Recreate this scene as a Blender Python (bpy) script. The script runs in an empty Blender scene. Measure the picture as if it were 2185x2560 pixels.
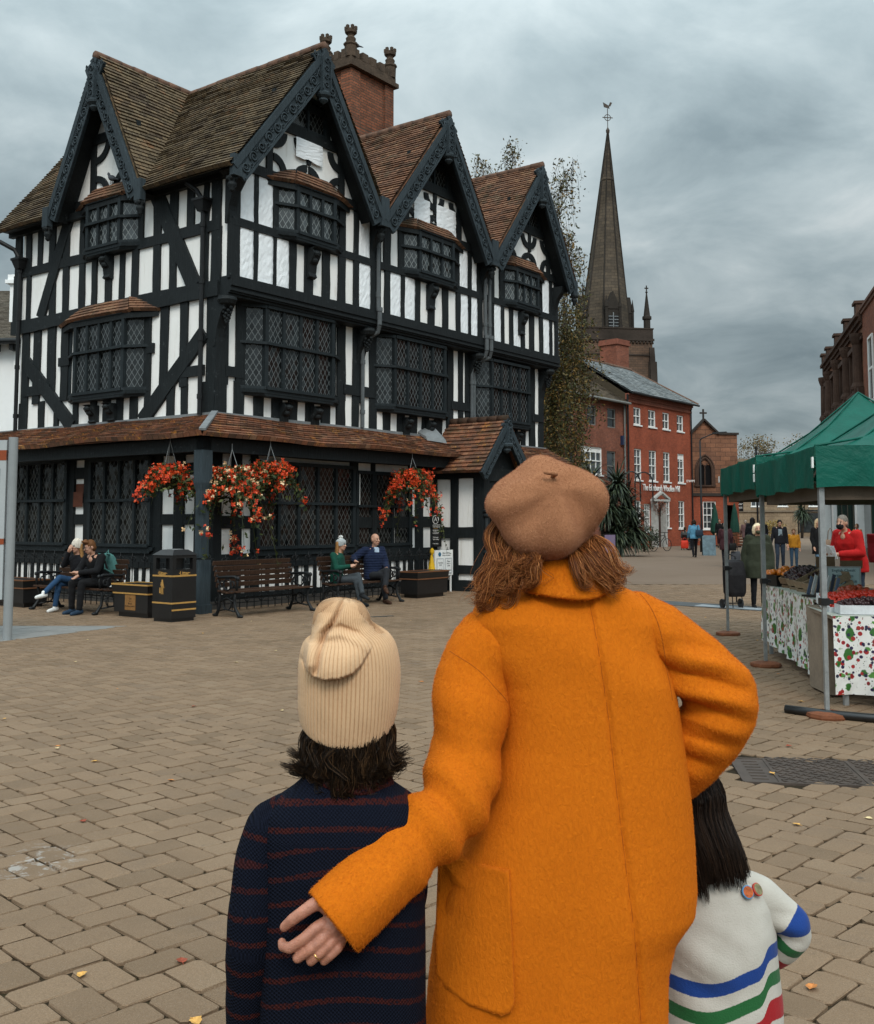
import bpy, bmesh, math, random, zlib
import numpy as np
from mathutils import Vector, Matrix, Quaternion, noise as mnoise
R = math.radians
SC = bpy.context.scene
COL = SC.collection
rnd = random.Random(7)

# ------------------------------------------------------------------ camera
cam_d = bpy.data.cameras.new('camera'); cam = bpy.data.objects.new('camera', cam_d); COL.objects.link(cam)
cam.location = (0, 0, 1.62); cam.rotation_euler = (R(90 + 4.5), 0, 0)
cam_d.sensor_fit = 'AUTO'; cam_d.sensor_width = 36; cam_d.lens = 2600 * 36 / 2560
cam_d.shift_y = -0.0710; cam_d.clip_start = 0.05; cam_d.clip_end = 3000
SC.camera = cam

# ------------------------------------------------------------------ node helper
def srgb(r, g=None, b=None):
    if g is None:
        h = r.lstrip('#'); r, g, b = int(h[0:2], 16), int(h[2:4], 16), int(h[4:6], 16)
    f = lambda c: (c / 255 / 12.92) if c / 255 <= .04045 else ((c / 255 + .055) / 1.055) ** 2.4
    return (f(r), f(g), f(b), 1)

class G:
    def __init__(s, nt): s.nt = nt
    def n(s, t, **kw):
        nd = s.nt.nodes.new('ShaderNode' + t)
        for k, v in kw.items(): setattr(nd, k, v)
        return nd
    def put(s, sock, v):
        if hasattr(v, 'links'): s.nt.links.new(v, sock)
        elif v is not None:
            try: sock.default_value = v
            except Exception:
                sock.default_value = (v, v, v) if not hasattr(v, '__len__') else tuple(v)[:len(sock.default_value)]
    def m(s, op, a, b=None, c=None):
        nd = s.n('Math', operation=op)
        for i, v in enumerate((a, b, c)):
            if v is not None: s.put(nd.inputs[i], v)
        return nd.outputs[0]
    def vm(s, op, a, b=None, out=0, scale=None):
        nd = s.n('VectorMath', operation=op)
        s.put(nd.inputs[0], a)
        if b is not None: s.put(nd.inputs[1], b)
        if scale is not None: s.put(nd.inputs['Scale'], scale)
        return nd.outputs[out]
    def sep(s, v):
        nd = s.n('SeparateXYZ'); s.put(nd.inputs[0], v); return nd.outputs
    def comb(s, x, y, z=0.0):
        nd = s.n('CombineXYZ')
        for i, v in enumerate((x, y, z)): s.put(nd.inputs[i], v)
        return nd.outputs[0]
    def coord(s, k='Object'): return s.n('TexCoord').outputs[k]
    def noise(s, vec, scale, detail=3, rough=.55, dist=0.0, col=False):
        nd = s.n('TexNoise'); s.put(nd.inputs['Vector'], vec); s.put(nd.inputs['Scale'], scale)
        nd.inputs['Detail'].default_value = detail; nd.inputs['Roughness'].default_value = rough; nd.inputs['Distortion'].default_value = dist
        return nd.outputs['Color' if col else 'Fac']
    def white(s, vec, col=False):
        nd = s.n('TexWhiteNoise'); s.put(nd.inputs['Vector'], vec); return nd.outputs['Color' if col else 'Value']
    def vor(s, vec, scale, feature='F1', out='Distance'):
        nd = s.n('TexVoronoi', feature=feature); s.put(nd.inputs['Vector'], vec); s.put(nd.inputs['Scale'], scale); return nd.outputs[out]
    def ramp(s, f, stops, interp='LINEAR'):
        nd = s.n('ValToRGB'); cr = nd.color_ramp; cr.interpolation = interp
        while len(cr.elements) < len(stops): cr.elements.new(.5)
        for e, (p, c) in zip(cr.elements, stops):
            e.position = p; e.color = c if hasattr(c, '__len__') else (c, c, c, 1)
        s.put(nd.inputs[0], f); return nd.outputs[0]
    def mix(s, f, a, b, mode='MIX'):
        nd = s.n('Mix', data_type='RGBA', blend_type=mode); s.put(nd.inputs[0], f); s.put(nd.inputs[6], a); s.put(nd.inputs[7], b); return nd.outputs[2]
    def bump(s, h, strength=.3, dist=.01, normal=None):
        nd = s.n('Bump'); s.put(nd.inputs['Height'], h); s.put(nd.inputs['Strength'], strength); s.put(nd.inputs['Distance'], dist)
        if normal is not None: s.put(nd.inputs['Normal'], normal)
        return nd.outputs[0]
    def attr(s, name, out='Fac'):
        nd = s.n('Attribute', attribute_name=name); return nd.outputs[out]
    def sstep(s, x, a, b):
        nd = s.n('MapRange', interpolation_type='SMOOTHSTEP'); s.put(nd.inputs[0], x); s.put(nd.inputs[1], a); s.put(nd.inputs[2], b); return nd.outputs[0]

MATS = {}
def newmat(name):
    m = bpy.data.materials.new(name); m.use_nodes = True
    nt = m.node_tree; b = nt.nodes['Principled BSDF']; MATS[name] = m
    return m, G(nt), b
def setp(g, b, **kw):
    mp = dict(col='Base Color', rough='Roughness', metal='Metallic', normal='Normal', spec='Specular IOR Level', sheen='Sheen Weight', emit='Emission Color', emits='Emission Strength', coat='Coat Weight', alpha='Alpha', trans='Transmission Weight', sss='Subsurface Weight', aniso='Anisotropic')
    for k, v in kw.items(): g.put(b.inputs[mp[k]], v)
def plain(name, col, rough=.6, var=.18, scale=6, bump=.15, bscale=60, bdist=.004, spec=.3, metal=0, sheen=0, col2=None, coord='Object'):
    """a painted / woven / weathered surface: base colour broken up by two noises, fine bump"""
    m, g, b = newmat(name); c = col if hasattr(col, '__len__') and not isinstance(col, str) else srgb(col)
    v = g.coord(coord)
    n1 = g.noise(v, scale, 4); n2 = g.noise(v, scale * 7, 3)
    f = g.m('ADD', g.m('MULTIPLY', n1, .65), g.m('MULTIPLY', n2, .35))
    lo = tuple(x * (1 - var) for x in c[:3]) + (1,); hi = tuple(min(1, x * (1 + var)) for x in c[:3]) + (1,)
    if col2 is not None: lo = srgb(col2) if isinstance(col2, str) else col2
    cc = g.ramp(f, [(.32, lo), (.68, hi)])
    setp(g, b, col=cc, rough=rough, spec=spec, metal=metal, sheen=sheen)
    if bump: setp(g, b, normal=g.bump(g.noise(v, bscale, 3), bump, bdist))
    return m

# ------------------------------------------------------------------ mesh builder
class MB:
    def __init__(s): s.v = []; s.f = []; s.mi = []; s.uv = []; s.m = 0; s.T = None
    def pt(s, p):
        p = Vector(p)
        if s.T is not None: p = s.T @ p
        s.v.append(p); return len(s.v) - 1
    def poly(s, pts, uv=None, m=None):
        i = [s.pt(p) for p in pts]; s.f.append(i); s.mi.append(s.m if m is None else m)
        s.uv.append(uv if uv else [(0, 0)] * len(i))
    def face(s, idx, uv=None, m=None):
        s.f.append(list(idx)); s.mi.append(s.m if m is None else m); s.uv.append(uv if uv else [(0, 0)] * len(idx))
    def hexa(s, p):
        """8 corners: bottom ring 0-3, top ring 4-7"""
        i = [s.pt(q) for q in p]
        for q in ((0, 3, 2, 1), (4, 5, 6, 7), (0, 1, 5, 4), (1, 2, 6, 5), (2, 3, 7, 6), (3, 0, 4, 7)): s.face([i[k] for k in q])
    def box(s, x0, x1, y0, y1, z0, z1):
        s.hexa([(x0, y0, z0), (x1, y0, z0), (x1, y1, z0), (x0, y1, z0), (x0, y0, z1), (x1, y0, z1), (x1, y1, z1), (x0, y1, z1)])
    def cbox(s, c, d): s.box(c[0] - d[0] / 2, c[0] + d[0] / 2, c[1] - d[1] / 2, c[1] + d[1] / 2, c[2] - d[2] / 2, c[2] + d[2] / 2)
    def beam(s, p, q, w, h, up=(0, 0, 1), w2=None, h2=None):
        p = Vector(p); q = Vector(q); d = (q - p).normalized(); u = Vector(up)
        if abs(d.dot(u)) > .98: u = Vector((1, 0, 0))
        sd = d.cross(u).normalized(); u = sd.cross(d)
        w2 = w if w2 is None else w2; h2 = h if h2 is None else h2
        r = []
        for c, a, b in ((p, w, h), (q, w2, h2)):
            r += [c - sd * a / 2 - u * b / 2, c + sd * a / 2 - u * b / 2, c + sd * a / 2 + u * b / 2, c - sd * a / 2 + u * b / 2]
        s.hexa([r[0], r[1], r[2], r[3], r[4], r[5], r[6], r[7]])
    def ring(s, c, d, r, n, u=None, sx=1):
        d = Vector(d).normalized(); a = Vector(u) if u is not None else (Vector((0, 0, 1)) if abs(d.z) < .9 else Vector((1, 0, 0)))
        sd = d.cross(a).normalized(); up = sd.cross(d)
        return [s.pt(Vector(c) + (sd * math.cos(t) * sx + up * math.sin(t)) * r) for t in (2 * math.pi * k / n for k in range(n))]
    def bridge(s, A, B):
        n = len(A)
        for k in range(n): s.face((A[k], A[(k + 1) % n], B[(k + 1) % n], B[k]))
    def tube(s, pts, r, n=8, caps=True, closed=False):
        pts = [Vector(p) for p in pts]; N = len(pts)
        if not hasattr(r, '__len__'): r = [r] * N
        prev = None; rings = []
        for k in range(N):
            if closed: d = pts[(k + 1) % N] - pts[k - 1]
            else: d = pts[min(k + 1, N - 1)] - pts[max(k - 1, 0)]
            if d.length < 1e-9: d = Vector((0, 0, 1))
            d.normalize()
            if prev is None: u = Vector((0, 0, 1)) if abs(d.z) < .9 else Vector((1, 0, 0))
            else: u = prev - d * prev.dot(d)
            if u.length < 1e-6: u = Vector((1, 0, 0))
            u = (u - d * u.dot(d)).normalized(); prev = u
            rings.append(s.ring(pts[k], d, r[k], n, u))
        for k in range(N - 1): s.bridge(rings[k], rings[k + 1])
        if closed: s.bridge(rings[-1], rings[0])
        elif caps: s.face(rings[0][::-1]); s.face(rings[-1])
    def lathe(s, prof, c=(0, 0, 0), n=16, axis=(0, 0, 1), caps=True):
        rings = [s.ring(Vector(c) + Vector(axis) * z, axis, max(r, 1e-4), n) for r, z in prof]
        for k in range(len(rings) - 1): s.bridge(rings[k], rings[k + 1])
        if caps: s.face(rings[0][::-1]); s.face(rings[-1])
    def ell(s, c, r, n=12, k=8, rot=None):
        c = Vector(c); r = r if hasattr(r, '__len__') else (r, r, r); M = rot.to_matrix() if rot else None
        rings = []
        for j in range(1, k):
            t = math.pi * j / k; ring = []
            for i in range(n):
                a = 2 * math.pi * i / n
                p = Vector((r[0] * math.sin(t) * math.cos(a), r[1] * math.sin(t) * math.sin(a), -r[2] * math.cos(t)))
                ring.append(s.pt(c + (M @ p if M else p)))
            rings.append(ring)
        for j in range(len(rings) - 1): s.bridge(rings[j], rings[j + 1])
        b = Vector((0, 0, -r[2])); t = Vector((0, 0, r[2]))
        ib = s.pt(c + (M @ b if M else b)); it = s.pt(c + (M @ t if M else t))
        for i in range(n):
            s.face((ib, rings[0][(i + 1) % n], rings[0][i])); s.face((it, rings[-1][i], rings[-1][(i + 1) % n]))
    def cap(s, p, q, r1, r2=None, n=10):
        """tapered capsule (closed)"""
        r2 = r1 if r2 is None else r2; p = Vector(p); q = Vector(q); d = q - p; L = d.length
        if L < 1e-6: s.ell(p, r1); return
        d /= L; pts = []; rr = []
        for t in (0, 30, 60, 90): pts.append(p - d * r1 * math.cos(R(t))); rr.append(max(r1 * math.sin(R(t)), 1e-4))
        for t in (90, 60, 30, 0): pts.append(q + d * r2 * math.cos(R(t))); rr.append(max(r2 * math.sin(R(t)), 1e-4))
        a = Vector((0, 0, 1)) if abs(d.z) < .9 else Vector((1, 0, 0))
        rings = [s.ring(pp, d, r, n, a) for pp, r in zip(pts, rr)]
        for k in range(len(rings) - 1): s.bridge(rings[k], rings[k + 1])
        s.face(rings[0][::-1]); s.face(rings[-1])
    def chain(s, pts, rs, n=10):
        for k in range(len(pts) - 1): s.cap(pts[k], pts[k + 1], rs[k], rs[k + 1], n)
    def loft(s, rings, n=24):
        """closed loft of super-ellipse rings: (centre, rx, ry[, tilt about x, rot about z, power])"""
        out = []
        for q in rings:
            c = Vector(q[0]); rx, ry = q[1], q[2]; tx = q[3] if len(q) > 3 else 0; rz = q[4] if len(q) > 4 else 0; pw = q[5] if len(q) > 5 else 2.3
            M = Matrix.Rotation(rz, 3, 'Z') @ Matrix.Rotation(tx, 3, 'X'); ring = []
            for k in range(n):
                a = 2 * math.pi * k / n; ca, sa = math.cos(a), math.sin(a)
                ring.append(s.pt(c + M @ Vector((rx * math.copysign(abs(ca) ** (2 / pw), ca), ry * math.copysign(abs(sa) ** (2 / pw), sa), 0))))
            out.append(ring)
        for k in range(len(out) - 1): s.bridge(out[k], out[k + 1])
        s.face(out[0][::-1]); s.face(out[-1])
    def mesh(s, name):
        me = bpy.data.meshes.new(name); me.from_pydata([tuple(p) for p in s.v], [], s.f)
        return me
    def build(s, name, mats=None, parent=None, smooth=False, uv=False, loc=None):
        me = s.mesh(name)
        mats = mats if isinstance(mats, (list, tuple)) else [mats]
        for m in mats:
            if m is not None: me.materials.append(m)
        if len(mats) > 1: me.polygons.foreach_set('material_index', s.mi)
        if uv:
            l = me.uv_layers.new(name='UVMap'); l.data.foreach_set('uv', [c for u in s.uv for p in u for c in p])
        if smooth: me.polygons.foreach_set('use_smooth', [True] * len(me.polygons))
        me.update()
        return link(name, me, parent, loc)
def link(name, me, parent=None, loc=None):
    o = bpy.data.objects.new(name, me); COL.objects.link(o)
    if parent is not None: o.parent = parent
    if loc is not None: o.location = loc
    return o
def tag(o, label=None, cat=None, group=None, kind=None):
    if label: o['label'] = label
    if cat: o['category'] = cat
    if group: o['group'] = group
    if kind: o['kind'] = kind
    return o
def thing(name, label, cat, loc=(0, 0, 0), rz=0, group=None):
    o = bpy.data.objects.new(name, None); COL.objects.link(o); o.empty_display_size = .2
    o.location = loc; o.rotation_euler = (0, 0, rz)
    return tag(o, label, cat, group)
def copy_tree(o, parent=None):
    c = o.copy(); COL.objects.link(c)
    if parent is not None: c.parent = parent
    for ch in list(o.children): copy_tree(ch, c)
    return c
def smoothobj(o):
    o.data.polygons.foreach_set('use_smooth', [True] * len(o.data.polygons)); return o

def melt(mb, name, mat, parent=None, vox=.012, smooth=6, fac=.5, dec=None):
    """fuse overlapping closed shapes into ONE continuous surface (voxel remesh, then smoothing)"""
    me = mb.mesh(name); t = bpy.data.objects.new(name, me); COL.objects.link(t)
    r = t.modifiers.new('r', 'REMESH'); r.mode = 'VOXEL'; r.voxel_size = vox; r.use_smooth_shade = True
    if smooth:
        q = t.modifiers.new('s', 'SMOOTH'); q.iterations = smooth; q.factor = fac
    if dec:
        d = t.modifiers.new('d', 'DECIMATE'); d.ratio = dec
    dg = bpy.context.evaluated_depsgraph_get(); ev = t.evaluated_get(dg)
    nm = bpy.data.meshes.new_from_object(ev); nm.name = name
    bpy.data.objects.remove(t); bpy.data.meshes.remove(me)
    nm.materials.clear()
    if mat is not None: nm.materials.append(mat)
    nm.polygons.foreach_set('use_smooth', [True] * len(nm.polygons))
    return link(name, nm, parent)
def verts(o):
    a = np.empty(len(o.data.vertices) * 3); o.data.vertices.foreach_get('co', a); return a.reshape(-1, 3)
def norms(o):
    a = np.empty(len(o.data.vertices) * 3); o.data.vertices.foreach_get('normal', a); return a.reshape(-1, 3)
def setverts(o, a): o.data.vertices.foreach_set('co', a.ravel()); o.data.update()
def fattr(o, name, vals):
    a = o.data.attributes.new(name, 'FLOAT', 'POINT'); a.data.foreach_set('value', np.asarray(vals, dtype=np.float32))
def ncurve(seed, freq):
    """smooth vectorised value noise (sum of sines) used to wrinkle cloth"""
    rs = np.random.RandomState(seed); D = rs.normal(size=(7, 3)) * freq; ph = rs.uniform(0, 6.28, 7)
    return lambda P: np.sin(P @ D.T + ph).sum(1) / 7

def text(body, size, mat, parent, M, name='lettering', depth=.004, align='CENTER', sx=1.0, space=1.0, bold=0.0):
    c = bpy.data.curves.new(name, 'FONT'); c.body = body; c.size = size; c.extrude = depth; c.align_x = align; c.align_y = 'CENTER'; c.space_character = space; c.offset = bold
    c.resolution_u = 3
    t = bpy.data.objects.new(name, c); COL.objects.link(t)
    dg = bpy.context.evaluated_depsgraph_get(); me = bpy.data.meshes.new_from_object(t.evaluated_get(dg)); me.name = name
    bpy.data.objects.remove(t); bpy.data.curves.remove(c)
    me.transform(M @ Matrix.Diagonal((sx, 1, 1, 1))); me.materials.clear(); me.materials.append(mat)
    return link(name, me, parent)
def frameM(origin, xdir, ydir):
    x = Vector(xdir).normalized(); y = Vector(ydir).normalized(); z = x.cross(y)
    return Matrix(((x.x, y.x, z.x, origin[0]), (x.y, y.y, z.y, origin[1]), (x.z, y.z, z.z, origin[2]), (0, 0, 0, 1)))
# ------------------------------------------------------------------ world: Nishita sky behind a layered overcast deck
W = bpy.data.worlds.new('World'); SC.world = W; W.use_nodes = True
SUN_EL, SUN_AZ = R(42), R(172)       # azimuth clockwise from +Y: behind the camera
g = G(W.node_tree); bg = W.node_tree.nodes['Background']
sky = g.n('TexSky', sky_type='NISHITA', sun_disc=False, sun_elevation=SUN_EL, sun_rotation=SUN_AZ)
d = g.coord('Generated'); X, Y, Z = g.sep(d)
zc = g.m('MAXIMUM', Z, .02)
den = g.m('ADD', zc, .24)
P = g.comb(g.m('DIVIDE', X, den), g.m('DIVIDE', Y, den), 0.0)
P = g.vm('ADD', P, (3.1, 1.7, 0))
big = g.noise(P, 1.15, 4, .5, .25); mid = g.noise(P, 3.0, 8, .58, .35)
f = g.m('ADD', g.m('MULTIPLY', big, .52), g.m('MULTIPLY', mid, .48))
cl = g.ramp(f, [(.36, (1.95, 2.50, 2.74, 1)), (.46, (2.90, 3.55, 3.78, 1)), (.55, (3.95, 4.6, 4.78, 1)), (.65, (5.6, 6.05, 6.1, 1))])
# an overcast dome is about three times brighter overhead than at the horizon
zen = g.m('ADD', .86, g.m('MULTIPLY', g.m('POWER', zc, 1.6), 4.6))
# brightness added behind the camera, on the sun's side, to light the house fronts
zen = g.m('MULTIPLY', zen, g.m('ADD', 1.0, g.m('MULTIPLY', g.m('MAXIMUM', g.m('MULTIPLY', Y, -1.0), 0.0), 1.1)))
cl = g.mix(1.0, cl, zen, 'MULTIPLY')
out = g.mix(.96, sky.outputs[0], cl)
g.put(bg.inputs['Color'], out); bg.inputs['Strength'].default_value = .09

sd = bpy.data.lights.new('sun', 'SUN'); sun = bpy.data.objects.new('sun', sd); COL.objects.link(sun)
sd.energy = 1.5; sd.angle = R(18); sd.color = (1, .93, .84)
sv = Vector((math.sin(SUN_AZ) * math.cos(SUN_EL), math.cos(SUN_AZ) * math.cos(SUN_EL), math.sin(SUN_EL)))
sun.rotation_euler = (-sv).to_track_quat('-Z', 'Y').to_euler()
vs = SC.view_settings; vs.view_transform = 'Standard'; vs.look = 'None'; vs.gamma = 1; vs.exposure = -0.05; vs.use_curve_mapping = False
SC.display_settings.display_device = 'sRGB'
SC.cycles.max_bounces = 6; SC.cycles.diffuse_bounces = 3; SC.cycles.glossy_bounces = 3; SC.cycles.transparent_max_bounces = 12
# ------------------------------------------------------------------ materials
def plaster_mat():
    m, g, b = newmat('white_plaster'); v = g.coord(); n = g.noise(v, 1.2, 4); st = g.noise(g.vm('MULTIPLY', v, (9, 9, .9)), 1.0, 5, .7, .4); sp = g.noise(v, 11, 5, .75)
    cc = g.ramp(n, [(.3, (.82, .805, .775, 1)), (.7, (.89, .875, .85, 1))])
    cc = g.mix(g.m('MULTIPLY', g.sstep(st, .54, .74), .42), cc, (.52, .475, .41, 1)); cc = g.mix(g.m('MULTIPLY', g.sstep(sp, .66, .74), .5), cc, (.34, .25, .18, 1))
    setp(g, b, col=cc, rough=.85, spec=.25, normal=g.bump(g.noise(v, 9, 4), .3, .02)); return m
M_plaster = plaster_mat()
def sheet_mat():
    m, g, b = newmat('crumpled_sheet'); v = g.coord()
    n = g.noise(v, 5, 5, .6, 1.2)
    setp(g, b, col=g.ramp(n, [(.3, (.78, .80, .82, 1)), (.7, (.88, .90, .92, 1))]), rough=.5, spec=.3, normal=g.bump(n, .22, .03)); return m
M_sheet = sheet_mat()
def timber_mat(name, c, hi):
    m, g, b = newmat(name); v = g.coord()
    st = g.noise(g.vm('MULTIPLY', v, (22, 22, 2.2)), 1.6, 5, .65); bl = g.noise(v, 1.3, 3)
    wear = g.sstep(g.noise(v, 9, 6, .7), .60, .72)
    cc = g.ramp(g.m('ADD', g.m('MULTIPLY', st, .6), g.m('MULTIPLY', bl, .4)), [(.3, tuple(x * .6 for x in c) + (1,)), (.7, tuple(x * 1.45 for x in c) + (1,))])
    cc = g.mix(g.m('MULTIPLY', wear, .75), cc, hi + (1,))
    setp(g, b, col=cc, rough=.62, spec=.2, normal=g.bump(st, .7, .016)); return m
M_timber = timber_mat('black_oak', (.0110, .0138, .0150), (.055, .062, .066))
M_frame = timber_mat('window_oak', (.0140, .0190, .0215), (.05, .06, .068))
M_barge = timber_mat('bargeboard_paint', (.030, .041, .048), (.075, .09, .10))
M_post = timber_mat('post_paint', (.034, .047, .055), (.09, .11, .12))

def tile_mat(name, stops, lich, gauge=.1, tw=.17, moss=(.055, .052, .028, 1), mossa=.4, big=.35):
    m, g, b = newmat(name); u, w, _ = g.sep(g.coord('UV'))
    row = g.m('FLOOR', g.m('DIVIDE', w, gauge)); off = g.m('MULTIPLY', g.m('FRACT', g.m('MULTIPLY', row, .5)), 1.0)
    cx = g.m('ADD', g.m('DIVIDE', u, tw), off); cid = g.m('FLOOR', cx); fx = g.m('FRACT', cx)
    rv = g.white(g.comb(cid, row, 3.0))
    v = g.coord(); pat = g.noise(v, 1.1, 4, .6); fine = g.noise(v, 26, 4, .7)
    f = g.m('ADD', g.m('MULTIPLY', rv, 1 - big), g.m('MULTIPLY', g.sstep(pat, .3, .7), big))
    cc = g.ramp(f, stops)
    cc = g.mix(g.m('MULTIPLY', g.sstep(g.noise(v, 2.3, 6, .7), .50, .68), mossa), cc, moss)
    if lich is not None:
        li = g.m('MULTIPLY', g.sstep(g.noise(v, 3.1, 5, .75, .6), .54, .66), g.sstep(fine, .40, .62))
        cc = g.mix(g.m('MULTIPLY', li, lich[1]), cc, lich[0])
    cc = g.mix(.6, cc, g.ramp(fine, [(.3, (.55, .55, .55, 1)), (.7, (1.35, 1.35, 1.35, 1))]), 'MULTIPLY')
    gap = g.sstep(g.m('ABSOLUTE', g.m('SUBTRACT', fx, .5)), .44, .5)
    cc = g.mix(g.m('MULTIPLY', gap, .75), cc, (.012, .010, .008, 1))
    h = g.m('ADD', g.m('SUBTRACT', g.m('MULTIPLY', g.white(g.comb(cid, row, 9.0)), .8), gap), g.m('MULTIPLY', fine, .5))
    setp(g, b, col=cc, rough=.88, spec=.2, normal=g.bump(h, .7, .012)); return m
M_tile_moss = tile_mat('mossy_roof_tile', [(.05, (.055, .038, .026, 1)), (.4, (.112, .080, .050, 1)), (.75, (.155, .112, .066, 1)), (1, (.17, .088, .046, 1))], ((.27, .225, .14, 1), .5), mossa=.55, moss=(.040, .036, .020, 1))
M_tile_red = tile_mat('clay_roof_tile', [(.05, (.085, .050, .034, 1)), (.4, (.155, .080, .050, 1)), (.75, (.215, .105, .060, 1)), (1, (.26, .155, .09, 1))], ((.27, .23, .15, 1), .45), mossa=.6)
M_tile_lich = tile_mat('lichen_roof_tile', [(.05, (.075, .045, .032, 1)), (.4, (.15, .075, .048, 1)), (.75, (.24, .095, .05, 1)), (1, (.30, .19, .12, 1))], ((.56, .25, .04, 1), .85), mossa=.6, moss=(.07, .055, .028, 1))
M_lead = plain('lead_sheet', (.17, .18, .185, 1), rough=.6, var=.25, scale=4, bump=.3, bscale=15, bdist=.01)

def quarry_glass(name, tint, tw=.125, th=.20, came=(.20, .22, .22, 1), line=.05, sp=.38):
    """leaded light: diamond quarries, each at its own slight tilt, between lead cames"""
    m, g, b = newmat(name); u, w, _ = g.sep(g.coord('UV'))
    a = g.m('ADD', g.m('DIVIDE', u, tw), g.m('DIVIDE', w, th)); c = g.m('SUBTRACT', g.m('DIVIDE', u, tw), g.m('DIVIDE', w, th))
    ia, ic = g.m('FLOOR', a), g.m('FLOOR', c)
    da = g.m('ABSOLUTE', g.m('SUBTRACT', g.m('FRACT', a), .5)); dc = g.m('ABSOLUTE', g.m('SUBTRACT', g.m('FRACT', c), .5))
    ln = g.sstep(g.m('MAXIMUM', da, dc), .5 - line * 1.4, .5 - line * .7)
    rc = g.white(g.comb(ia, ic, 1.0), True)
    nrm = g.vm('NORMALIZE', g.vm('ADD', g.n('NewGeometry').outputs['Normal'], g.vm('MULTIPLY', g.vm('SUBTRACT', rc, (.5, .5, .5)), (.11, .11, .11))))
    rv = g.white(g.comb(ia, ic, 5.0))
    big = g.noise(g.coord(), .7, 4, .6)
    gc = g.ramp(g.m('ADD', g.m('MULTIPLY', rv, .45), g.m('MULTIPLY', big, .55)), [(.25, tuple(x * .35 for x in tint) + (1,)), (.6, tint + (1,)), (.85, tuple(x * 2.1 for x in tint) + (1,))])
    setp(g, b, col=g.mix(ln, gc, came), rough=g.m('ADD', .09, g.m('MULTIPLY', ln, .4)), spec=g.m('SUBTRACT', sp, g.m('MULTIPLY', ln, .1)), normal=nrm); return m
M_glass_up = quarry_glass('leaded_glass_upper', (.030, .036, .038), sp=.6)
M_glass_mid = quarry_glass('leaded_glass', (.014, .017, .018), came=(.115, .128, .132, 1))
M_glass_low = quarry_glass('leaded_glass_shaded', (.013, .013, .012), came=(.072, .076, .073, 1), line=.06)  # darker copy: shade on these windows put into glass and came colour

def brick_mat(name, c1, c2, mort, bw=.225, bh=.075, ms=.010, rough=.9, stain=.4, big=.5):
    m, g, b = newmat(name); uv = g.coord('UV'); v = g.coord()
    t = g.n('TexBrick'); g.put(t.inputs['Vector'], uv)
    for k, val in (('Scale', 1.0), ('Brick Width', bw), ('Row Height', bh), ('Mortar Size', ms), ('Mortar Smooth', .3), ('Bias', 0.0)): t.inputs[k].default_value = val
    t.inputs['Color1'].default_value = c1 + (1,); t.inputs['Color2'].default_value = c2 + (1,); t.inputs['Mortar'].default_value = mort + (1,)
    n = g.noise(v, big, 5, .65); n2 = g.noise(v, 7, 4, .7)
    cc = g.mix(1.0, t.outputs[0], g.ramp(n, [(.3, (1 - stain,) * 3 + (1,)), (.68, (1 + stain * .5,) * 3 + (1,))]), 'MULTIPLY')
    cc = g.mix(.5, cc, g.ramp(n2, [(.3, (.6, .6, .6, 1)), (.7, (1.4, 1.4, 1.4, 1))]), 'MULTIPLY')
    setp(g, b, col=cc, rough=rough, spec=.2, normal=g.bump(g.m('SUBTRACT', g.m('MULTIPLY', n2, .4), t.outputs[1]), .6, .01)); return m
M_brick_ch = brick_mat('chimney_brick', (.30, .105, .055), (.17, .07, .042), (.085, .065, .048), stain=.5)
M_brick_mill = brick_mat('painted_red_brick', (.37, .085, .040), (.29, .066, .033), (.22, .080, .052), stain=.35)
M_brick_low = brick_mat('brown_red_brick', (.29, .092, .052), (.20, .066, .042), (.16, .10, .075), stain=.4)
M_brick_r = brick_mat('orange_brick', (.26, .085, .045), (.18, .06, .036), (.16, .10, .075), stain=.3)
M_stone = brick_mat('brown_sandstone', (.13, .078, .052), (.085, .056, .04), (.04, .03, .024), bw=.75, bh=.36, ms=.02, stain=.55, big=.18)
M_stone_hall = brick_mat('red_sandstone', (.235, .108, .062), (.155, .075, .047), (.075, .044, .032), bw=.7, bh=.30, ms=.015, stain=.5, big=.4)
M_stone_pale = brick_mat('pale_sandstone', (.27, .20, .13), (.22, .155, .10), (.14, .10, .07), bw=.9, bh=.35, ms=.012, stain=.35, big=.3)
M_spire = brick_mat('dark_spire_stone', (.105, .080, .056), (.068, .054, .041), (.035, .029, .024), bw=1.1, bh=.5, ms=.03, stain=.6, big=.12)
M_slate = tile_mat('grey_slate', [(.05, (.10, .115, .12, 1)), (.5, (.19, .205, .21, 1)), (1, (.28, .29, .29, 1))], ((.30, .29, .22, 1), .4), gauge=.22, tw=.36, moss=(.09, .095, .08, 1), mossa=.35, big=.4)
M_oldtile = tile_mat('brown_mossy_tile', [(.05, (.05, .04, .03, 1)), (.5, (.10, .075, .052, 1)), (1, (.15, .11, .075, 1))], ((.22, .18, .10, 1), .4), gauge=.2, tw=.3, mossa=.6)
M_white = plain('white_paint', (.78, .78, .76, 1), rough=.5, var=.05, bump=.05)
M_render = plain('white_render', (.80, .81, .81, 1), rough=.85, var=.05, scale=.8, bump=.15, bscale=20, bdist=.01)
M_iron = plain('black_iron', (.010, .011, .012, 1), rough=.5, var=.4, scale=9, bump=.2, bscale=40, spec=.25)
M_blackpl = plain('black_plastic', (.009, .009, .0095, 1), rough=.33, var=.3, scale=3, bump=.08, bscale=30, spec=.5)
M_gold = plain('gold_paint', (.42, .23, .06, 1), rough=.45, var=.2, scale=12, bump=.05, spec=.5)
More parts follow.
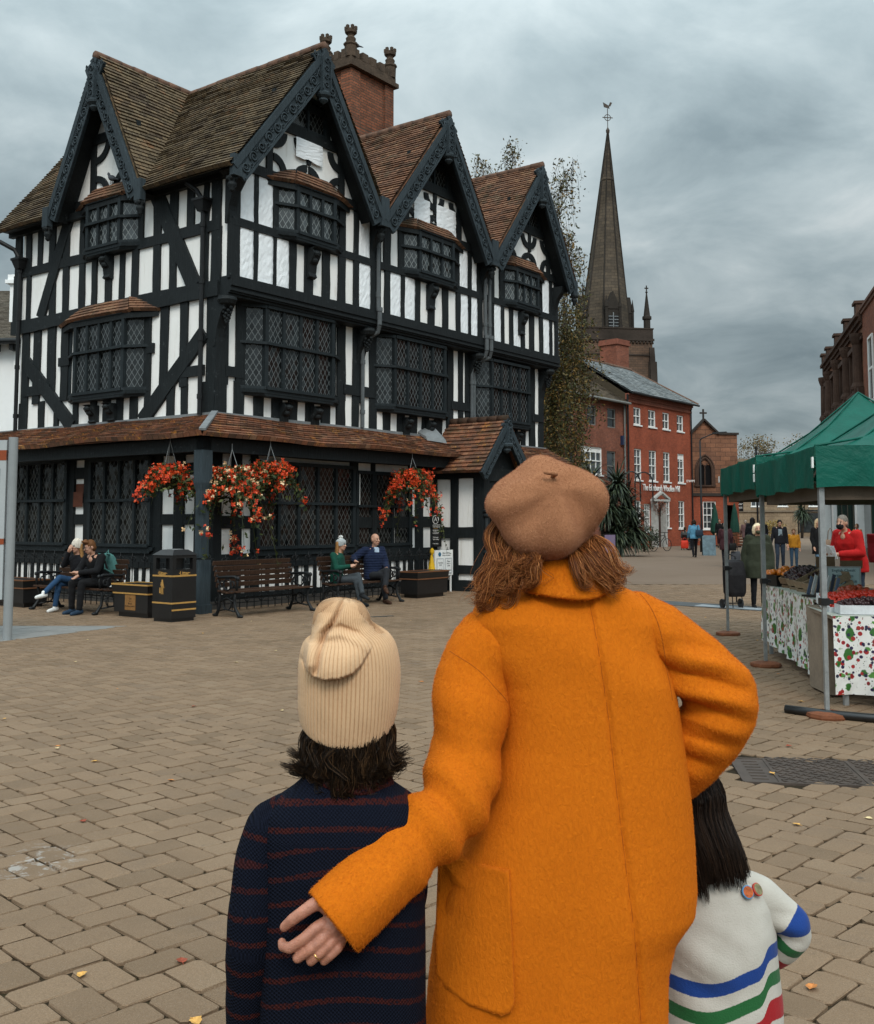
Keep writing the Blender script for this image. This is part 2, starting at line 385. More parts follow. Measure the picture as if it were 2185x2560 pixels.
def pane_mat(name, c, rough=.06):
    m, g, b = newmat(name); n = g.noise(g.coord(), 1.5, 3)
    setp(g, b, col=g.ramp(n, [(.3, tuple(x * .5 for x in c) + (1,)), (.7, tuple(x * 1.6 for x in c) + (1,))]), rough=rough, spec=.6, normal=g.bump(n, .08, .02)); return m
M_pane = pane_mat('window_pane', (.045, .052, .056))
M_pane_d = pane_mat('dark_window_pane', (.014, .015, .016))
M_galv = plain('galvanised_steel', (.30, .31, .31, 1), rough=.42, var=.22, scale=14, bump=.15, bscale=50, metal=.55, spec=.5)
M_conc = plain('grey_slab', (.20, .195, .185, 1), rough=.9, var=.18, scale=3, bump=.4, bscale=45)
# ------------------------------------------------------------------ ground and paving
def joint_mat():
    m, g, b = newmat('joint_sand'); v = g.coord(); n = g.noise(v, 3.5, 5, .65); n2 = g.noise(v, 40, 3)
    cc = g.ramp(n, [(.36, (.022, .016, .010, 1)), (.55, (.040, .028, .016, 1)), (.72, (.028, .028, .010, 1))])
    setp(g, b, col=cc, rough=.97, spec=.1, normal=g.bump(n2, .6, .01)); return m
def paver_mat():
    m, g, b = newmat('concrete_paver'); v = g.coord()
    rv = g.n('NewGeometry').outputs['Random Per Island']
    big = g.noise(v, .32, 5, .6, .4); mid = g.noise(v, 2.1, 5, .65); fine = g.noise(v, 160, 3, .7); grit = g.noise(v, 420, 2, .7)
    f = g.m('ADD', g.m('ADD', g.m('MULTIPLY', rv, .26), g.m('MULTIPLY', big, .34)), g.m('MULTIPLY', mid, .40))
    cc = g.ramp(f, [(.28, (.138, .089, .051, 1)), (.45, (.176, .114, .068, 1)), (.58, (.203, .132, .079, 1)), (.75, (.212, .146, .092, 1))])
    cc = g.mix(g.m('MULTIPLY', g.sstep(g.noise(v, 1.3, 6, .72), .52, .70), .45), cc, (.145, .102, .070, 1))
    cc = g.mix(.6, cc, g.ramp(fine, [(.3, (.60, .60, .60, 1)), (.7, (1.40, 1.40, 1.40, 1))]), 'MULTIPLY')
    cc = g.mix(g.m('MULTIPLY', g.sstep(grit, .60, .68), .38), cc, (.55, .47, .39, 1))
    cc = g.mix(g.m('MULTIPLY', g.sstep(g.noise(v, 9, 5, .75), .60, .70), .35), cc, (.09, .066, .046, 1))
    gum = g.n('TexVoronoi'); g.put(gum.inputs['Vector'], v); gum.inputs['Scale'].default_value = 2.6; cc = g.mix(g.m('MULTIPLY', g.m('MULTIPLY', g.m('SUBTRACT', 1.0, g.sstep(gum.outputs['Distance'], .035, .055)), g.m('GREATER_THAN', g.noise(v, 1.1, 2), .5)), .55), cc, (.06, .05, .042, 1))
    mk = g.m('MULTIPLY', g.sstep(g.noise(v, 8, 4, .7, 1.0), .52, .62), g.m('SUBTRACT', 1.0, g.sstep(g.vm('DISTANCE', g.vm('MULTIPLY', v, (1, .8, 0)), (-1.92, 4.08, 0), out='Value'), .10, .30)))
    cc = g.mix(g.m('MULTIPLY', mk, .42), cc, (.50, .50, .49, 1))
    h = g.m('ADD', g.m('MULTIPLY', fine, .6), g.m('MULTIPLY', mid, 1.2))
    setp(g, b, col=cc, rough=.82, spec=.3, normal=g.bump(h, .55, .006)); return m
def far_mat():
    m, g, b = newmat('street_paving'); v = g.coord()
    big = g.noise(v, .15, 5, .6); mid = g.noise(v, 1.1, 5, .65); fine = g.noise(v, 14, 4, .7)
    f = g.m('ADD', g.m('MULTIPLY', big, .45), g.m('ADD', g.m('MULTIPLY', mid, .3), g.m('MULTIPLY', fine, .25)))
    cc = g.ramp(f, [(.34, (.148, .102, .070, 1)), (.5, (.176, .124, .087, 1)), (.66, (.195, .142, .103, 1))])
    setp(g, b, col=cc, rough=.85, spec=.25, normal=g.bump(fine, .5, .01)); return m
M_paver = paver_mat()
q = MB(); q.poly([(-900, -300, -.0125), (900, -300, -.0125), (900, 1800, -.0125), (-900, 1800, -.0125)])
tag(q.build('ground', joint_mat()), kind='structure')
FARY = 27.0
q = MB(); q.poly([(-40, FARY, 0), (60, FARY, 0), (90, 260, 0), (-40, 260, 0)]); tag(q.build('street_paving', far_mat()), kind='structure')

def paving():
    """45 degree herringbone of 240 x 160 mm blocks, each block real and rounded"""
    L, Wd = .240, .160; ca = math.cos(R(45.5)); V = []; Fc = []; rs = np.random.RandomState(3)
    def inside(x, y):
        if y < 1.6 or y > FARY: return False
        return -.56 * y - 1.6 < x < .47 * y + 2.2
    sa = math.sin(R(45.5))
    def block(x0, y0, w, h):
        cx, cy = x0 + w / 2, y0 + h / 2; X, Y = cx * ca - cy * sa, cx * sa + cy * ca
        if not inside(X, Y): return
        if -3.1 < (X - OXg) * DUg[0] + (Y - OYg) * DUg[1] and ((X - OXg) * DVg[0] + (Y - OYg) * DVg[1]) > .3 and ((X - OXg) * DUg[0] + (Y - OYg) * DUg[1]) > .3: return
        if in_cover(X, Y): return
        g = .0050 + rs.uniform(-.0015, .0018); dz = rs.normal(0, .0016); tx, ty = rs.normal(0, .008, 2); rot = rs.normal(0, .006)
        near = Y < 9
        b0 = len(V); c, s = math.cos(rot), math.sin(rot)
        rings = ((g, -.014), (g + .0005, -.0035), (g + .0042, 0.0)) if near else ((g, -.012), (g + .007, 0.0))
        for ins, z in rings:
            hw, hh = w / 2 - ins, h / 2 - ins; k = .018 - ins * .4
            loop = [(-hw + k, -hh), (hw - k, -hh), (hw, -hh + k), (hw, hh - k), (hw - k, hh), (-hw + k, hh), (-hw, hh - k), (-hw, -hh + k)] if near else [(-hw, -hh), (hw, -hh), (hw, hh), (-hw, hh)]
            for lx, ly in loop:
                if near: lx += rs.normal(0, .0022); ly += rs.normal(0, .0022)
                ax, ay = lx * c - ly * s, lx * s + ly * c; px, py = cx + ax, cy + ay
                V.append((px * ca - py * sa, px * sa + py * ca, z + dz + ax * tx + ay * ty))
        n = 8 if near else 4
        for r in range(len(rings) - 1):
            for k in range(n): Fc.append((b0 + r * n + k, b0 + r * n + (k + 1) % n, b0 + (r + 1) * n + (k + 1) % n, b0 + (r + 1) * n + k))
        Fc.append(tuple(b0 + (len(rings) - 1) * n + k for k in range(n)))
    N = 190
    for i in range(-N, N):
        for j in range(-N, N):
            bx, by = i * Wd + j * L, i * Wd - j * L
            if abs(bx) > 40 or abs(by) > 40: continue
            block(bx, by, L, Wd); block(bx, by + Wd, Wd, L)
    me = bpy.data.meshes.new('paving'); me.from_pydata(V, [], Fc); me.materials.append(M_paver); tag(link('paving', me), kind='structure')
OXg, OYg = -4.16, 19.4; DUg = (math.cos(R(53.4)), math.sin(R(53.4))); DVg = (-DUg[1], DUg[0])
# the manhole cover lies in a frame turned like the street; corners on the ground
MH = dict(c=(2.72, 6.86), w=1.5, h=.64, a=R(-8))
def in_cover(X, Y):
    dx, dy = X - MH['c'][0], Y - MH['c'][1]; c, s = math.cos(MH['a']), math.sin(MH['a'])
    a, b = dx * c + dy * s, -dx * s + dy * c
    if abs(a) < MH['w'] / 2 + .02 and abs(b) < MH['h'] / 2 + .03: return True
    if -6.9 < X < SL(Y) and 13.2 < Y < 16.3 and Y < 16.3: return True
    return False
def SL(Y): return -5.95 + (Y - 14.4) * .52
paving()
# grey slab apron under the sign post
q = MB()
for i in range(5):
    for j in range(4):
        y0 = 13.2 + j * .78; x1 = SL(y0 + .3) - i * .62
        q.hexa([(x1 - .6, y0, -.02), (x1, y0, -.02), (x1 + .4, y0 + .76, -.02), (x1 - .2, y0 + .76, -.02), (x1 - .6, y0, .002), (x1, y0, .002), (x1 + .4, y0 + .76, .002), (x1 - .2, y0 + .76, .002)])
tag(q.build('slab_paving', M_conc), kind='structure')
# tread plate manhole cover
def cover():
    t = thing('manhole_cover', 'dark cast iron manhole cover with a raised tread pattern set in the paving', 'manhole cover', (MH['c'][0], MH['c'][1], 0), MH['a'])
    w, h = MH['w'], MH['h']; mm = plain('cast_iron', (.060, .043, .034, 1), rough=.6, var=.35, scale=5, bump=.3, bscale=50, spec=.4)
    q = MB(); PL = MB(); PL.box(-w / 2, w / 2, -h / 2, h / 2, -.02, -.003)
    q = MB()
    for a, b, c, d_ in ((-w / 2 - .01, w / 2 + .01, -h / 2 - .02, -h / 2), (-w / 2 - .01, w / 2 + .01, h / 2, h / 2 + .02), (-w / 2 - .02, -w / 2, -h / 2, h / 2), (w / 2, w / 2 + .02, -h / 2, h / 2), (-.012, .012, -h / 2, h / 2), (-w / 2 + .2, -w / 2 + .214, -h / 2, h / 2)):
        q.box(a, b, c, d_, -.02, .002)
    q.build('rim', mm, t)
    q = PL; n = 0
    for i in range(24):
        for j in range(13):
            x = -w / 2 + .25 + i * .055; y = -h / 2 + .03 + j * .055
            if x > w / 2 - .03 or abs(x) < .035: continue
            s = 1 if (i + j) % 2 else -1
            q.beam((x - .02, y - .02 * s, -.003), (x + .02, y + .02 * s, -.003), .016, .012)
    for j in range(8): q.beam((-w / 2 + .05, -h / 2 + .08 + j * .08, -.003), (-w / 2 + .15, -h / 2 + .08 + j * .08, -.003), .012, .01)
    q.build('plate', mm, t)
cover()
# drain slot strips and the dark crossing strip in the street
q = MB(); q.T = Matrix.Translation((-1.22, 17.72, 0)) @ Matrix.Rotation(R(33), 4, 'Z'); q.box(-.55, .55, -.05, .05, -.012, .006)
tag(q.build('drain_channel', plain('drain_iron', (.06, .055, .05, 1), rough=.5, var=.3, scale=10), None), 'narrow iron drain channel in the paving before the house', 'drain')
q = MB(); q.poly([(3.9, 20.9, .006), (6.6, 18.2, .006), (7.1, 18.9, .006), (4.3, 21.7, .006)])
tag(q.build('dark_paving_strip', plain('dark_setts', (.075, .08, .082, 1), rough=.8, var=.25, scale=4)), kind='structure')
q = MB(); q.poly([(4.9, 20.05, .010), (5.85, 19.1, .010), (6.1, 19.4, .010), (5.15, 20.4, .010)])
tag(q.build('pale_paving_slab', plain('pale_slab', (.27, .30, .32, 1), rough=.7, var=.12, scale=4)), kind='structure')
# fallen leaves
def leaf_mesh(seed, s):
    r = random.Random(seed); q = MB(); n = 6; L = []; Rr = []
    for k in range(n + 1):
        t = k / n; w = s * .42 * math.sin(math.pi * min(1, t ** .75)) * (1 + r.uniform(-.18, .18)); z = .004 + s * .22 * (t - .45) ** 2 + r.uniform(0, .002)
        L.append((-w, s * (t - .5), z + w * .35)); Rr.append((w * r.uniform(.8, 1.1), s * (t - .5), z + w * .2))
    mid = [(0, s * (k / n - .5), .003 + s * .2 * (k / n - .45) ** 2) for k in range(n + 1)]
    for k in range(n):
        q.poly([L[k], mid[k], mid[k + 1], L[k + 1]]); q.poly([mid[k], Rr[k], Rr[k + 1], mid[k + 1]])
    q.beam((0, -s * .5, .006), (s * .06, -s * .72, .004), .002, .002)
    return q
LM = [plain('yellow_leaf', (.62, .36, .10, 1), rough=.6, var=.25, scale=40, col2=(.45, .22, .05, 1)), plain('pale_leaf', (.62, .48, .26, 1), rough=.6, var=.2, scale=40), plain('russet_leaf', (.26, .055, .025, 1), rough=.6, var=.3, scale=40), plain('orange_leaf', (.50, .19, .05, 1), rough=.6, var=.3, scale=40)]
def leaves():
    protos = []
    for k in range(8):
        me = leaf_mesh(k, .055).mesh('fallen_leaf'); me.materials.append(LM[[0, 0, 1, 3, 0, 1, 2, 3][k]]); protos.append(me)
    near = [(-2.31, 7.16, 0, 'curled yellow leaf lying alone on the paving left of the boy'), (-1.91, 5.76, 6, 'small russet leaf on the paving far left of the boy'), (-1.27, 3.85, 1, 'pale yellow leaf lying in a paving joint at lower left'), (-.94, 3.97, 6, 'russet curled leaf beside the striped sleeve of the boy'),
            (2.15, 6.83, 0, 'large yellow leaf lying on the manhole cover'), (1.72, 6.63, 0, 'yellow leaf at the near corner of the manhole cover'), (1.30, 3.75, 3, 'orange yellow leaf on the paving right of the girl'), (1.92, 5.70, 1, 'cream leaf on the paving to the right of the girl'), (-.78, 3.50, 1, 'cream leaf at the bottom edge beside the boy')]
    for x, y, k, lb in near:
        o = link('fallen_leaf', protos[k], None, (x, y, .002)); o.rotation_euler = (0, 0, rnd.uniform(0, 6)); s = rnd.uniform(.75, 1.0); o.scale = (s, s, s); tag(o, lb, 'leaf', 'leaves fallen on the paving')
    n = 0
    while n < 80:
        y = 5.5 + 20 * rnd.random() ** 1.1; x = rnd.uniform(-.5 * y, .44 * y)
        if (x - OXg) * DVg[0] + (y - OYg) * DVg[1] > -1.0 and (x - OXg) * DUg[0] + (y - OYg) * DUg[1] > -1.2: continue
        if rnd.random() < .45: x = rnd.uniform(1.5, .44 * y + .4)
        o = link('fallen_leaf', protos[rnd.randrange(8)], None, (x, y, .003)); o.rotation_euler = (0, 0, rnd.uniform(0, 6)); s = rnd.uniform(.45, .85); o.scale = (s, s, s)
        tag(o, 'small dry leaf scattered on the open paving', 'leaf', 'small leaves scattered over the paving'); n += 1
leaves()
# ------------------------------------------------------------------ the half-timbered house.  local x = along the right front, local y = along the left front, corner at 0
H = thing('timbered_house', 'three-storey black and white half-timbered house with carved gables and a tiled pent roof', 'house', (-4.16, 19.4, 0), R(53.4))
FR = lambda s, z, o=0.0: Vector((s, -o, z))
FL = lambda s, z, o=0.0: Vector((-o, s, z))
J = .35           # jetty of the top floor over the right front
hr = random.Random(11)
def bar(q, F, s0, z0, s1, z1, w, base=0.0, th=.045, n=3, w1=None, wob=.012):
    """hand-hewn timber lying in a wall: centre line s0,z0 - s1,z1"""
    th += hr.uniform(0, .014); a = Vector((s0, z0)); b = Vector((s1, z1)); d = b - a; L = d.length; d /= L; nn = Vector((-d.y, d.x)); w1 = w if w1 is None else w1
    rows = []
    for k in range(n + 1):
        t = k / n; c = a + d * L * t; ww = (w + (w1 - w) * t) / 2; j = wob if 0 < k < n else wob * .3
        l = c - nn * (ww + hr.uniform(-j, j)); r = c + nn * (ww + hr.uniform(-j, j))
        rows.append([q.pt(F(l.x, l.y, base - .03)), q.pt(F(r.x, r.y, base - .03)), q.pt(F(r.x, r.y, base + th)), q.pt(F(l.x, l.y, base + th))])
    for k in range(n): q.bridge(rows[k], rows[k + 1])
    q.face(rows[0][::-1]); q.face(rows[-1])
def studs(q, F, gaps, z0, z1, base=0.0, th=.04):
    """timbers fill what is left between the white panels: gaps = list of (left, right) edges of timbers"""
    for a, b in gaps:
        c = (a + b) / 2; bar(q, F, c + hr.uniform(-.012, .012), z0, c, z1, b - a, base, th)
def arc(q, F, c, r, a0, a1, w, base, th=.04, n=8):
    for k in range(n):
        t0 = R(a0 + (a1 - a0) * k / n); t1 = R(a0 + (a1 - a0) * (k + 1) / n)
        p = []
        for o in (base - .02, base + th + .004):
            for rr, t in ((r - w / 2, t0), (r + w / 2, t0), (r + w / 2, t1), (r - w / 2, t1)): p.append(F(c[0] + rr * math.cos(t), c[1] + rr * math.sin(t), o))
        q.hexa(p)

# --- walls (plaster)
q = MB()
q.box(0, 11.95, 0, 6.55, 0, 6.05); q.build('wall', M_plaster, H)
q = MB(); q.box(-.002, 12.1, -J, 6.55, 6.05, 8.32)
APX = ((2.0, 11.15, -.42, 3.95), (6.33, 11.12, 3.95, 8.28), (10.62, 11.10, 8.28, 12.42))
for a, z, l, r in APX:
    q.poly([(l + .45, -J, 8.3), (r - .25, -J, 8.3), (a, -J, z - .25)]); q.poly([(l + .45, -J + .2, 8.3), (a, -J + .2, z - .25), (r - .25, -J + .2, 8.3)])
q.poly([(0, 4.9, 8.3), (0, 1.75, 8.3), (0, 3.33, 11.0)])
q.build('wall', M_plaster, H)

# --- timbers, right front, top floor
q = MB(); B = J
for gp in [(-.06, .20), (.58, .67), (1.10, 1.18), (1.54, 1.71), (1.97, 2.21), (2.50, 2.72), (2.98, 3.21), (3.47, 3.64), (4.04, 4.19), (4.28, 4.38), (4.52, 4.70), (5.11, 5.23), (5.64, 5.80), (6.13, 6.37), (6.70, 6.92), (7.26, 7.42), (7.78, 7.87), (8.19, 8.36), (8.48, 8.60), (8.70, 8.91), (9.26, 9.39), (9.66, 9.82), (10.23, 10.40), (10.66, 10.89), (11.17, 11.34), (11.72, 11.86), (12.0, 12.13)]:
    studs(q, FR, [gp], 6.16, 7.30, B)
for gp in [(-.06, .20), (.57, .67), (1.07, 1.2), (3.0, 3.20), (3.48, 3.63), (4.02, 4.20), (4.26, 4.38), (4.49, 4.72), (5.0, 5.2), (7.18, 7.39), (7.77, 7.9), (8.16, 8.38), (8.50, 8.60), (8.70, 8.92), (9.19, 9.42), (11.15, 11.33), (11.73, 11.87), (12.0, 12.13)]:
    studs(q, FR, [gp], 7.2, 8.36, B, .034)
for a, b in ((0, 4.15), (4.25, 8.4), (8.5, 12.1)): bar(q, FR, a, 7.27, b, 7.27, .16, B, .050, 5)
for a, z, l, r in APX:
    bar(q, FR, l + .5, 8.40, r - .3, 8.40, .20, B, .056, 4)
    bar(q, FR, a - .95, 9.50, a + 1.0, 9.50, .20, B, .058)
    bar(q, FR, a - .95, 10.1, a + .75, 10.1, .16, B, .05)
    for s in (-1.05, 1.05): bar(q, FR, a + s, 8.45, a + s, 9.45, .17, B, .044)
    bar(q, FR, a + .62, 9.5, a + .55, 10.4, .14, B, .05); bar(q, FR, a - .62, 9.5, a - .55, 10.4, .14, B, .05)
    bar(q, FR, a + .06, 8.9, a + .06, 9.45, .10, B, .041)
    for c in (a - .47, a + .53):
        for dx, dz, a0 in ((-.47, -.42, 0), (.47, -.42, 90), (.47, .42, 180), (-.47, .42, 270)): arc(q, FR, (c + dx, 8.93 + dz), .29, a0, a0 + 90, .15, B)
q.build('timber_frame', M_timber, H)
# crumpled white sheets tacked over panels
q = MB()
def sheet(s0, s1, z0, z1, o):
    q = MB()
    n, k = 7, 12; idx = [[q.pt(FR(s0 + (s1 - s0) * i / n, z0 + (z1 - z0) * j / k - (.05 * hr.random() if j == 0 else 0), o + hr.uniform(0, .012) + (.015 if 0 < i < n else 0))) for i in range(n + 1)] for j in range(k + 1)]
    for j in range(k):
        for i in range(n): q.face((idx[j][i], idx[j][i + 1], idx[j + 1][i + 1], idx[j + 1][i]))
    q.build('plaster_sheet', M_sheet, H)
for a, b in ((.20, .58), (.67, 1.10), (1.18, 1.54), (3.64, 4.04), (4.72, 5.11), (5.23, 5.64), (7.42, 7.78), (7.87, 8.19), (8.92, 9.26), (9.83, 10.22), (11.35, 11.72)): sheet(a, b, 6.22, 7.19, J + .004)
for a, b in ((.20, .57), (.67, 1.07), (3.64, 4.02), (7.40, 7.76), (7.90, 8.16), (11.34, 11.72)): sheet(a, b, 7.35, 8.3, J + .004)
for a, b, z0, z1 in ((1.66, 2.44, 9.0, 9.38), (5.55, 6.15, 8.52, 9.15), (6.42, 7.2, 8.5, 9.15)): sheet(a, b, z0, z1, J + .05)

# --- bressummer of the jetty with its run of mouldings
q = MB()
for o0, o1, z0, z1 in ((-.05, J + .075, 6.02, 6.215), (-.05, J + .045, 5.965, 6.02), (-.05, J + .07, 5.925, 5.965), (-.05, J + .03, 5.89, 5.925), (-.05, J - .02, 5.84, 5.89)):
    for a, b in ((-.03, 4.22), (4.23, 8.43), (8.44, 12.2)): q.box(a, b, -o1 - hr.uniform(0, .012), -o0, z0, z1)
q.build('jetty_beam', M_timber, H)
# --- first floor, right front
q = MB()
for gp in [(-.04, .24), (.44, .69), (.95, 1.19), (1.43, 1.71), (1.91, 2.14), (2.40, 2.65), (2.87, 3.12), (3.34, 3.60), (3.86, 4.05), (4.43, 4.66), (4.92, 5.16), (5.42, 5.68), (5.89, 6.14), (6.36, 6.62), (6.86, 7.13), (7.34, 7.58), (7.85, 8.03), (8.14, 8.34), (8.6, 8.8), (9.05, 9.25), (9.5, 9.7), (9.95, 10.15), (10.35, 10.57), (10.77, 10.98), (11.19, 11.46), (11.68, 11.92)]:
    studs(q, FR, [gp], 3.5, 4.3, 0.0)
for gp in [(-.04, .27), (.46, .70), (3.36, 3.62), (3.87, 4.25), (4.43, 4.66), (7.36, 7.60), (7.85, 8.02), (8.14, 8.6), (11.2, 11.48), (11.70, 11.92)]: studs(q, FR, [gp], 4.2, 5.9, 0.0, .036)
for a, b in ((.2, .66), (3.55, 4.6), (7.5, 8.6), (11.3, 11.9)): bar(q, FR, a, 4.46, b, 4.46, .21, 0, .052)
q.build('timber_frame', M_timber, H)
# --- left front, both floors
q = MB()
for gp in [(-.13, .14), (.24, .37), (1.17, 1.38), (1.66, 1.87), (2.35, 2.54), (2.80, 2.96), (3.24, 3.44), (3.73, 3.89), (4.17, 4.36), (4.75, 4.95), (5.23, 5.45), (6.19, 6.33), (6.57, 6.84)]:
    studs(q, FL, [gp], 6.1, 7.2, 0.0)
for gp in [(-.10, .15), (.24, .37), (.66, .86), (1.15, 1.38), (1.66, 1.89), (2.2, 2.37), (4.20, 4.36), (4.75, 4.96), (5.28, 5.50), (5.77, 5.95), (6.21, 6.41), (6.63, 6.84)]: studs(q, FL, [gp], 7.2, 8.25, 0.0, .036)
bar(q, FL, -.1, 7.23, 6.8, 7.23, .20, 0, .054, 8)
bar(q, FL, -.1, 6.0, 6.85, 5.99, .30, 0, .085, 8, wob=.02)
bar(q, FL, 4.75, 8.25, 5.75, 6.12, .30, 0, .062); bar(q, FL, 1.95, 8.4, .60, 6.12, .36, 0, .064)
for gp in [(-.02, .38), (.79, 1.01), (1.37, 1.61), (1.90, 2.1), (4.67, 4.93), (5.16, 5.50), (5.73, 6.09), (6.18, 6.5)]: 
    studs(q, FL, [(gp[0], min(gp[1], gp[0] + .26))], 4.2, 5.9, 0.0, .036)
bar(q, FL, 5.3, 4.2, 5.33, 5.9, .3, 0, .03)
for gp in [(-.02, .38), (.77, .96), (1.15, 1.37), (1.90, 2.07), (2.30, 2.51), (2.75, 2.97), (3.18, 3.41), (3.65, 3.85), (4.28, 4.46), (4.98, 5.14), (5.53, 5.76), (6.18, 6.5)]: studs(q, FL, [gp], 3.5, 4.25, 0.0, .034)
bar(q, FL, 6.25, 5.15, 4.45, 3.62, .32, 0, .062); bar(q, FL, .3, 5.2, 2.12, 3.6, .32, 0, .064)
bar(q, FL, 4.6, 5.05, 5.0, 5.05, .19, 0, .05); bar(q, FL, 1.8, 5.05, 2.0, 5.05, .2, 0, .05); bar(q, FL, .3, 4.48, 1.1, 4.48, .2, 0, .05); bar(q, FL, 5.3, 4.5, 6.3, 4.5, .22, 0, .05)
# gable infill of the left front
bar(q, FL, 2.1, 8.42, 4.55, 8.42, .16, 0, .056); bar(q, FL, 2.45, 9.75, 4.2, 9.75, .2, 0, .058)
for s in (2.72, 3.95): bar(q, FL, s, 8.45, s, 9.75, .17, 0, .046)
for dx, dz, a0 in ((-.52, -.6, 0), (.52, -.6, 90), (.52, .6, 180), (-.52, .6, 270)): arc(q, FL, (3.33 + dx, 9.08 + dz), .40, a0, a0 + 90, .14, 0)
q.build('timber_frame', M_timber, H)

# --- roof surfaces: every course is its own lapped slab
def clip(poly, b0, b1):
    def half(P, f):
        o = []
        for k in range(len(P)):
            a, b = P[k], P[(k + 1) % len(P)]; fa, fb = f(a), f(b)
            if fa >= 0: o.append(a)
            if (fa >= 0) != (fb >= 0):
                t = fa / (fa - fb); o.append((a[0] + (b[0] - a[0]) * t, a[1] + (b[1] - a[1]) * t))
        return o
    P = half(poly, lambda p: p[1] - b0)
    return half(P, lambda p: b1 - p[1]) if P else P
def roof_face(q, A, ea, eb, poly, gauge=.1, lift=.028, base=.05):
    A = Vector(A); ea = Vector(ea).normalized(); eb = Vector(eb).normalized(); nn = ea.cross(eb)
    if nn.z < 0: nn = -nn
    b0 = min(p[1] for p in poly); b1 = max(p[1] for p in poly)
    pos = lambda p, h: A + ea * p[0] + eb * p[1] + nn * (h + .05 * mnoise.noise(Vector((p[0] * .5, p[1] * .5, A.x))))
    # underside
    k = max(1, int(round((b1 - b0) / gauge))); gz = (b1 - b0) / k
    for r in range(k):
        lo, hi = b0 + r * gz, b0 + (r + 1) * gz
        P = clip(poly, lo, hi)
        if len(P) < 3: continue
        a_min = min(p[0] for p in P); a_max = max(p[0] for p in P); nseg = max(1, int((a_max - a_min) / .42))
        for s in range(nseg):
            x0, x1 = a_min + (a_max - a_min) * s / nseg, a_min + (a_max - a_min) * (s + 1) / nseg
            C_ = [(p[1], p[0]) for p in clip([(p[1], p[0]) for p in P], x0, x1)] if False else None
            Pc = [(b, a) for a, b in clip([(p[1], p[0]) for p in P], x0, x1)]
            if len(Pc) < 3: continue
            jl = lift * hr.uniform(.7, 1.25)
            hh = lambda p: base + jl * (1 - (p[1] - lo) / gz) + .004
            q.poly([pos(p, hh(p)) for p in Pc], [(p[0], p[1] - b0) for p in Pc])
            low = [p for p in Pc if abs(p[1] - lo) < 1e-5]
            if len(low) >= 2:
                a, b = min(low), max(low)
                q.poly([pos(a, -.005 if r == 0 else base - .004), pos(b, -.005 if r == 0 else base - .004), pos(b, hh(b)), pos(a, hh(a))], [(a[0], lo - b0 - .01), (b[0], lo - b0 - .01), (b[0], lo - b0), (a[0], lo - b0)])
    q.poly([pos(p, -.012) for p in poly[::-1]], [(p[0], p[1] - b0) for p in poly[::-1]])
def slope_face(q, e0, e1, r0, r1, gauge=.1, lift=.028):
    """quad roof slope: eave e0-e1, ridge r0-r1 (same side order)"""
    e0, e1, r0, r1 = map(Vector, (e0, e1, r0, r1)); ea = (e1 - e0).normalized(); eb = (r0 - e0); eb = (eb - ea * eb.dot(ea)).normalized()
    f = lambda p: ((p - e0).dot(ea), (p - e0).dot(eb))
    roof_face(q, e0, ea, eb, [f(e0), f(e1), f(r1), f(r0)] if (r0 - r1).length > 1e-4 else [f(e0), f(e1), f(r0)], gauge, lift)
VO = -.84
a1, a2, a3 = APX
q = MB(); TOP = 11.22
slope_face(q, (-.45, 1.75, 8.12), (-.45, VO, 8.12), (2.0, 3.33, TOP), (2.0, VO, TOP))
slope_face(q, (-.45, 7.1, 8.12), (-.45, 4.92, 8.12), (2.0, 7.05, TOP), (2.0, 3.33, TOP))
slope_face(q, (3.97, VO, 8.30), (3.97, 7.0, 8.30), (2.0, VO, TOP), (2.0, 7.0, TOP))
slope_face(q, (-.49, 1.72, 8.15), (-.49, 1.73, 8.15), (-.49, 3.33, TOP + .03), (2.05, 3.33, TOP + .03)) if False else None
# left gable (ridge runs inward)
def tri(q, e, f, j):
    """triangular slope: front verge foot e, front apex f, ridge junction j"""
    e, f, j = map(Vector, (e, f, j)); ea = (j - f).normalized(); eb = (f - e); eb = (eb - ea * eb.dot(ea)).normalized()
    g_ = lambda p: ((p - e).dot(ea), (p - e).dot(eb)); roof_face(q, e, ea, eb, [g_(e), g_(j), g_(f)])
tri(q, (-.47, 1.73, 8.14), (-.47, 3.33, TOP + .05), (2.02, 3.33, TOP + .05)); tri(q, (-.47, 4.94, 8.14), (-.47, 3.33, TOP + .05), (2.02, 3.33, TOP + .05))
q.build('roof', M_tile_moss, H, uv=True)
q = MB()
slope_face(q, (3.99, 6.5, 8.30), (3.99, VO, 8.30), (6.33, 6.5, TOP - .03), (6.33, VO, TOP - .03)); slope_face(q, (8.28, VO, 8.25), (8.28, 6.5, 8.25), (6.33, VO, TOP - .03), (6.33, 6.5, TOP - .03))
q.build('roof', M_tile_red, H, uv=True)
q = MB()
slope_face(q, (8.30, 6.5, 8.25), (8.30, VO, 8.25), (10.62, 6.5, TOP - .06), (10.62, VO, TOP - .06)); slope_face(q, (12.45, VO, 8.2), (12.45, 6.5, 8.2), (10.62, VO, TOP - .06), (10.62, 6.5, TOP - .06))
q.build('roof', M_tile_red, H, uv=True)
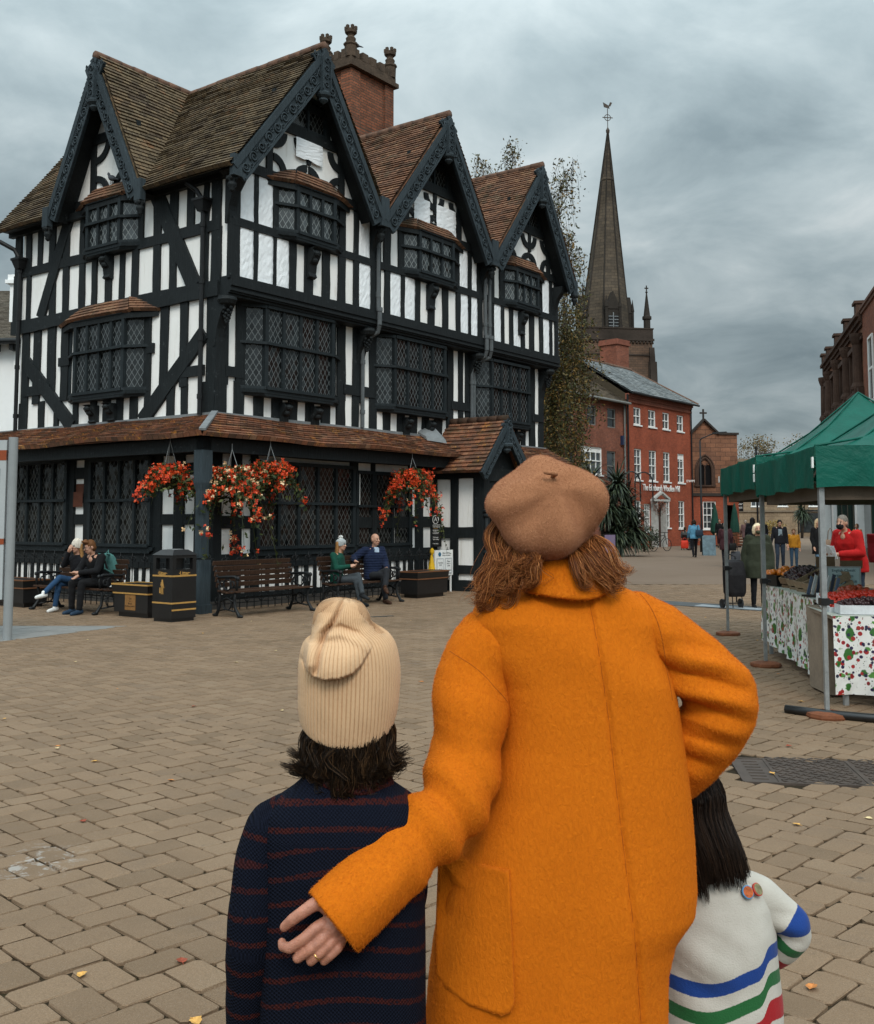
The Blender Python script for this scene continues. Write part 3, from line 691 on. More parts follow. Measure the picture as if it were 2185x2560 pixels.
# ridge tiles
q = MB()
def ridge(p, e, n):
    p, e = Vector(p), Vector(e)
    for k in range(n):
        a = p + (e - p) * k / n; b = p + (e - p) * (k + .97) / n; q.tube([a, b], [.095 + hr.uniform(-.006, .006)] * 2, 8)
M_ridge = plain('ridge_tile', (.13, .072, .048, 1), rough=.9, var=.4, scale=5)
for p_, e_, n_ in (((2.0, VO - .02, TOP + .05), (2.0, 3.3, TOP + .04), 13), ((6.33, VO - .02, TOP + .02), (6.33, 6.4, TOP + .02), 20), ((10.62, VO - .02, TOP - .01), (10.62, 6.4, TOP - .01), 20), ((-.5, 3.33, TOP + .09), (2.0, 3.33, TOP + .07), 8)):
    q = MB(); ridge(p_, e_, n_); q.build('ridge_tiles', M_ridge, H, smooth=True)
# boarded soffits closing the eaves and gable verges (dark)
q = MB()
for a, z, l, r in APX:
    for s, e in ((l, 1), (r, -1)):
        q.hexa([(s + e * .10, VO + .03, 8.13), (s + e * .24, VO + .03, 8.05), (a, VO + .03, z - .18), (a, VO + .03, z - .02), (s + e * .10, -J, 8.13), (s + e * .24, -J, 8.05), (a, -J, z - .18), (a, -J, z - .02)])
for s in (1.8, 4.86): q.hexa([(-.44, s, 8.12), (-.44, s + (.1 if s < 3 else -.1), 8.05), (-.44, 3.33, 10.98), (-.44, 3.33, 11.13), (0, s, 8.12), (0, s + (.1 if s < 3 else -.1), 8.05), (0, 3.33, 10.98), (0, 3.33, 11.13)])
q.box(-.42, 0.0, -.34, 1.9, 8.20, 8.24); q.box(-.42, 0.0, 4.8, 7.0, 8.20, 8.24); q.box(-.12, -.0, -.3, 7.0, 8.1, 8.26)
q.build('soffit', M_timber, H)

# --- bargeboards with scroll carving
def scroll(q, c, ex, ey, n, r0, turns, flip, rad):
    pts = []; rs = []
    for k in range(26):
        t = k / 25; r = r0 * (1 - .86 * t); a = 2 * math.pi * turns * t * flip
        pts.append(Vector(c) + Vector(ex) * r * math.cos(a) + Vector(ey) * r * math.sin(a) + Vector(n) * .012); rs.append(rad * (1 - .35 * t))
    q.tube(pts, rs, 5)
def barge(F, foot, apex, base, w=.40):
    """one raking board from foot (s, z) to apex (s, z), its front face at base"""
    f = Vector(foot); a = Vector(apex); d = a - f; L = d.length; d /= L; sgn = 1 if a.x > f.x else -1
    n2 = Vector((d.y * sgn, -d.x * sgn))     # downward, inside the gable
    P = lambda t, s_, o: F(f.x + d.x * t + n2.x * s_, f.y + d.y * t + n2.y * s_, base + o)
    q = MB()
    def strip(t0, t1, s0, s1, o0, o1):
        q.hexa([P(t0, s0, o0), P(t1, s0, o0), P(t1, s1, o0), P(t0, s1, o0), P(t0, s0, o1), P(t1, s0, o1), P(t1, s1, o1), P(t0, s1, o1)])
    strip(-.03, L + .04, .0, w, -.06, 0.0); strip(-.03, L + .05, -.015, .105, -.05, .035); strip(0, L, w - .045, w, -.06, .022)
    o = q.build('bargeboard', M_barge, H)
    q = MB(); ex = P(1, 0, 0) - P(0, 0, 0); ey = P(0, 1, 0) - P(0, 0, 0); nn = P(0, 0, 1) - P(0, 0, 0)
    m = int(L / .30); flip = 1
    for k in range(m):
        c = P((k + .55) * L / m, .105 + (w - .15) / 2, 0); scroll(q, c, ex * flip, ey, nn, .115, 1.6, flip, .022); flip = -flip
        c2 = P((k + 1.02) * L / m, .105 + (w - .15) * (.25 if flip > 0 else .75), 0); scroll(q, c2, ex, ey * flip, nn, .055, 1.1, flip, .016)
    for s_ in (.12, w - .06):
        q.tube([P(.1 + (L - .2) * k / 40, s_ + .012 * math.sin(k * 1.3), .012) for k in range(41)], .012, 4)
    q.build('carving', M_barge, o, smooth=True)
def pendant(F, s, z, base, h=.85, w=.26):
    q = MB(); c = [F(s + x, zz, o) for o in (base - .06, base + .07) for x, zz in ((-w / 2, z - h), (w / 2, z - h), (w / 2, z - .14), (-w / 2, z - .14))]
    q.hexa(c)
    top = [F(s + x, zz, o) for o in (base - .05, base + .065) for x, zz in ((-w / 2, z - .14), (w / 2, z - .14), (.03, z + .02), (-.03, z + .02))]; q.hexa(top)
    for x in (-w / 2 + .02, w / 2 - .02): q.beam(F(s + x, z - h + .03, base + .08), F(s + x, z - .2, base + .08), .03, .03)
    q.cbox((0, 0, 0), (0.001, .001, .001)) if False else None
    e = F(1, 0, 0) - F(0, 0, 0); n = F(0, 0, 1) - F(0, 0, 0); u = Vector((0, 0, 1))
    for k in range(4): scroll(q, F(s, z - h + .13 + k * .17, base + .07), e * (1 if k % 2 else -1), u, n, .07, 1.3, 1, .016)
    # moulded drop below
    d = F(s, z - h - .08, base - .02); q.lathe([(.13, .08), (.16, .05), (.15, .0), (.09, -.05), (.10, -.09), (.05, -.14), (.0, -.17)], d, 10)
    q.build('gable_pendant', M_barge, H)
for a, z, l, r in APX:
    barge(FR, (l + .02, 8.16), (a, z + .03), -VO); barge(FR, (r - .02, 8.16), (a, z + .03), -VO); pendant(FR, a, z, -VO)
barge(FL, (1.78, 8.16), (3.33, 11.2), .5, .34); barge(FL, (4.88, 8.16), (3.33, 11.2), .5, .34); pendant(FL, 3.33, 11.1, .5, .75, .22)
# boxes where two gables meet, drops under the feet
q = MB()
for s in (3.95, 8.28): q = MB(); q.box(s - .13, s + .13, VO - .03, VO + .10, 7.98, 8.62); q.box(s - .34, s + .34, VO + .12, VO + .5, 8.5, 8.62); q.build('gable_foot', M_barge, H)
for s in (-.30, 12.38): q = MB(); q.box(s - .10, s + .10, VO - .02, VO + .10, 7.95, 8.35); q.build('gable_foot', M_barge, H)
for s in (1.76, 4.9): q = MB(); q.box(-.55, -.42, s - .10, s + .10, 7.92, 8.35); q.build('gable_foot', M_barge, H)
q = MB()
def drop(c):
    q = MB()
    q.lathe([(.03, .14), (.09, .10), (.10, .05), (.06, .0), (.085, -.03), (.085, -.08), (.05, -.12), (.06, -.15), (.02, -.2)], c, 9)
    for k in range(5):
        t = k * 1.257; q.ell(Vector(c) + Vector((.085 * math.cos(t), .085 * math.sin(t), .06)), (.035, .035, .05), 6, 5)
    q.build('carved_drop', M_timber, H, smooth=True)
for s in (-.30, 4.0, 8.33, 12.38): drop(FR(s, 7.86, .70 if s < 12 else .8))
for s in (1.76, 4.9, 7.0): drop(FL(s, 7.82, .46))
# jetty corner brackets with grape pendants
q = MB()
def bracket(s, o0, z, w=.2):
    """curved bracket rising from the wall to carry an overhang, on the right front"""
    q = MB()
    pts = [(o0, z - .95), (o0 + .05, z - .62), (o0 + .15, z - .35), (o0 + .30, z - .16), (o0 + .33, z)]
    for k in range(len(pts) - 1):
        (a, za), (b, zb) = pts[k], pts[k + 1]
        q.hexa([(s - w / 2, -a, za), (s + w / 2, -a, za), (s + w / 2, -b, zb), (s - w / 2, -b, zb), (s - w / 2, -o0 + .06, za), (s + w / 2, -o0 + .06, za), (s + w / 2, -o0 + .06, zb), (s - w / 2, -o0 + .06, zb)])
    q.build('carved_bracket', M_timber, H)
for s in (.0, 4.12, 8.42, 12.0): bracket(s, J, 8.15, .2)
for s in (.06, 4.1, 8.38, 11.85): bracket(s, .02, 5.86, .24)
def grapes(c):
    q = MB()
    q.lathe([(.17, .16), (.19, .10), (.15, .03), (.07, -.02)], c, 10)
    for k in range(26):
        t = k * 2.4; zz = -.02 - .012 * k; r = .10 * (1 - k / 30); q.ell(Vector(c) + Vector((r * math.cos(t), r * math.sin(t), zz)), .034, 6, 5)
    q.build('grape_pendant', M_timber, H)
for s in (.04, 4.1, 8.38, 11.85): grapes(FR(s, 5.66, .24))

# --- oriel windows
def oriel(F, s0, s1, z0, z1, base, proj, side, nl, zt, glass, hood=None, corb=(), lead_hood=True, under=.0):
    plan = [(s0, base), (s0 + side, base + proj), (s1 - side, base + proj), (s1, base)] if side > 0 else [(s0, base), (s0, base + proj), (s1, base + proj), (s1, base)]
    q = MB()
    def post(p, w):
        w *= .8
        q.beam(F(p[0], z0, p[1]), F(p[0], z1, p[1]), w, w, F(1, 0, 0) - F(0, 0, 0))
    for p in plan: post((p[0], p[1] - .02), .11)
    def along(a, b, za, zb, o0, o1, ext=.0):
        a = Vector(a); b = Vector(b); d = (b - a).normalized(); n = Vector((d.y, -d.x)); n = n if n.y > 0 or abs(n.x) > .99 else -n
        if (F is FR or F is FL) and n.y < 0: n = -n
        a = a - d * ext; b = b + d * ext
        q.hexa([F(p.x, z, p.y) for z in (za, zb) for p in (a + n * o0, b + n * o0, b + n * o1, a + n * o1)])
    segs = [(plan[k], plan[k + 1]) for k in range(3)] if side > 0 else [(plan[1], plan[2])]
    for a, b in segs:
        along(a, b, z0 - .03, z0 + .03, -.05, .05); along(a, b, z1 - .05, z1 + .02, -.05, .05); along(a, b, zt - .03, zt + .025, -.04, .065, .03)
    a, b = Vector(plan[1]), Vector(plan[2])
    for k in range(1, nl):
        c = a + (b - a) * k / nl; q.beam(F(c.x, z0, c.y - .01), F(c.x, z1, c.y - .01), .052, .07, F(1, 0, 0) - F(0, 0, 0))
    fr = q.build('window', M_frame, H)
    q = MB()
    for a, b in segs:
        a, b = Vector(a), Vector(b); n = max(1, int(round((b - a).length / (( Vector(plan[2]) - Vector(plan[1])).length / nl))))
        for r0, r1 in ((z0, zt), (zt, z1)):
            for k in range(n):
                p, e = a + (b - a) * k / n, a + (b - a) * (k + 1) / n; w = (e - p).length; off = hr.uniform(0, 9); tl = hr.uniform(-.012, .012)
                q.poly([F(p.x, r0, p.y - .035 + tl), F(e.x, r0, e.y - .035 - tl), F(e.x, r1, e.y - .035 - tl), F(p.x, r1, p.y - .035 + tl)], [(off, r0), (off + w, r0), (off + w, r1), (off, r1)])
    q.build('glass', glass, fr, uv=True)
    # moulded sill and belly
    q = MB(); P4 = [Vector(p) for p in plan]; c = sum(P4, Vector((0, 0))) / 4
    def slab(za, zb, ga, gb):
        lo = [p + (p - c).normalized() * ga for p in P4]; hi = [p + (p - c).normalized() * gb for p in P4]
        lo[0].y = lo[3].y = hi[0].y = hi[3].y = base - .02
        q.hexa([F(p.x, za, p.y) for p in lo] + [F(p.x, zb, p.y) for p in hi])
    slab(z0 - .10, z0 - .025, .10, .13); slab(z0 - .15, z0 - .10, .0, .05)
    q.build('sill', M_frame, fr)
    if hood:
        q = MB(); zc, ext = hood; e = [p + (p - c).normalized() * ext for p in P4]; e[0].y = e[3].y = base + .02; e[0].x -= .12; e[3].x += .12
        tp = [Vector((s0 + .12, base)), Vector((s0 + side + .05, base + .05)), Vector((s1 - side - .05, base + .05)), Vector((s1 - .12, base))]
        E3 = [F(p.x, z1 - .04 - .02 * (k in (0, 3)), p.y) for k, p in enumerate(e)]; T3 = [F(p.x, zc - (.0 if k in (1, 2) else .1), p.y) for k, p in enumerate(tp)]
        for k in range(3): slope_face(q, E3[k + 1] if F is FR else E3[k], E3[k] if F is FR else E3[k + 1], T3[k + 1] if F is FR else T3[k], T3[k] if F is FR else T3[k + 1], .09, .02)
        q.build('window_hood', M_tile_red, fr, uv=True)
        q = MB(); q.hexa([F(p.x, z, p.y) for z in (z1 - .16, z1 - .05) for p in (e[0] * .97 + c * .03, e[1] * .93 + c * .07, e[2] * .93 + c * .07, e[3] * .97 + c * .03)])
        q.hexa([T3[0] + Vector((0, 0, .0)), T3[1] + Vector((0, 0, -.01)), T3[2] + Vector((0, 0, -.01)), T3[3], T3[0] + Vector((0, 0, .07)), T3[1] + Vector((0, 0, .075)), T3[2] + Vector((0, 0, .075)), T3[3] + Vector((0, 0, .07))])
        q.build('hood_soffit', M_timber, fr)
    for s, z, h in corb:
        q = MB(); pr = [(.06, -h), (.13, -h + .03), (.10, -h * .82), (.12, -h * .55), (.20, -h * .35), (.24, -h * .18), (.20, -h * .06), (.27, 0)]
        for k in range(len(pr) - 1):
            (oa, za), (ob, zb) = pr[k], pr[k + 1]; w = .11
            q.hexa([F(s + x, z + zz, base + o) for zz, o2 in ((za, oa), (zb, ob)) for x, o in ((-w, -.02), (w, -.02), (w, o2), (-w, o2))])
        for k, zz in enumerate((-h * .2, -h * .42)): q.ell(F(s, z + zz, base + .19 - k * .05), (.09, .09, .07), 8, 6)
        q.build('corbel', M_timber, fr, smooth=False)
M1, MU, ML = M_glass_mid, M_glass_up, M_glass_low
oriel(FR, 1.14, 3.10, 7.36, 8.36, J, .20, .44, 3, 7.88, MU, (8.62, .16), ((2.12, 7.16, .62),))
oriel(FR, 5.12, 7.34, 7.36, 8.36, J, .20, .46, 3, 7.88, MU, (8.60, .16), ((6.18, 7.16, .60),))
oriel(FR, 9.34, 11.24, 7.36, 8.33, J, .20, .42, 3, 7.88, MU, (8.58, .16), ((10.18, 7.16, .62),))
oriel(FR, .60, 3.40, 4.20, 5.82, 0, .26, .44, 4, 5.08, M1, None, ((1.72, 3.98, .48), (2.62, 3.98, .48)))
oriel(FR, 4.62, 7.36, 4.22, 5.80, 0, .26, .42, 4, 5.10, M1, None, ((5.68, 4.0, .46), (6.55, 4.0, .46)))
oriel(FR, 8.58, 11.2, 4.22, 5.76, 0, .26, .42, 4, 5.06, M1, None, ((9.6, 4.0, .45), (10.45, 4.0, .45)))
oriel(FL, 2.30, 4.22, 7.30, 8.30, 0, .24, .42, 3, 7.82, MU, (8.58, .14), ((3.30, 7.14, .50),))
oriel(FL, 2.00, 4.62, 4.26, 5.84, 0, .24, .50, 4, 5.12, M1, (6.10, .26), ((3.05, 4.02, .38), (3.68, 4.02, .38)))
# gable lights, tiny, dark
for a, z, l, r in APX:
    q = MB()
    for s in (-.52, 0, .52): q.beam(FR(a + s, 9.58, J + .03), FR(a + s, 10.3, J + .03), .08, .06, (1, 0, 0))
    for z_ in (9.6, 10.28): q.beam(FR(a - .55, z_, J + .03), FR(a + .55, z_, J + .03), .055, .07)
    w_ = q.build('window', M_frame, H)
    q = MB(); q.poly([FR(a - .5, 9.6, J + .012), FR(a + .5, 9.6, J + .012), FR(a + .5, 10.25, J + .012), FR(a - .5, 10.25, J + .012)], [(0, 0), (1, 0), (1, .65), (0, .65)]); q.build('glass', ML, w_, uv=True)

# --- ground floor
q = MB()
q.box(-.03, 0, 0, .02, 0, 3.3) if False else None
# left front: dark storey-high timbers, small white panels
for gp in [(-.05, .48), (.80, 1.09), (1.46, 1.72), (3.70, 3.97), (4.30, 4.50), (6.42, 6.6)]: studs(q, FL, [gp], 0, 3.2, 0.0, .05)
for z, w in ((2.62, .22), (1.66, .20), (.86, .3), (.1, .3)): bar(q, FL, 0, z, 6.5, z, w, 0, .046, 6)
bar(q, FL, 3.9, 2.07, 4.4, 2.07, .12, 0, .04); bar(q, FL, 0, 3.06, 6.5, 3.06, .34, 0, .06, 6)
for gp in [(-.05, .15), (.42, .66), (.92, 1.06), (3.8, 4.05), (4.5, 4.6), (5.85, 5.95), (6.1, 6.37), (6.71, 6.9), (8.35, 8.6), (9.2, 9.5), (9.9, 10.2), (11.6, 11.9)]: studs(q, FR, [gp], 0, 3.3, 0.0, .05)
for z, w in ((1.6, .24), (.86, .28), (.1, .3), (3.06, .34)): bar(q, FR, 0, z, 11.9, z, w, 0, .046, 8)
q.build('timber_frame', M_timber, H)
# studs and white panels of the dado behind the railings
q = MB(); r_ = 0
for k in range(26):
    s = .3 + k * .24; bar(q, FL, s, .15, s, .86, .075, 0, .03)
for k in range(42):
    s = .3 + k * .27; bar(q, FR, s, .15, s, .86, .085, 0, .03)
q.build('dado_studs', M_timber, H)
q = MB(); q.poly([FL(3.97, 2.05, .012), FL(4.29, 2.05, .012), FL(4.29, 2.40, .012), FL(3.97, 2.40, .012)]); q.poly([FL(3.97, 1.92, .068), FL(4.30, 1.92, .068), FL(4.30, 2.23, .068), FL(3.97, 2.23, .068)])
q.build('brown_panel', plain('brown_board', (.115, .035, .018, 1), rough=.6), H)
oriel(FL, 4.52, 6.46, 1.14, 2.90, 0, .10, 0, 4, 2.06, ML); oriel(FL, 1.74, 3.68, 1.14, 2.88, 0, .10, 0, 4, 2.04, ML)
oriel(FR, 1.04, 3.84, 1.10, 2.78, 0, .10, 0, 5, 1.98, ML); oriel(FR, 4.02, 5.86, 1.10, 2.7, -.02, .06, 0, 3, 1.95, ML); oriel(FR, 9.3, 11.3, 1.10, 2.7, 0, .10, 0, 4, 1.95, ML)
# --- pent roof with its hip
EL, ER, ZT, ZE = 1.04, .86, 3.58, 3.12
q = MB()
def pent(e0, e1, t0, t1): slope_face(q, e0, e1, t0, t1, .105, .03)
pent((-EL, 7.2, ZE), (-EL, -ER, ZE), (-.03, 7.2, ZT), (-.03, -.03, ZT))
pent((-EL, -ER, ZE), (6.75, -ER, ZE), (-.03, -.03, ZT), (6.75, -.03, ZT))
pent((8.35, -ER, ZE), (12.0, -ER, ZE), (8.35, -.03, ZT), (12.0, -.03, ZT))
q.build('pent_roof', M_tile_lich, H, uv=True)
q = MB(); q.box(-.07, .0, -.06, 7.2, 3.55, 3.66); q.box(-.04, 12.0, -.07, 0, 3.552, 3.662)
q.beam((-EL, -ER, ZE + .10), (-.05, -.05, ZT + .08), .12, .04); q.hexa([(6.2, -.3, 3.5), (6.7, -.5, 3.45), (6.7, -.04, 3.8), (6.2, -.04, 3.66), (6.2, -.25, 3.6), (6.7, -.45, 3.55), (6.7, -.02, 3.95), (6.2, -.02, 3.72)])
q.build('lead_flashing', M_lead, H)
# eaves beam and posts
q = MB(); q.box(-.82, -.64, -.64, 7.2, 2.86, 3.10); q.box(-.82, 6.6, -.64, -.46, 2.862, 3.102); q.box(-.64, 0, -.46, 7.2, 3.06, 3.08); q.box(-.64, 6.7, -.46, 0, 3.061, 3.081)
q.build('eaves_beam', M_timber, H)
def pent_post(x, y):
    q = MB(); a = .115; b = .085
    q.box(x - a, x + a, y - a, y + a, 2.30, 2.88)
    q.hexa([(x - b, y - b, 2.15), (x + b, y - b, 2.15), (x + b, y + b, 2.15), (x - b, y + b, 2.15), (x - a, y - a, 2.30), (x + a, y - a, 2.30), (x + a, y + a, 2.30), (x - a, y + a, 2.30)])
    q.box(x - b, x + b, y - b, y + b, .98, 2.15)
    for sx in (-1, 1): q.box(x + sx * (b - .03), x + sx * (b + .008), y - .03, y + .03, 1.0, 2.2); q.box(x - .03, x + .03, y + sx * (b - .03), y + sx * (b + .008), 1.0, 2.2)
    q.box(x - a, x + a, y - a, y + a, 0, .94); q.box(x - .14, x + .14, y - .14, y + .14, 0, .16)
    q.build('pent_post', M_post, H)
pent_post(-.74, -.55); pent_post(-.74, 6.9)
# plinth
q = MB(); q.box(-.12, 12.0, -.12, 0, 0, .14); q.box(-.121, 0, 0, 7.0, 0, .141); q.build('plinth', plain('plinth_stone', (.06, .055, .05, 1), rough=.9, var=.3, scale=4), H)
# --- porch
PX0, PX1, PO = 6.82, 8.15, 1.40; PC = 7.5
q = MB(); q.box(PX0, PX0 + .06, -PO, 0, 0, 2.75); q.build('porch_wall', M_plaster, H)
q = MB()
def FP(s, z, o=0.0): return Vector((PX0 - o, -s, z))
for gp in [(0, .13), (.55, .76), (1.2, 1.40)]: studs(q, FP, [gp], 0, 2.75, 0.0, .045)
for z, w in ((2.75, .28), (1.36, .26), (.5, .2), (.1, .3)): bar(q, FP, 0, z, 1.4, z, w, 0, .05)
q.box(PX0 - .08, PX0 + .16, -PO - .12, -PO + .12, 0, 2.76); q.box(PX1 - .14, PX1 + .08, -PO - .12, -PO + .12, 0, 2.76); q.box(PX0 - .1, PX1 + .1, -PO - .08, -PO + .1, 2.55, 2.85)
q.box(PX1 - .05, PX1, -PO, 0, 0, 2.75)
for k in range(7):
    t0, t1 = R(180 - k * 180 / 7), R(180 - (k + 1) * 180 / 7); c = (PC, 1.95); r = .50
    q.hexa([(c[0] + rr * math.cos(t), y, c[1] + rr * 1.15 * math.sin(t)) for y in (-PO - .04, -PO + .06) for rr, t in ((r, t0), (r + .12, t0), (r + .12, t1), (r, t1))])
q.box(PX0 + .16, PX1 - .14, -PO - .03, -PO + .03, 2.42, 2.6)
q.build('porch_frame', M_timber, H)
q = MB(); q.tube([(PX0 - .04, -PO - .16, .1), (PX0 - .04, -PO - .16, 1.75)], .045, 8)
for z in (.9, 1.75, 1.85): q.lathe([(.05, -.05), (.085, -.02), (.085, .02), (.05, .05)], (PX0 - .04, -PO - .16, z), 8)
q.tube([(PX0 - .04, -PO - .16, 1.85), (PX0 - .04, -PO - .16, 2.2)], [.05, .02], 8); q.build('porch_column', M_timber, H, smooth=True)
q = MB(); q.box(PC - .55, PC + .55, -.2, -.1, 0, 2.4); q.build('door', plain('dark_door', (.008, .008, .008, 1), rough=.5), H)
q = MB()
slope_face(q, (PX0 - .40, 0.02, 2.74), (PX0 - .40, -PO - .28, 2.74), (PC, .02, 3.98), (PC, -PO - .28, 3.98), .125, .035)
slope_face(q, (PX1 + .42, -PO - .28, 2.74), (PX1 + .42, .02, 2.74), (PC, -PO - .28, 3.98), (PC, .02, 3.98), .125, .035)
q.build('porch_roof', M_tile_lich, H, uv=True)
q = MB(); ridge((PC, -PO - .3, 4.03), (PC, 0, 4.03), 6); q.build('ridge_tiles', M_tile_red, H, smooth=True)
barge(FR, (PX0 - .40, 2.74), (PC, 3.99), PO + .28, .26); barge(FR, (PX1 + .42, 2.74), (PC, 3.99), PO + .28, .26); pendant(FR, PC, 3.95, PO + .28, .5, .16)
q = MB(); q.poly([FR(PX0 - .2, 2.8, PO), FR(PX1 + .2, 2.8, PO), FR(PC, 3.85, PO)]); q.build('porch_gable', M_timber, H)

# --- rainwater pipes
M_gpipe = plain('grey_pipe', (.085, .095, .10, 1), rough=.55, var=.25, scale=6)
q = MB()
def pipe(F, s, z0, z1, o, r=.045):
    q.tube([F(s, z0, o), F(s, z1, o)], r, 8)
    for z in np.arange(z0 + .3, z1, 1.1): q.tube([F(s, z, o), F(s, z + .09, o)], r * 1.28, 8)
def hopper(F, s, z, o):
    q.hexa([F(s + x, z - .2, o + y) for x, y in ((-.08, -.08), (.08, -.08), (.08, .08), (-.08, .08))] + [F(s + x, z, o + y) for x, y in ((-.15, -.1), (.15, -.1), (.15, .14), (-.15, .14))]); q.hexa([F(s + x, z, o + y) for x, y in ((-.17, -.1), (.17, -.1), (.17, .15), (-.17, .15))] + [F(s + x, z + .05, o + y) for x, y in ((-.17, -.1), (.17, -.1), (.17, .15), (-.17, .15))])
pipe(FL, .30, 3.62, 7.5, .12); hopper(FL, .30, 7.72, .12); q.tube([FL(.30, 7.72, .12), FL(.45, 7.95, .16), FL(.6, 8.1, .3)], .05, 8)
q.build('downpipe', M_iron, H); q = MB(); pipe(FL, 6.48, 3.62, 7.3, .12); hopper(FL, 6.48, 7.5, .12); q.tube([FL(6.48, 7.5, .12), FL(6.6, 7.75, .2), FL(6.9, 7.95, .4)], .05, 8)
q.build('downpipe', M_iron, H)
q = MB()
for s, n_ in ((4.22, 1), (8.43, 2)):
    for k in range(n_):
        q = MB(); x = s + k * .2; pipe(FR, x, 6.22, 7.9, J + .09); pipe(FR, x, 5.9, 6.22, J + .13, .055)
        q.tube([FR(x, 5.9, J + .13), FR(x + .02, 5.75, .42), FR(x - .08 - k * .1, 5.6, .15), FR(x - .10 - k * .1, 5.4, .09)], .05, 8); pipe(FR, x - .10 - k * .1, 3.66, 5.4, .09); q.build('downpipe', M_gpipe, H)
q = MB(); q.tube([FR(12.12, 6.1, J + .02), FR(12.12, 7.9, J + .02)], .05, 8); q.tube([FR(12.45, 8.14, .84), FR(12.45, 8.16, -3)], .07, 8); q.tube([FL(-.75, 8.03, .5), FL(1.7, 8.03, .5)], .05, 8) if False else None
q.build('gutter', M_iron, H)
q = MB(); q.tube([(8.45, VO + .5, 8.6), (8.45, VO + .5, 8.95)], .05, 8); q.build('vent_pipe', M_lead, H)

# --- chimney
CH = (7.15, 8.85, 3.0, 3.95)
q = MB()
def bbox(x0, x1, y0, y1, z0, z1, tz=None):
    """box with brick UVs in metres"""
    for (ax, ay, bx, by) in ((x0, y0, x1, y0), (x1, y0, x1, y1), (x1, y1, x0, y1), (x0, y1, x0, y0)):
        L = math.hypot(bx - ax, by - ay); q.poly([(ax, ay, z0), (bx, by, z0), (bx, by, z1), (ax, ay, z1)], [(ax + ay, z0), (ax + ay + L, z0), (ax + ay + L, z1), (ax + ay, z1)])
    q.poly([(x0, y0, z1), (x1, y0, z1), (x1, y1, z1), (x0, y1, z1)], [(x0, y0), (x1, y0), (x1, y1), (x0, y1)]); q.poly([(x0, y1, z0), (x1, y1, z0), (x1, y0, z0), (x0, y0, z0)])
x0, x1, y0, y1 = CH
bbox(x0, x1, y0, y1, 9, 13.72); bbox(x1 - .32, x1 + .05, y0 - .06, y0 + .3, 9, 13.70); bbox(x0 - .05, x0 + .32, y0 - .06, y0 + .3, 9, 13.68)
for k in range(4): bbox(x0 - .40 + k * .1, x1 + .40 - k * .1, y0 - .40 + k * .1, y1 + .2, 9, 11.85 + k * .16)
ch = q.build('chimney', M_brick_ch, H, uv=True)
q = MB(); sm = .16
q.box(x0 - sm, x1 + sm, y0 - sm, y1 + sm, 13.72, 13.84); q.box(x0 - sm * .6, x1 + sm * .6, y0 - sm * .6, y1 + sm * .6, 13.84, 14.0)
for k in range(5): q.box(x0 + .02 + k * .36, x0 + .24 + k * .36, y0 - .1, y0 + .06, 14.0, 14.24)
for k in range(4): q.box(x0 - .1, x0 + .06, y0 + .1 + k * .27, y0 + .26 + k * .27, 14.0, 14.24)
for k in range(5): q.box(x0 + .02 + k * .36, x0 + .24 + k * .36, y1 - .06, y1 + .1, 14.0, 14.24)
q.build('chimney_cap', plain('chimney_stone', (.075, .052, .036, 1), rough=.95, var=.45, scale=3, bump=.5, bscale=14, bdist=.02), ch)
q = MB()
for x, y in ((x0 + .02, y0 + .02), (x1 - .02, y0 + .02), (x0 + .02, y1 - .02), (x1 - .02, y1 - .02)):
    q = MB(); q.lathe([(.16, 0), (.17, .30), (.20, .33), (.20, .37), (.12, .41), (.14, .52), (.09, .58), (.10, .62), (.16, .66), (.17, .74), (.12, .78)], (x, y, 14.0), 8)
    for k in range(6):
        t = k * math.pi / 3; q.cbox((x + .13 * math.cos(t), y + .13 * math.sin(t), 14.80), (.07, .07, .10))
    q.build('finial', MATS['chimney_stone'], ch)

# --- the two birds up there
M_bird = plain('pigeon_grey', (.055, .06, .07, 1), rough=.7, var=.35, scale=30)
def pigeon(label, p, rz):
    t = thing('pigeon', label, 'bird', p, rz)
    q = MB(); q.loft([((-.17, 0, .085), .01, .025), ((-.1, 0, .10), .02, .035), ((0, 0, .12), .035, .055)], 10)
    q.ell((0, 0, .125), (.115, .06, .062), 12, 8, Quaternion((0, 1, 0), R(-22))); q.chain([(.07, 0, .16), (.10, 0, .21), (.115, 0, .235)], [.04, .028, .03]); q.ell((.118, 0, .24), .03, 8, 6)
    q.cap((-.06, 0, .10), (-.20, 0, .06), .028, .012); melt(q, 'body', M_bird, t, .008, 3)
    q = MB(); q.tube([(.14, 0, .238), (.168, 0, .228)], [.009, .002], 6)
    for s in (-.02, .02): q.tube([(.005, s, .075), (.01, s, .0), (.04, s, .0)], .006, 5)
    q.build('beak_and_legs', plain('bird_leg', (.12, .06, .045, 1)), t)
Hm = Matrix.Translation(H.location) @ Matrix.Rotation(R(53.4), 4, 'Z')
pigeon('grey pigeon standing on the small tiled hood over the upper left window', Hm @ FL(3.2, 8.64, .10), R(53.4 - 90 + 180))
pigeon('dark bird perched on the brick chimney top beside the tall finial', Hm @ Vector((x0 + .14, y0 - .05, 14.24)), R(180))
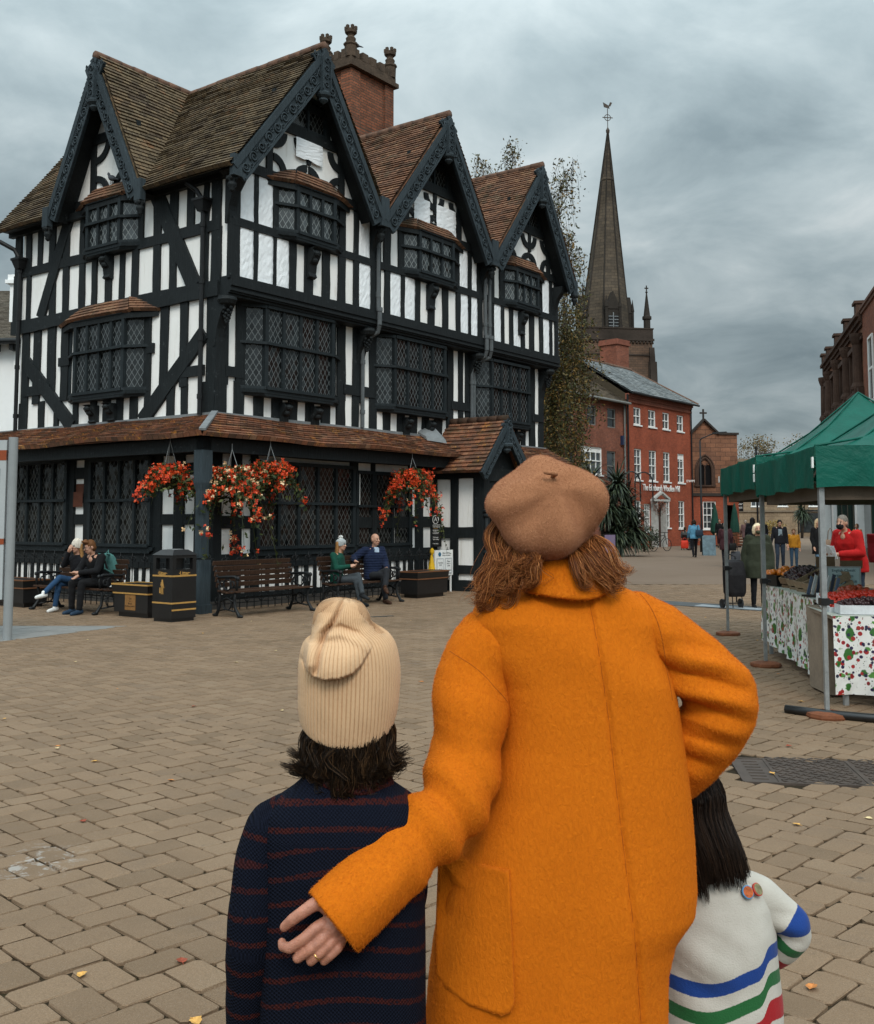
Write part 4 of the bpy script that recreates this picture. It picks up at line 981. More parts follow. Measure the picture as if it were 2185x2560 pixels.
# ------------------------------------------------------------------ the street beyond
sr = random.Random(5)
class Fac:
    """a building front: origin on the ground, heading of its front; s along it, o outward (towards the street)"""
    def __init__(s, t): s.t = t
    def __call__(s, a, z, o=0.0): return Vector((a, -o, z))
def wallq(q, x0, x1, z0, z1, o=0.0, holes=()):
    """front wall with openings, brick UVs in metres, reveals 0.1 m deep"""
    xs = sorted({x0, x1, *[h[0] for h in holes], *[h[1] for h in holes]}); zs = sorted({z0, z1, *[h[2] for h in holes], *[h[3] for h in holes]})
    for i in range(len(xs) - 1):
        for j in range(len(zs) - 1):
            cx, cz = (xs[i] + xs[i + 1]) / 2, (zs[j] + zs[j + 1]) / 2
            if any(h[0] < cx < h[1] and h[2] < cz < h[3] for h in holes): continue
            q.poly([(xs[i], -o, zs[j]), (xs[i + 1], -o, zs[j]), (xs[i + 1], -o, zs[j + 1]), (xs[i], -o, zs[j + 1])], [(xs[i], zs[j]), (xs[i + 1], zs[j]), (xs[i + 1], zs[j + 1]), (xs[i], zs[j + 1])])
    for a, b, c, d in holes:
        for P in (((a, c), (a, d)), ((b, d), (b, c)), ((b, c), (a, c)), ((a, d), (b, d))):
            (xa, za), (xb, zb) = P; L = math.hypot(xb - xa, zb - za)
            q.poly([(xa, -o, za), (xb, -o, zb), (xb, -o + .14, zb), (xa, -o + .14, za)], [(0, 0), (L, 0), (L, .14), (0, .14)])
def boxq(q, x0, x1, y0, y1, z0, z1, top=True, front=True):
    for (ax, ay, bx, by) in (((x0, y0, x1, y0),) if front else ()) + ((x1, y0, x1, y1), (x1, y1, x0, y1), (x0, y1, x0, y0)):
        L = math.hypot(bx - ax, by - ay); q.poly([(ax, ay, z0), (bx, by, z0), (bx, by, z1), (ax, ay, z1)], [(0, z0), (L, z0), (L, z1), (0, z1)])
    if top: q.poly([(x0, y0, z1), (x1, y0, z1), (x1, y1, z1), (x0, y1, z1)], [(x0, y0), (x1, y0), (x1, y1), (x0, y1)])
def sash(parent, a, b, c, d, o=0.0, cols=2, rows=4, mf=None, mp=None, sill=True, blind=0.0):
    mf = mf or M_white; mp = mp or M_pane; y = -o + .10; q = MB(); w = .07
    for x0, x1, z0, z1 in ((a, a + w, c, d), (b - w, b, c, d), (a + w, b - w, c, c + w), (a + w, b - w, d - w, d), (a + w, b - w, (c + d) / 2 - .03, (c + d) / 2 + .03)): q.box(x0, x1, y - .05, y + .02, z0, z1)
    for k in range(1, cols): x = a + (b - a) * k / cols; q.box(x - .018, x + .018, y - .03, y + .02, c + w, d - w)
    for k in range(1, rows):
        z = c + (d - c) * k / rows
        if abs(z - (c + d) / 2) > .05: q.box(a + w, b - w, y - .028, y + .018, z - .016, z + .016)
    if blind: q.box(a + w, b - w, y - .01, y + .01, d - w - blind, d - w)
    f = q.build('window', mf, parent)
    q = MB(); q.poly([(a + .02, y + .025, c + .02), (b - .02, y + .025, c + .02), (b - .02, y + .025, d - .02), (a + .02, y + .025, d - .02)]); q.build('pane', mp, f)
    if sill: q = MB(); q.box(a - .07, b + .07, -o - .07, -o + .1, c - .09, c - .003); q.build('sill', mf, f)
    return f
# --- red mill shop
MS = thing('red_brick_shop', 'three-storey bright red painted brick shop with white sash windows and a slate roof', 'shop building', (11.5, 62.8, 0), R(52))
q = MB(); holes = []
W1 = [(.92, 1.9), (2.9, 3.95), (4.92, 5.9), (7.05, 8.05)]
for a, b in W1: holes += [(a, b, 7.55, 8.62), (a, b, 4.14, 6.06)]
G1 = [(.84, 1.75, 1.35, 2.88), (2.1, 3.0, 1.0, 2.7), (4.9, 5.8, 1.2, 2.92), (7.05, 8.0, 1.15, 2.95)]; holes += G1
wallq(q, 0.0, 9.15, 0, 9.3, 0, holes); boxq(q, 0, 9.15, 0, 7.2, 0, 9.3, False, False)
for x in (0, 9.15):
    P = [(x, .0, 9.3), (x, 7.2, 9.3), (x, 3.6, 11.75)]; q.poly(P, [(p[1], p[2]) for p in P]) if x else None
q.build('wall', M_brick_mill, MS, uv=True)
q = MB(); q.poly([(-.005, 0, 7.5), (-.005, 0, 9.35), (-.005, 3.6, 11.78), (-.005, 7.2, 9.3), (-.005, 7.2, 7.5)]); q.build('flank_render', plain('brown_render', (.055, .042, .026, 1), rough=.95, var=.2), MS)
for k, (a, b) in enumerate(W1): sash(MS, a, b, 7.55, 8.62, 0, 2, 2, mp=M_pane_d if k == 2 else M_pane); sash(MS, a, b, 4.14, 6.06, 0, 2, 4, blind=.3 if k == 3 else 0)
for k, (a, b, c, d) in enumerate(G1): sash(MS, a, b, c, d, 0, 3 if k == 1 else 2, 4)
q = MB(); slope_face(q, (-.1, -.38, 9.42), (9.55, -.38, 9.42), (-.1, 3.6, 11.9), (7.6, 3.6, 11.9), .26, .03); slope_face(q, (9.55, -.38, 9.42), (9.55, 7.5, 9.42), (7.6, 3.6, 11.9), (7.6, 3.61, 11.9), .26, .03)
q.poly([(-.1, 7.5, 9.42), (-.1, 3.6, 11.9), (7.6, 3.6, 11.9), (9.55, 7.5, 9.42)]); q.build('roof', M_slate, MS, uv=True)
q = MB(); q.tube([(-.15, 3.6, 11.98), (7.6, 3.6, 11.98)], .12, 8); q.tube([(7.6, 3.6, 11.96), (9.6, -.4, 9.5)], .07, 8); q.build('ridge_tiles', M_ridge, MS)
q = MB()
for z, p in ((9.0, .06), (9.12, .12), (9.24, .2)): q.box(-.05, 9.2, -p, 0.05, z, z + .13)
for k in range(46): q.box(.03 + k * .2, .13 + k * .2, -.13, 0, 8.86, 8.99)
q.build('dentil_cornice', M_brick_mill, MS)
q = MB(); q.tube([(-.1, -.45, 9.40), (9.6, -.45, 9.40)], .07, 8); q.tube([(-.05, -.12, 0), (-.05, -.12, 9.3)], .06, 8); q.tube([(9.05, -.1, 0), (9.05, -.1, 9.3)], .05, 8); q.build('gutter', M_iron, MS)
text('The Edinburgh Woollen Mill', .58, M_white, MS, frameM((4.55, -.05, 3.70), (1, 0, 0), (0, 0, 1)), 'shop_name', .015, sx=.80)
# doorway with its small pediment
q = MB()
q.beam((2.6, -.4, 3.0), (3.7, -.4, 3.42), .22, .12, (0, 0, 1)); q.beam((4.8, -.4, 3.0), (3.7, -.4, 3.42), .22, .12, (0, 0, 1)); q.box(2.6, 4.8, -.5, -.2, 2.86, 2.99)
for x in (3.15, 4.4): q.box(x - .09, x + .09, -.42, 0, 0, 2.86)
q.build('porch', plain('worn_white', (.42, .42, .40, 1), rough=.7, var=.25, scale=5), MS)
q = MB(); q.box(3.24, 4.3, -.05, .06, 0, 2.5); q.build('door', plain('brown_door', (.05, .022, .015, 1), rough=.5), MS)
tag(text('EWM', .24, M_white, None, frameM((16.75, 68.7, 4.25), (1, .05, 0), (0, 0, 1)), 'hanging_sign', .02), 'small hanging sign with white letters at the corner of the red shop', 'sign')
M_leafg = None
# --- lower brown brick building to its left
LB = thing('brown_brick_building', 'lower two-storey brown brick building with dark sash windows left of the red shop', 'building', (11.5, 62.8, 0), R(52))
q = MB(); hl = [(-4.55, -3.5, 7.15, 8.3), (-2.18, -1.12, 7.15, 8.3), (-5.3, -2.85, 4.3, 5.9), (-2.3, -1.2, 4.0, 5.75), (-7.0, -6.0, 4.0, 5.75), (-9.4, -8.4, 4.0, 5.75), (-9.4, -8.4, 7.15, 8.3), (-7.0, -6.0, 7.15, 8.3)]
wallq(q, -11.5, -.02, 0, 8.7, -.12, hl); boxq(q, -11.5, -.02, .12, 7, 0, 8.7, False, False); q.build('wall', M_brick_low, LB, uv=True)
M_gframe = plain('grey_frame', (.16, .16, .15, 1), rough=.5)
for a, b, c, d in hl:
    if a == -5.3: sash(LB, a, b, c, d, -.12, 4, 1, blind=.25)
    else: sash(LB, a, b, c, d, -.12, 1, 2, M_gframe, M_pane_d if c > 6 else M_pane, False)
q = MB(); slope_face(q, (-11.7, -.25, 8.72), (-.02, -.25, 8.72), (-11.7, 3.5, 11.0), (-.02, 3.5, 11.0), .2, .03); q.build('roof', M_oldtile, LB, uv=True)
q = MB(); q.tube([(-11.7, -.32, 8.7), (-.1, -.32, 8.7)], .08, 8); q.tube([(-.25, 0.0, 0), (-.25, 0.0, 8.6)], .06, 8); q.build('gutter', M_gframe, LB)
q = MB(); q.box(-.62, -.40, -.05, .1, 6.2, 6.75); q.build('alarm_box', plain('blue_box', (.02, .03, .07, 1), rough=.4), LB)
# flank wall of the red shop's gable above the lower roof is part of the shop; its tall stack behind the roof
ST = thing('brick_chimney_stack', 'tall plain red brick chimney stack rising behind the slate roof', 'chimney', (13.0, 75.5, 0), R(45))
q = MB(); boxq(q, -.75, .75, -.75, .75, 0, 14.4); q.build('stack', M_brick_low, ST, uv=True)
q = MB(); q.box(-.85, .85, -.85, .85, 14.4, 14.58); q.box(-.8, .8, -.8, .8, 14.58, 14.8); q.build('cap', M_brick_mill, ST)
# --- sandstone hall with the pointed window
HL = thing('sandstone_hall', 'small red sandstone hall with a cross-topped gable and a large pointed window', 'hall', (17.15, 70.1, 0), R(8))
q = MB(); wallq(q, 0, 3.3, 3.3, 7.5, 0, [(.38, 1.52, 4.05, 5.4)]); boxq(q, 0, 3.3, 0, 12, 0, 7.5, True, False)
q.poly([(0, 0, 7.5), (1.95, 0, 7.5), (.92, 0, 8.45)], [(0, 0), (1.95, 0), (.92, .95)]); q.poly([(1.95, .3, 7.5), (0, .3, 7.5), (.92, .3, 8.45)], [(0, 0), (1.95, 0), (.92, .95)]); q.build('wall', M_stone_hall, HL, uv=True)
q = MB(); wallq(q, 0, 3.3, 0, 3.3, .04, [(.75, 1.68, 1.1, 2.95), (2.25, 2.9, 0, 2.7)]); q.build('wall', M_brick_mill, HL, uv=True)
sash(HL, .75, 1.68, 1.1, 2.95, .04, 3, 4)
q = MB(); q.beam((-.05, -.06, 7.52), (.92, -.06, 8.5), .3, .12); q.beam((1.98, -.06, 7.52), (.92, -.06, 8.5), .3, .12); q.box(1.9, 3.4, -.1, .3, 7.48, 7.62); q.build('coping', plain('dark_coping', (.035, .028, .024, 1), rough=.9, var=.3, scale=3), HL); q = MB(); q.box(-.02, 3.35, -.12, .1, 3.3, 3.5); q.build('string_course', MATS['dark_coping'], HL); q = MB()
q.box(.87, .97, -.06, .04, 8.5, 9.2); q.box(.68, 1.16, -.06, .04, 8.88, 8.99); q.build('cross', MATS['dark_coping'], HL)
q = MB(); c = .95
pts = [(.42, 4.05)] + [(c - .53 + 1.06 * (1 - math.cos(R(a))) , 5.0 + 1.06 * math.sin(R(a)) * .98) for a in range(0, 61, 10)] ; pts2 = [(2 * c - x, z) for x, z in pts[::-1]]
q.poly([(x, .06, z) for x, z in pts + pts2]); gl_ = q.build('window', plain('dark_tracery_glass', (.006, .006, .007, 1), rough=.3, spec=.4), HL)
q = MB()
for L in (pts, pts2):
    q.tube([(x, -.03, z) for x, z in L], .09, 6)
    q.tube([(c + (x - c) * 1.25, -.05, 4.0 + (z - 4.0) * 1.10) for x, z in L], .06, 6)
q.tube([(c, .0, 4.05), (c, .0, 5.3)], .05, 6); q.tube([(c, .0, 5.3), (c - .3, 0, 5.6)], .04, 6); q.tube([(c, .0, 5.3), (c + .3, 0, 5.6)], .04, 6); q.box(.2, 1.7, -.12, .05, 3.95, 4.05)
q.build('tracery', M_stone_hall, gl_)
# --- church
CHU = thing('church_tower', 'tall dark sandstone church tower with a slender leaning spire and weathercock', 'church', (26.6, 163, 0), R(9))
q = MB(); boxq(q, -5.7, 5.7, -5.7, 5.7, 0, 29.6); q.build('tower', M_stone, CHU, uv=True)
q = MB(); q.box(-5.95, 5.95, -5.95, 5.95, 29.2, 29.55); q.box(-5.8, 5.8, -5.8, -5.3, 29.55, 31.0); q.box(-5.8, 5.8, 5.3, 5.8, 29.55, 31.0); q.box(-5.8, -5.3, -5.3, 5.3, 29.55, 31.0); q.box(5.3, 5.8, -5.3, 5.3, 29.55, 31.0); q.box(-5.9, 5.9, -5.9, -5.2, 31.0, 31.2); q.box(5.2, 5.9, -5.2, 5.9, 31.0, 31.2)
for k in range(20): q.ell((-5.4 + k * .57, -5.85, 28.95), .2, 6, 5)
for k in range(20): q.ell((5.85, -5.4 + k * .57, 28.95), .2, 6, 5)
for sx in (-1, 1):
    for z0, w in ((0, 1.5), (22, .9)):
        w *= .55; x = sx * (5.7 + w / 2 - .3); q.hexa([(x - w, -6.2 - w / 3, z0), (x + w, -6.2 - w / 3, z0), (x + w, -5.2, z0), (x - w, -5.2, z0), (x - w, -5.9, z0 + 26 - z0 * .9), (x + w * .6, -5.9, z0 + 26 - z0 * .9), (x + w * .6, -5.2, z0 + 26 - z0 * .9), (x - w, -5.2, z0 + 26 - z0 * .9)])
for z in (26.9, 14): q.box(-5.85, 5.85, -5.85, -5.6, z, z + .2)
q.build('parapet', M_stone, CHU)
lean = lambda z: (.0 + .95 * max(0, (z - 30) / 35) , 0)
def octo(z, r): return [(lean(z)[0] + r * math.cos(R(22.5 + 45 * k)), r * math.sin(R(22.5 + 45 * k)), z) for k in range(8)]
q = MB(); zs = [30, 36, 44, 52, 55.9, 56.0, 56.3, 56.4, 60, 64.0]; rs_ = [4.05, 3.42, 2.42, 1.46, 1.02, 1.12, 1.12, .98, .55, .12]
for i in range(len(zs) - 1):
    A, B = octo(zs[i], rs_[i]), octo(zs[i + 1], rs_[i + 1])
    for k in range(8):
        k2 = (k + 1) % 8; w0, w1 = rs_[i] * .38, rs_[i + 1] * .38; q.poly([A[k], A[k2], B[k2], B[k]], [(k * 3.3 - w0, zs[i]), (k * 3.3 + w0, zs[i]), (k * 3.3 + w1, zs[i + 1]), (k * 3.3 - w1, zs[i + 1])])
sp = q.build('spire', M_spire, CHU, uv=True)
q = MB()
for k in range(8): q.tube([octo(z, r)[k] for z, r in ((30, 4.1), (44, 2.46), (56, 1.05), (64, .13))], [.16, .13, .1, .06], 5)
q.build('spire_ribs', M_spire, sp)
# lucarne facing the street
for az in (-90, 0, 180):
    q = MB(); M_ = Matrix.Rotation(R(az + 90), 4, 'Z'); q.T = M_
    q.box(-1.15, 1.15, -4.2, -2.6, 30, 34.4); q.hexa([(-1.25, -4.3, 34.4), (1.25, -4.3, 34.4), (1.25, -2.4, 34.4), (-1.25, -2.4, 34.4), (-.05, -4.25, 37.2), (.05, -4.25, 37.2), (.05, -2.2, 37.2), (-.05, -2.2, 37.2)])
    for x in (-1.1, 1.1): q.lathe([(.22, 0), (.22, 4.6), (.3, 4.7), (.02, 6.6)], (x, -4.25, 30), 6)
    l_ = q.build('lucarne', M_spire, sp); 
    q = MB(); q.T = M_
    for x in (-.45, .45):
        q.box(x - .32, x + .32, -4.26, -4.2, 30.4, 33.4)
    q.build('opening', plain('louvre_dark', (.008, .008, .009, 1)) if az == -90 else MATS['louvre_dark'], l_)
    q = MB(); q.T = M_
    for x in (-.45, .45):
        for k in range(6): q.beam((x, -4.30, 30.7 + k * .5), (x, -4.36, 30.62 + k * .5), .66, .12)
    q.box(-.07, .07, -4.34, -4.2, 30.2, 33.8); q.build('louvres', M_lead, l_)
for sx, sy in ((1, -1), (-1, -1), (1, 1), (-1, 1)):
    q = MB(); c = (sx * 5.1, sy * 5.1, 30.6); q.lathe([(.72, 0), (.62, .4), (.55, .5), (.55, 2.0), (.75, 2.1), (.75, 2.5), (.55, 2.6), (.10, 6.2), (.22, 6.35), (.1, 6.5)], c, 8); q.box(c[0] - .07, c[0] + .07, c[1] - .07, c[1] + .07, 37, 38); q.box(c[0] - .3, c[0] + .3, c[1] - .07, c[1] + .07, 37.5, 37.66); q.build('pinnacle', M_spire, CHU)
q = MB(); t0 = lean(64)[0]; q.lathe([(.14, 0), (.3, .5), (.32, .8), (.16, 1.1), (.06, 1.3)], (t0, 0, 63.6), 8); q.tube([(t0, 0, 64.5), (t0, 0, 68)], .06, 6)
for k in range(24): a0, a1 = R(k * 15), R(k * 15 + 15); q.tube([(t0 + .5 * math.cos(a0), 0, 66.5 + .5 * math.sin(a0)), (t0 + .5 * math.cos(a1), 0, 66.5 + .5 * math.sin(a1))], .06, 5)
q.box(t0 - .85, t0 + .85, -.05, .05, 66.44, 66.56)
q.hexa([(t0 - .6, -.03, 68.2), (t0 + .35, -.03, 68.0), (t0 + .35, .03, 68.0), (t0 - .6, .03, 68.2), (t0 - .75, -.03, 69.0), (t0 + .2, -.03, 68.5), (t0 + .2, .03, 68.5), (t0 - .75, .03, 69.0)]); q.hexa([(t0 + .1, -.03, 68.3), (t0 + .5, -.03, 68.4), (t0 + .5, .03, 68.4), (t0 + .1, .03, 68.3), (t0 + .45, -.03, 69.1), (t0 + .8, -.03, 69.0), (t0 + .8, .03, 69.0), (t0 + .45, .03, 69.1)])
q.build('weathercock', plain('weathervane', (.05, .035, .025, 1), rough=.5), sp)
# --- right side of the street: orange brick house, then the sandstone bank front
BK = thing('sandstone_bank', 'ornate brown sandstone classical front with pilasters and a heavy stepped cornice on the right', 'building', (19.4, 47.7, 0), R(75))
# this front faces left across the street: local y is away from the street, so outward is -x side -> use mirrored frame
RZ = lambda a, z, o=0.0: Vector((a, o, z))
q = MB(); boxq(q, -2.8, 13.2, -14, 0, 0, 10.3); q.build('wall', M_stone_hall, BK, uv=True)
q = MB()
for z0, z1, o in ((10.2, 10.38, .10), (10.38, 10.58, .20), (10.58, 10.75, .32)): q.box(-2.8, 13.2 + o, -.1, o, z0, z1); q.box(13.2, 13.2 + o, -14, -.1, z0 + .002, z1 + .002)
q.box(-2.8, 13.3, -.1, .12, 9.6, 9.72); q.box(-2.8, 13.4, -.1, .3, 7.15, 7.45); q.box(-2.8, 13.3, -.1, .2, 6.95, 7.15); q.box(-2.8, 13.2, -.6, .03, 10.75, 11.05)
for s in (-2.2, 2.0, 6.1, 10.3, 12.8): q.box(s - .35, s + .35, -.12, .26, 10.75, 11.2); q.box(s - .42, s + .42, -.12, .34, 11.2, 11.32)
q.build('cornice', M_stone_hall, BK)
for s in (-1.9, 2.0, 6.1, 10.3, 12.8):
    q = MB(); q.lathe([(.34, 0), (.34, .12), (.30, .2), (.25, .3), (.22, 2.0), (.25, 2.05), (.30, 2.2), (.34, 2.35), (.34, 2.5)], (s, .16, 7.45), 12); q.box(s - .45, s + .45, 0, .4, 7.0, 7.44); q.build('column', M_stone_hall, BK, smooth=False)
for s in (0, 4.1, 8.2, 11.6):
    q = MB(); q.box(s - .8, s + .8, -.02, .03, 7.5, 9.4); w_ = q.build('window', M_pane_d, BK)
    q = MB(); q.box(s - .95, s - .8, 0, .2, 7.45, 9.5); q.box(s + .8, s + .95, 0, .2, 7.45, 9.5); q.box(s - .05, s + .05, 0, .12, 7.45, 9.5); q.box(s - .95, s + .95, 0, .25, 9.35, 9.55); q.build('frame', M_stone_hall, w_)
OB = thing('orange_brick_building', 'tall orange brick building with a white sash window at the right edge', 'building', (19.4, 47.7, 0), R(75))
q = MB(); q.box(-2.84, -2.82, -10, 0, 0, 1) if False else None
boxq(q, -22, -2.82, -12, .05, 0, 10.8); q.build('wall', M_brick_r, OB, uv=True)
q = MB(); q.box(-22, -2.75, -.1, .18, 10.8, 10.92); q.box(-22, -2.78, -.1, .12, 10.65, 10.8); q.build('parapet', plain('brick_coping', (.13, .07, .05, 1), rough=.9, var=.3), OB)
for s in (-5.2, -8.4, -12):
    q = MB(); q.box(s - .65, s - .55, 0, .12, 6.6, 9.3); q.box(s + .55, s + .65, 0, .12, 6.6, 9.3); q.box(s - .55, s + .55, 0, .12, 9.2, 9.3); q.box(s - .7, s + .7, 0, .2, 6.45, 6.6); q.box(s - .55, s + .55, 0, .1, 7.9, 8.0); f_ = q.build('window', M_white, OB); q = MB(); q.box(s - .55, s + .55, -.1, .07, 6.6, 9.2); q.build('pane', M_pane, f_)
SF = thing('green_shopfront', 'dark green shopfront with white pilasters under the sandstone front behind the stall', 'shopfront', (19.4, 47.7, 0), R(75))
M_gshop = plain('dark_green_paint', (.010, .034, .022, 1), rough=.35, var=.2, spec=.5)
q = MB(); q.box(-12, 12.8, -.05, .52, 2.75, 3.5); q.box(-12, 12.8, 0, .44, 0, .5); q.build('fascia', M_gshop, SF)
q = MB(); q.box(-12, 12.8, 0, .37, .5, 2.75); q.build('pane', M_pane_d, SF)
for s in (9.8, 5.6, 5.0, 2.9, .6, -1.5, -3.6, -7, -10):
    wht = s in (9.8, 5.6, -3.6); q = MB(); w_ = .35 if wht else .10; q.box(s - w_, s + w_, .3, .66 if wht else .5, 0, 2.75); q.build('pilaster', M_white if wht else M_gshop, SF)
# --- the far end of the street
FB = thing('pale_stone_building', 'low pale sandstone building closing the far end of the street', 'building', (31.5, 112, 0), R(-6))
q = MB(); hf = [(2.2, 3.2, 3.2, 5.6), (5.0, 6.0, 3.2, 5.6), (8.2, 9.2, 3.2, 5.6), (11.4, 12.4, 3.2, 5.6)]; wallq(q, -8, 22, 0, 8.1, 0, hf); boxq(q, -8, 22, 0, 10, 0, 8.1, True, False); q.build('wall', M_stone_pale, FB, uv=True)
for h_ in hf: sash(FB, *h_, 0, 2, 2)
q = MB(); q.box(-8, 22, -.3, .1, 8.0, 8.3); q.box(-8, 22, -.15, .1, 2.6, 2.75); q.build('coping', plain('pale_coping', (.18, .14, .10, 1), rough=.9), FB)
SHL = thing('bus_shelter', 'dark framed glass bus shelter in the far background behind the shoppers', 'bus shelter', (38.6, 101, 0), 0)
q = MB(); q.box(-3.5, 3.5, -.8, .8, 2.55, 2.7)
for x in (-3.4, -1.2, 1.1, 3.4): q.box(x - .05, x + .05, .6, .7, 0, 2.55)
q.box(-3.4, 3.4, .62, .68, .5, .6); q.build('frame', M_iron, SHL); q = MB(); q.box(-3.3, -1.3, .64, .66, .6, 2.4); q.build('poster_pane', M_pane, SHL)
# white rendered building peeping past the left end of the timbered house
WB = thing('white_rendered_building', 'white rendered building with sash windows behind the left end of the timbered house', 'building', (-9.2, 27.2, 0), R(-4))
q = MB(); hw = [(-1.75, -.75, 4.05, 5.75), (-1.72, -.7, 1.6, 3.05), (-4.8, -3.8, 4.05, 5.75)]
wallq(q, -14, 2, 0, 6.4, 0, hw); boxq(q, -14, 2, 0, 8, 0, 6.4, False, False); q.build('wall', M_render, WB, uv=True)
for h_ in hw: sash(WB, *h_, 0, 1, 2)
q = MB(); q.box(-14, 2, -.06, .04, 3.45, 3.55); q.box(-2.0, -1.8, -.08, .04, 3.9, 6.2)
for x0, x1, z in ((-1.95, -.55, 3.12), (-1.95, -.55, 3.9)): q.box(x0, x1, -.09, .04, z, z + .10)
q.build('moulding', M_render, WB)
q = MB(); slope_face(q, (-14.3, -.35, 6.35), (2.2, -.35, 6.35), (-14.3, 4, 8.6), (2.2, 4, 8.6), .12, .02); q.build('roof', tile_mat('drab_tile', [(.05, (.09, .075, .06, 1)), (1, (.17, .145, .115, 1))], None, mossa=.3), WB, uv=True)
q = MB(); q.tube([(-14.3, -.42, 6.32), (2.2, -.42, 6.32)], .08, 8)
for k in range(30): q.box(-14 + k * .5, -13.9 + k * .5, -.36, 0, 6.1, 6.3)
q.build('gutter', M_iron, WB)
q = MB(); q.box(-2.65, -.9, .9, 1.8, 6.4, 8.15); q.box(-2.75, -.8, .8, 1.9, 8.15, 8.25); q.box(-2.7, -.85, .85, 1.85, 8.25, 8.4); q.build('chimney', M_render, WB)

# ------------------------------------------------------------------ street furniture far off
def lamp(label, p, h, arm):
    t = thing('street_lamp', label, 'street lamp', p, 0); q = MB(); q.tube([(0, 0, 0), (0, 0, .9), (0, 0, h)], [.07, .06, .04], 8); q.lathe([(.11, 0), (.10, .9), (.07, 1.0)], (0, 0, 0), 10)
    q.tube([(0, 0, h), (.1, 0, h + .12), (.5, 0, h + .28), (arm - .5, 0, h + .36)], .035, 6); q.build('pole', M_iron, t, smooth=True)
    q = MB(); q.hexa([(arm - .55, -.09, h + .34), (arm + .25, -.07, h + .42), (arm + .25, .07, h + .42), (arm - .55, .09, h + .34), (arm - .5, -.08, h + .44), (arm + .2, -.06, h + .48), (arm + .2, .06, h + .48), (arm - .5, .08, h + .44)]); q.build('lamp_head', M_iron, t)
lamp('tall black lamp post with a curved arm in front of the sandstone hall', (14.0, 55.2, 0), 5.9, 1.2)
t = thing('lantern_post', 'dark post with a small hanging lantern beyond the green gazebo', 'street lamp', (22.6, 73.5, 0), 0)
q = MB(); q.tube([(0, 0, 0), (0, 0, 6.9)], .07, 8); q.tube([(0, 0, 6.4), (.9, 0, 6.4)], .035, 6); q.build('pole', M_iron, t); q = MB(); q.lathe([(.04, .3), (.12, .2), (.28, .02), (.22, -.2), (.1, -.28)], (.95, 0, 6.2), 8); q.build('lantern', M_iron, t)
M_canvas_g = plain('parasol_green', (.008, .050, .034, 1), rough=.8, var=.25, scale=4)
for lb, p in (('closed dark green parasol standing beside the sash window of the hall', (17.9, 67.2, 0)), ('closed dark green parasol nearest the metal tent leg', (18.6, 65.2, 0))):
    t = thing('closed_parasol', lb, 'parasol', p, 0, 'closed parasols outside the hall'); q = MB(); q.tube([(0, 0, 0), (0, 0, 2.75)], .03, 6); q.box(-.3, .3, -.3, .3, 0, .08); q.build('pole', M_iron, t)
    q = MB(); q.lathe([(.10, .7), (.30, .95), (.27, 1.4), (.16, 2.2), (.06, 2.65), (.02, 2.75)], (0, 0, 0), 10); q.build('canopy', M_canvas_g, t, smooth=False)
t = thing('wooden_barrier', 'low brown slatted wooden barrier outside the hall', 'barrier', (18.2, 63.4, 0), R(10))
q = MB()
for k in range(5): q.box(-.55, .55, -.03, .03, .12 + k * .17, .24 + k * .17)
for x in (-.5, 0, .5): q.box(x - .04, x + .04, -.05, .05, 0, .95)
q.build('slats', plain('barrier_wood', (.13, .05, .025, 1), rough=.7, var=.3, scale=8), t)
t = thing('direction_sign', 'black direction sign board with small white lettering on a post in the distance', 'sign', (20.9, 73, 0), 0)
q = MB(); q.tube([(0, 0, 0), (0, 0, 3.1)], .05, 6); q.box(-.35, .55, -.03, .03, 2.3, 3.1); q.build('board', M_blackpl, t); q = MB(); q.box(-.05, .2, -.04, .04, 1.5, 2.0); q.build('orange_notice', plain('orange_notice', (.55, .20, .05, 1)), t)
text('To river\n& shops', .24, M_white, t, frameM((.1, -.04, 2.7), (1, 0, 0), (0, 0, 1)), 'lettering', .004)
t = thing('poster_board', 'small board with a purple poster beside the spiky plant', 'poster board', (7.8, 47.2, 0), R(12)); q = MB(); q.box(-.28, .28, -.03, .03, .15, 1.05); q.tube([(-.25, 0, 0), (-.25, 0, .2)], .02, 5); q.tube([(.25, 0, 0), (.25, 0, .2)], .02, 5); q.build('board', M_blackpl, t)
q = MB(); q.box(-.25, .25, -.04, -.034, .2, 1.0); q.build('poster', plain('purple_poster', (.10, .075, .16, 1), rough=.5, var=.6, scale=5, col2=(.20, .16, .20, 1)), t)
t = thing('pavement_sign', 'pale blue pavement sign behind the woman in the blue jacket', 'sign', (12.9, 49.6, 0), R(-8)); q = MB(); q.hexa([(-.3, -.25, 0), (.3, -.25, 0), (.3, -.2, 0), (-.3, -.2, 0), (-.3, -.03, .95), (.3, -.03, .95), (.3, .02, .95), (-.3, .02, .95)]); q.hexa([(-.3, .2, 0), (.3, .2, 0), (.3, .25, 0), (-.3, .25, 0), (-.3, 0, .95), (.3, 0, .95), (.3, .03, .95), (-.3, .03, .95)]); q.build('board', plain('pale_blue_board', (.085, .14, .17, 1), rough=.4, var=.5, scale=6), t)
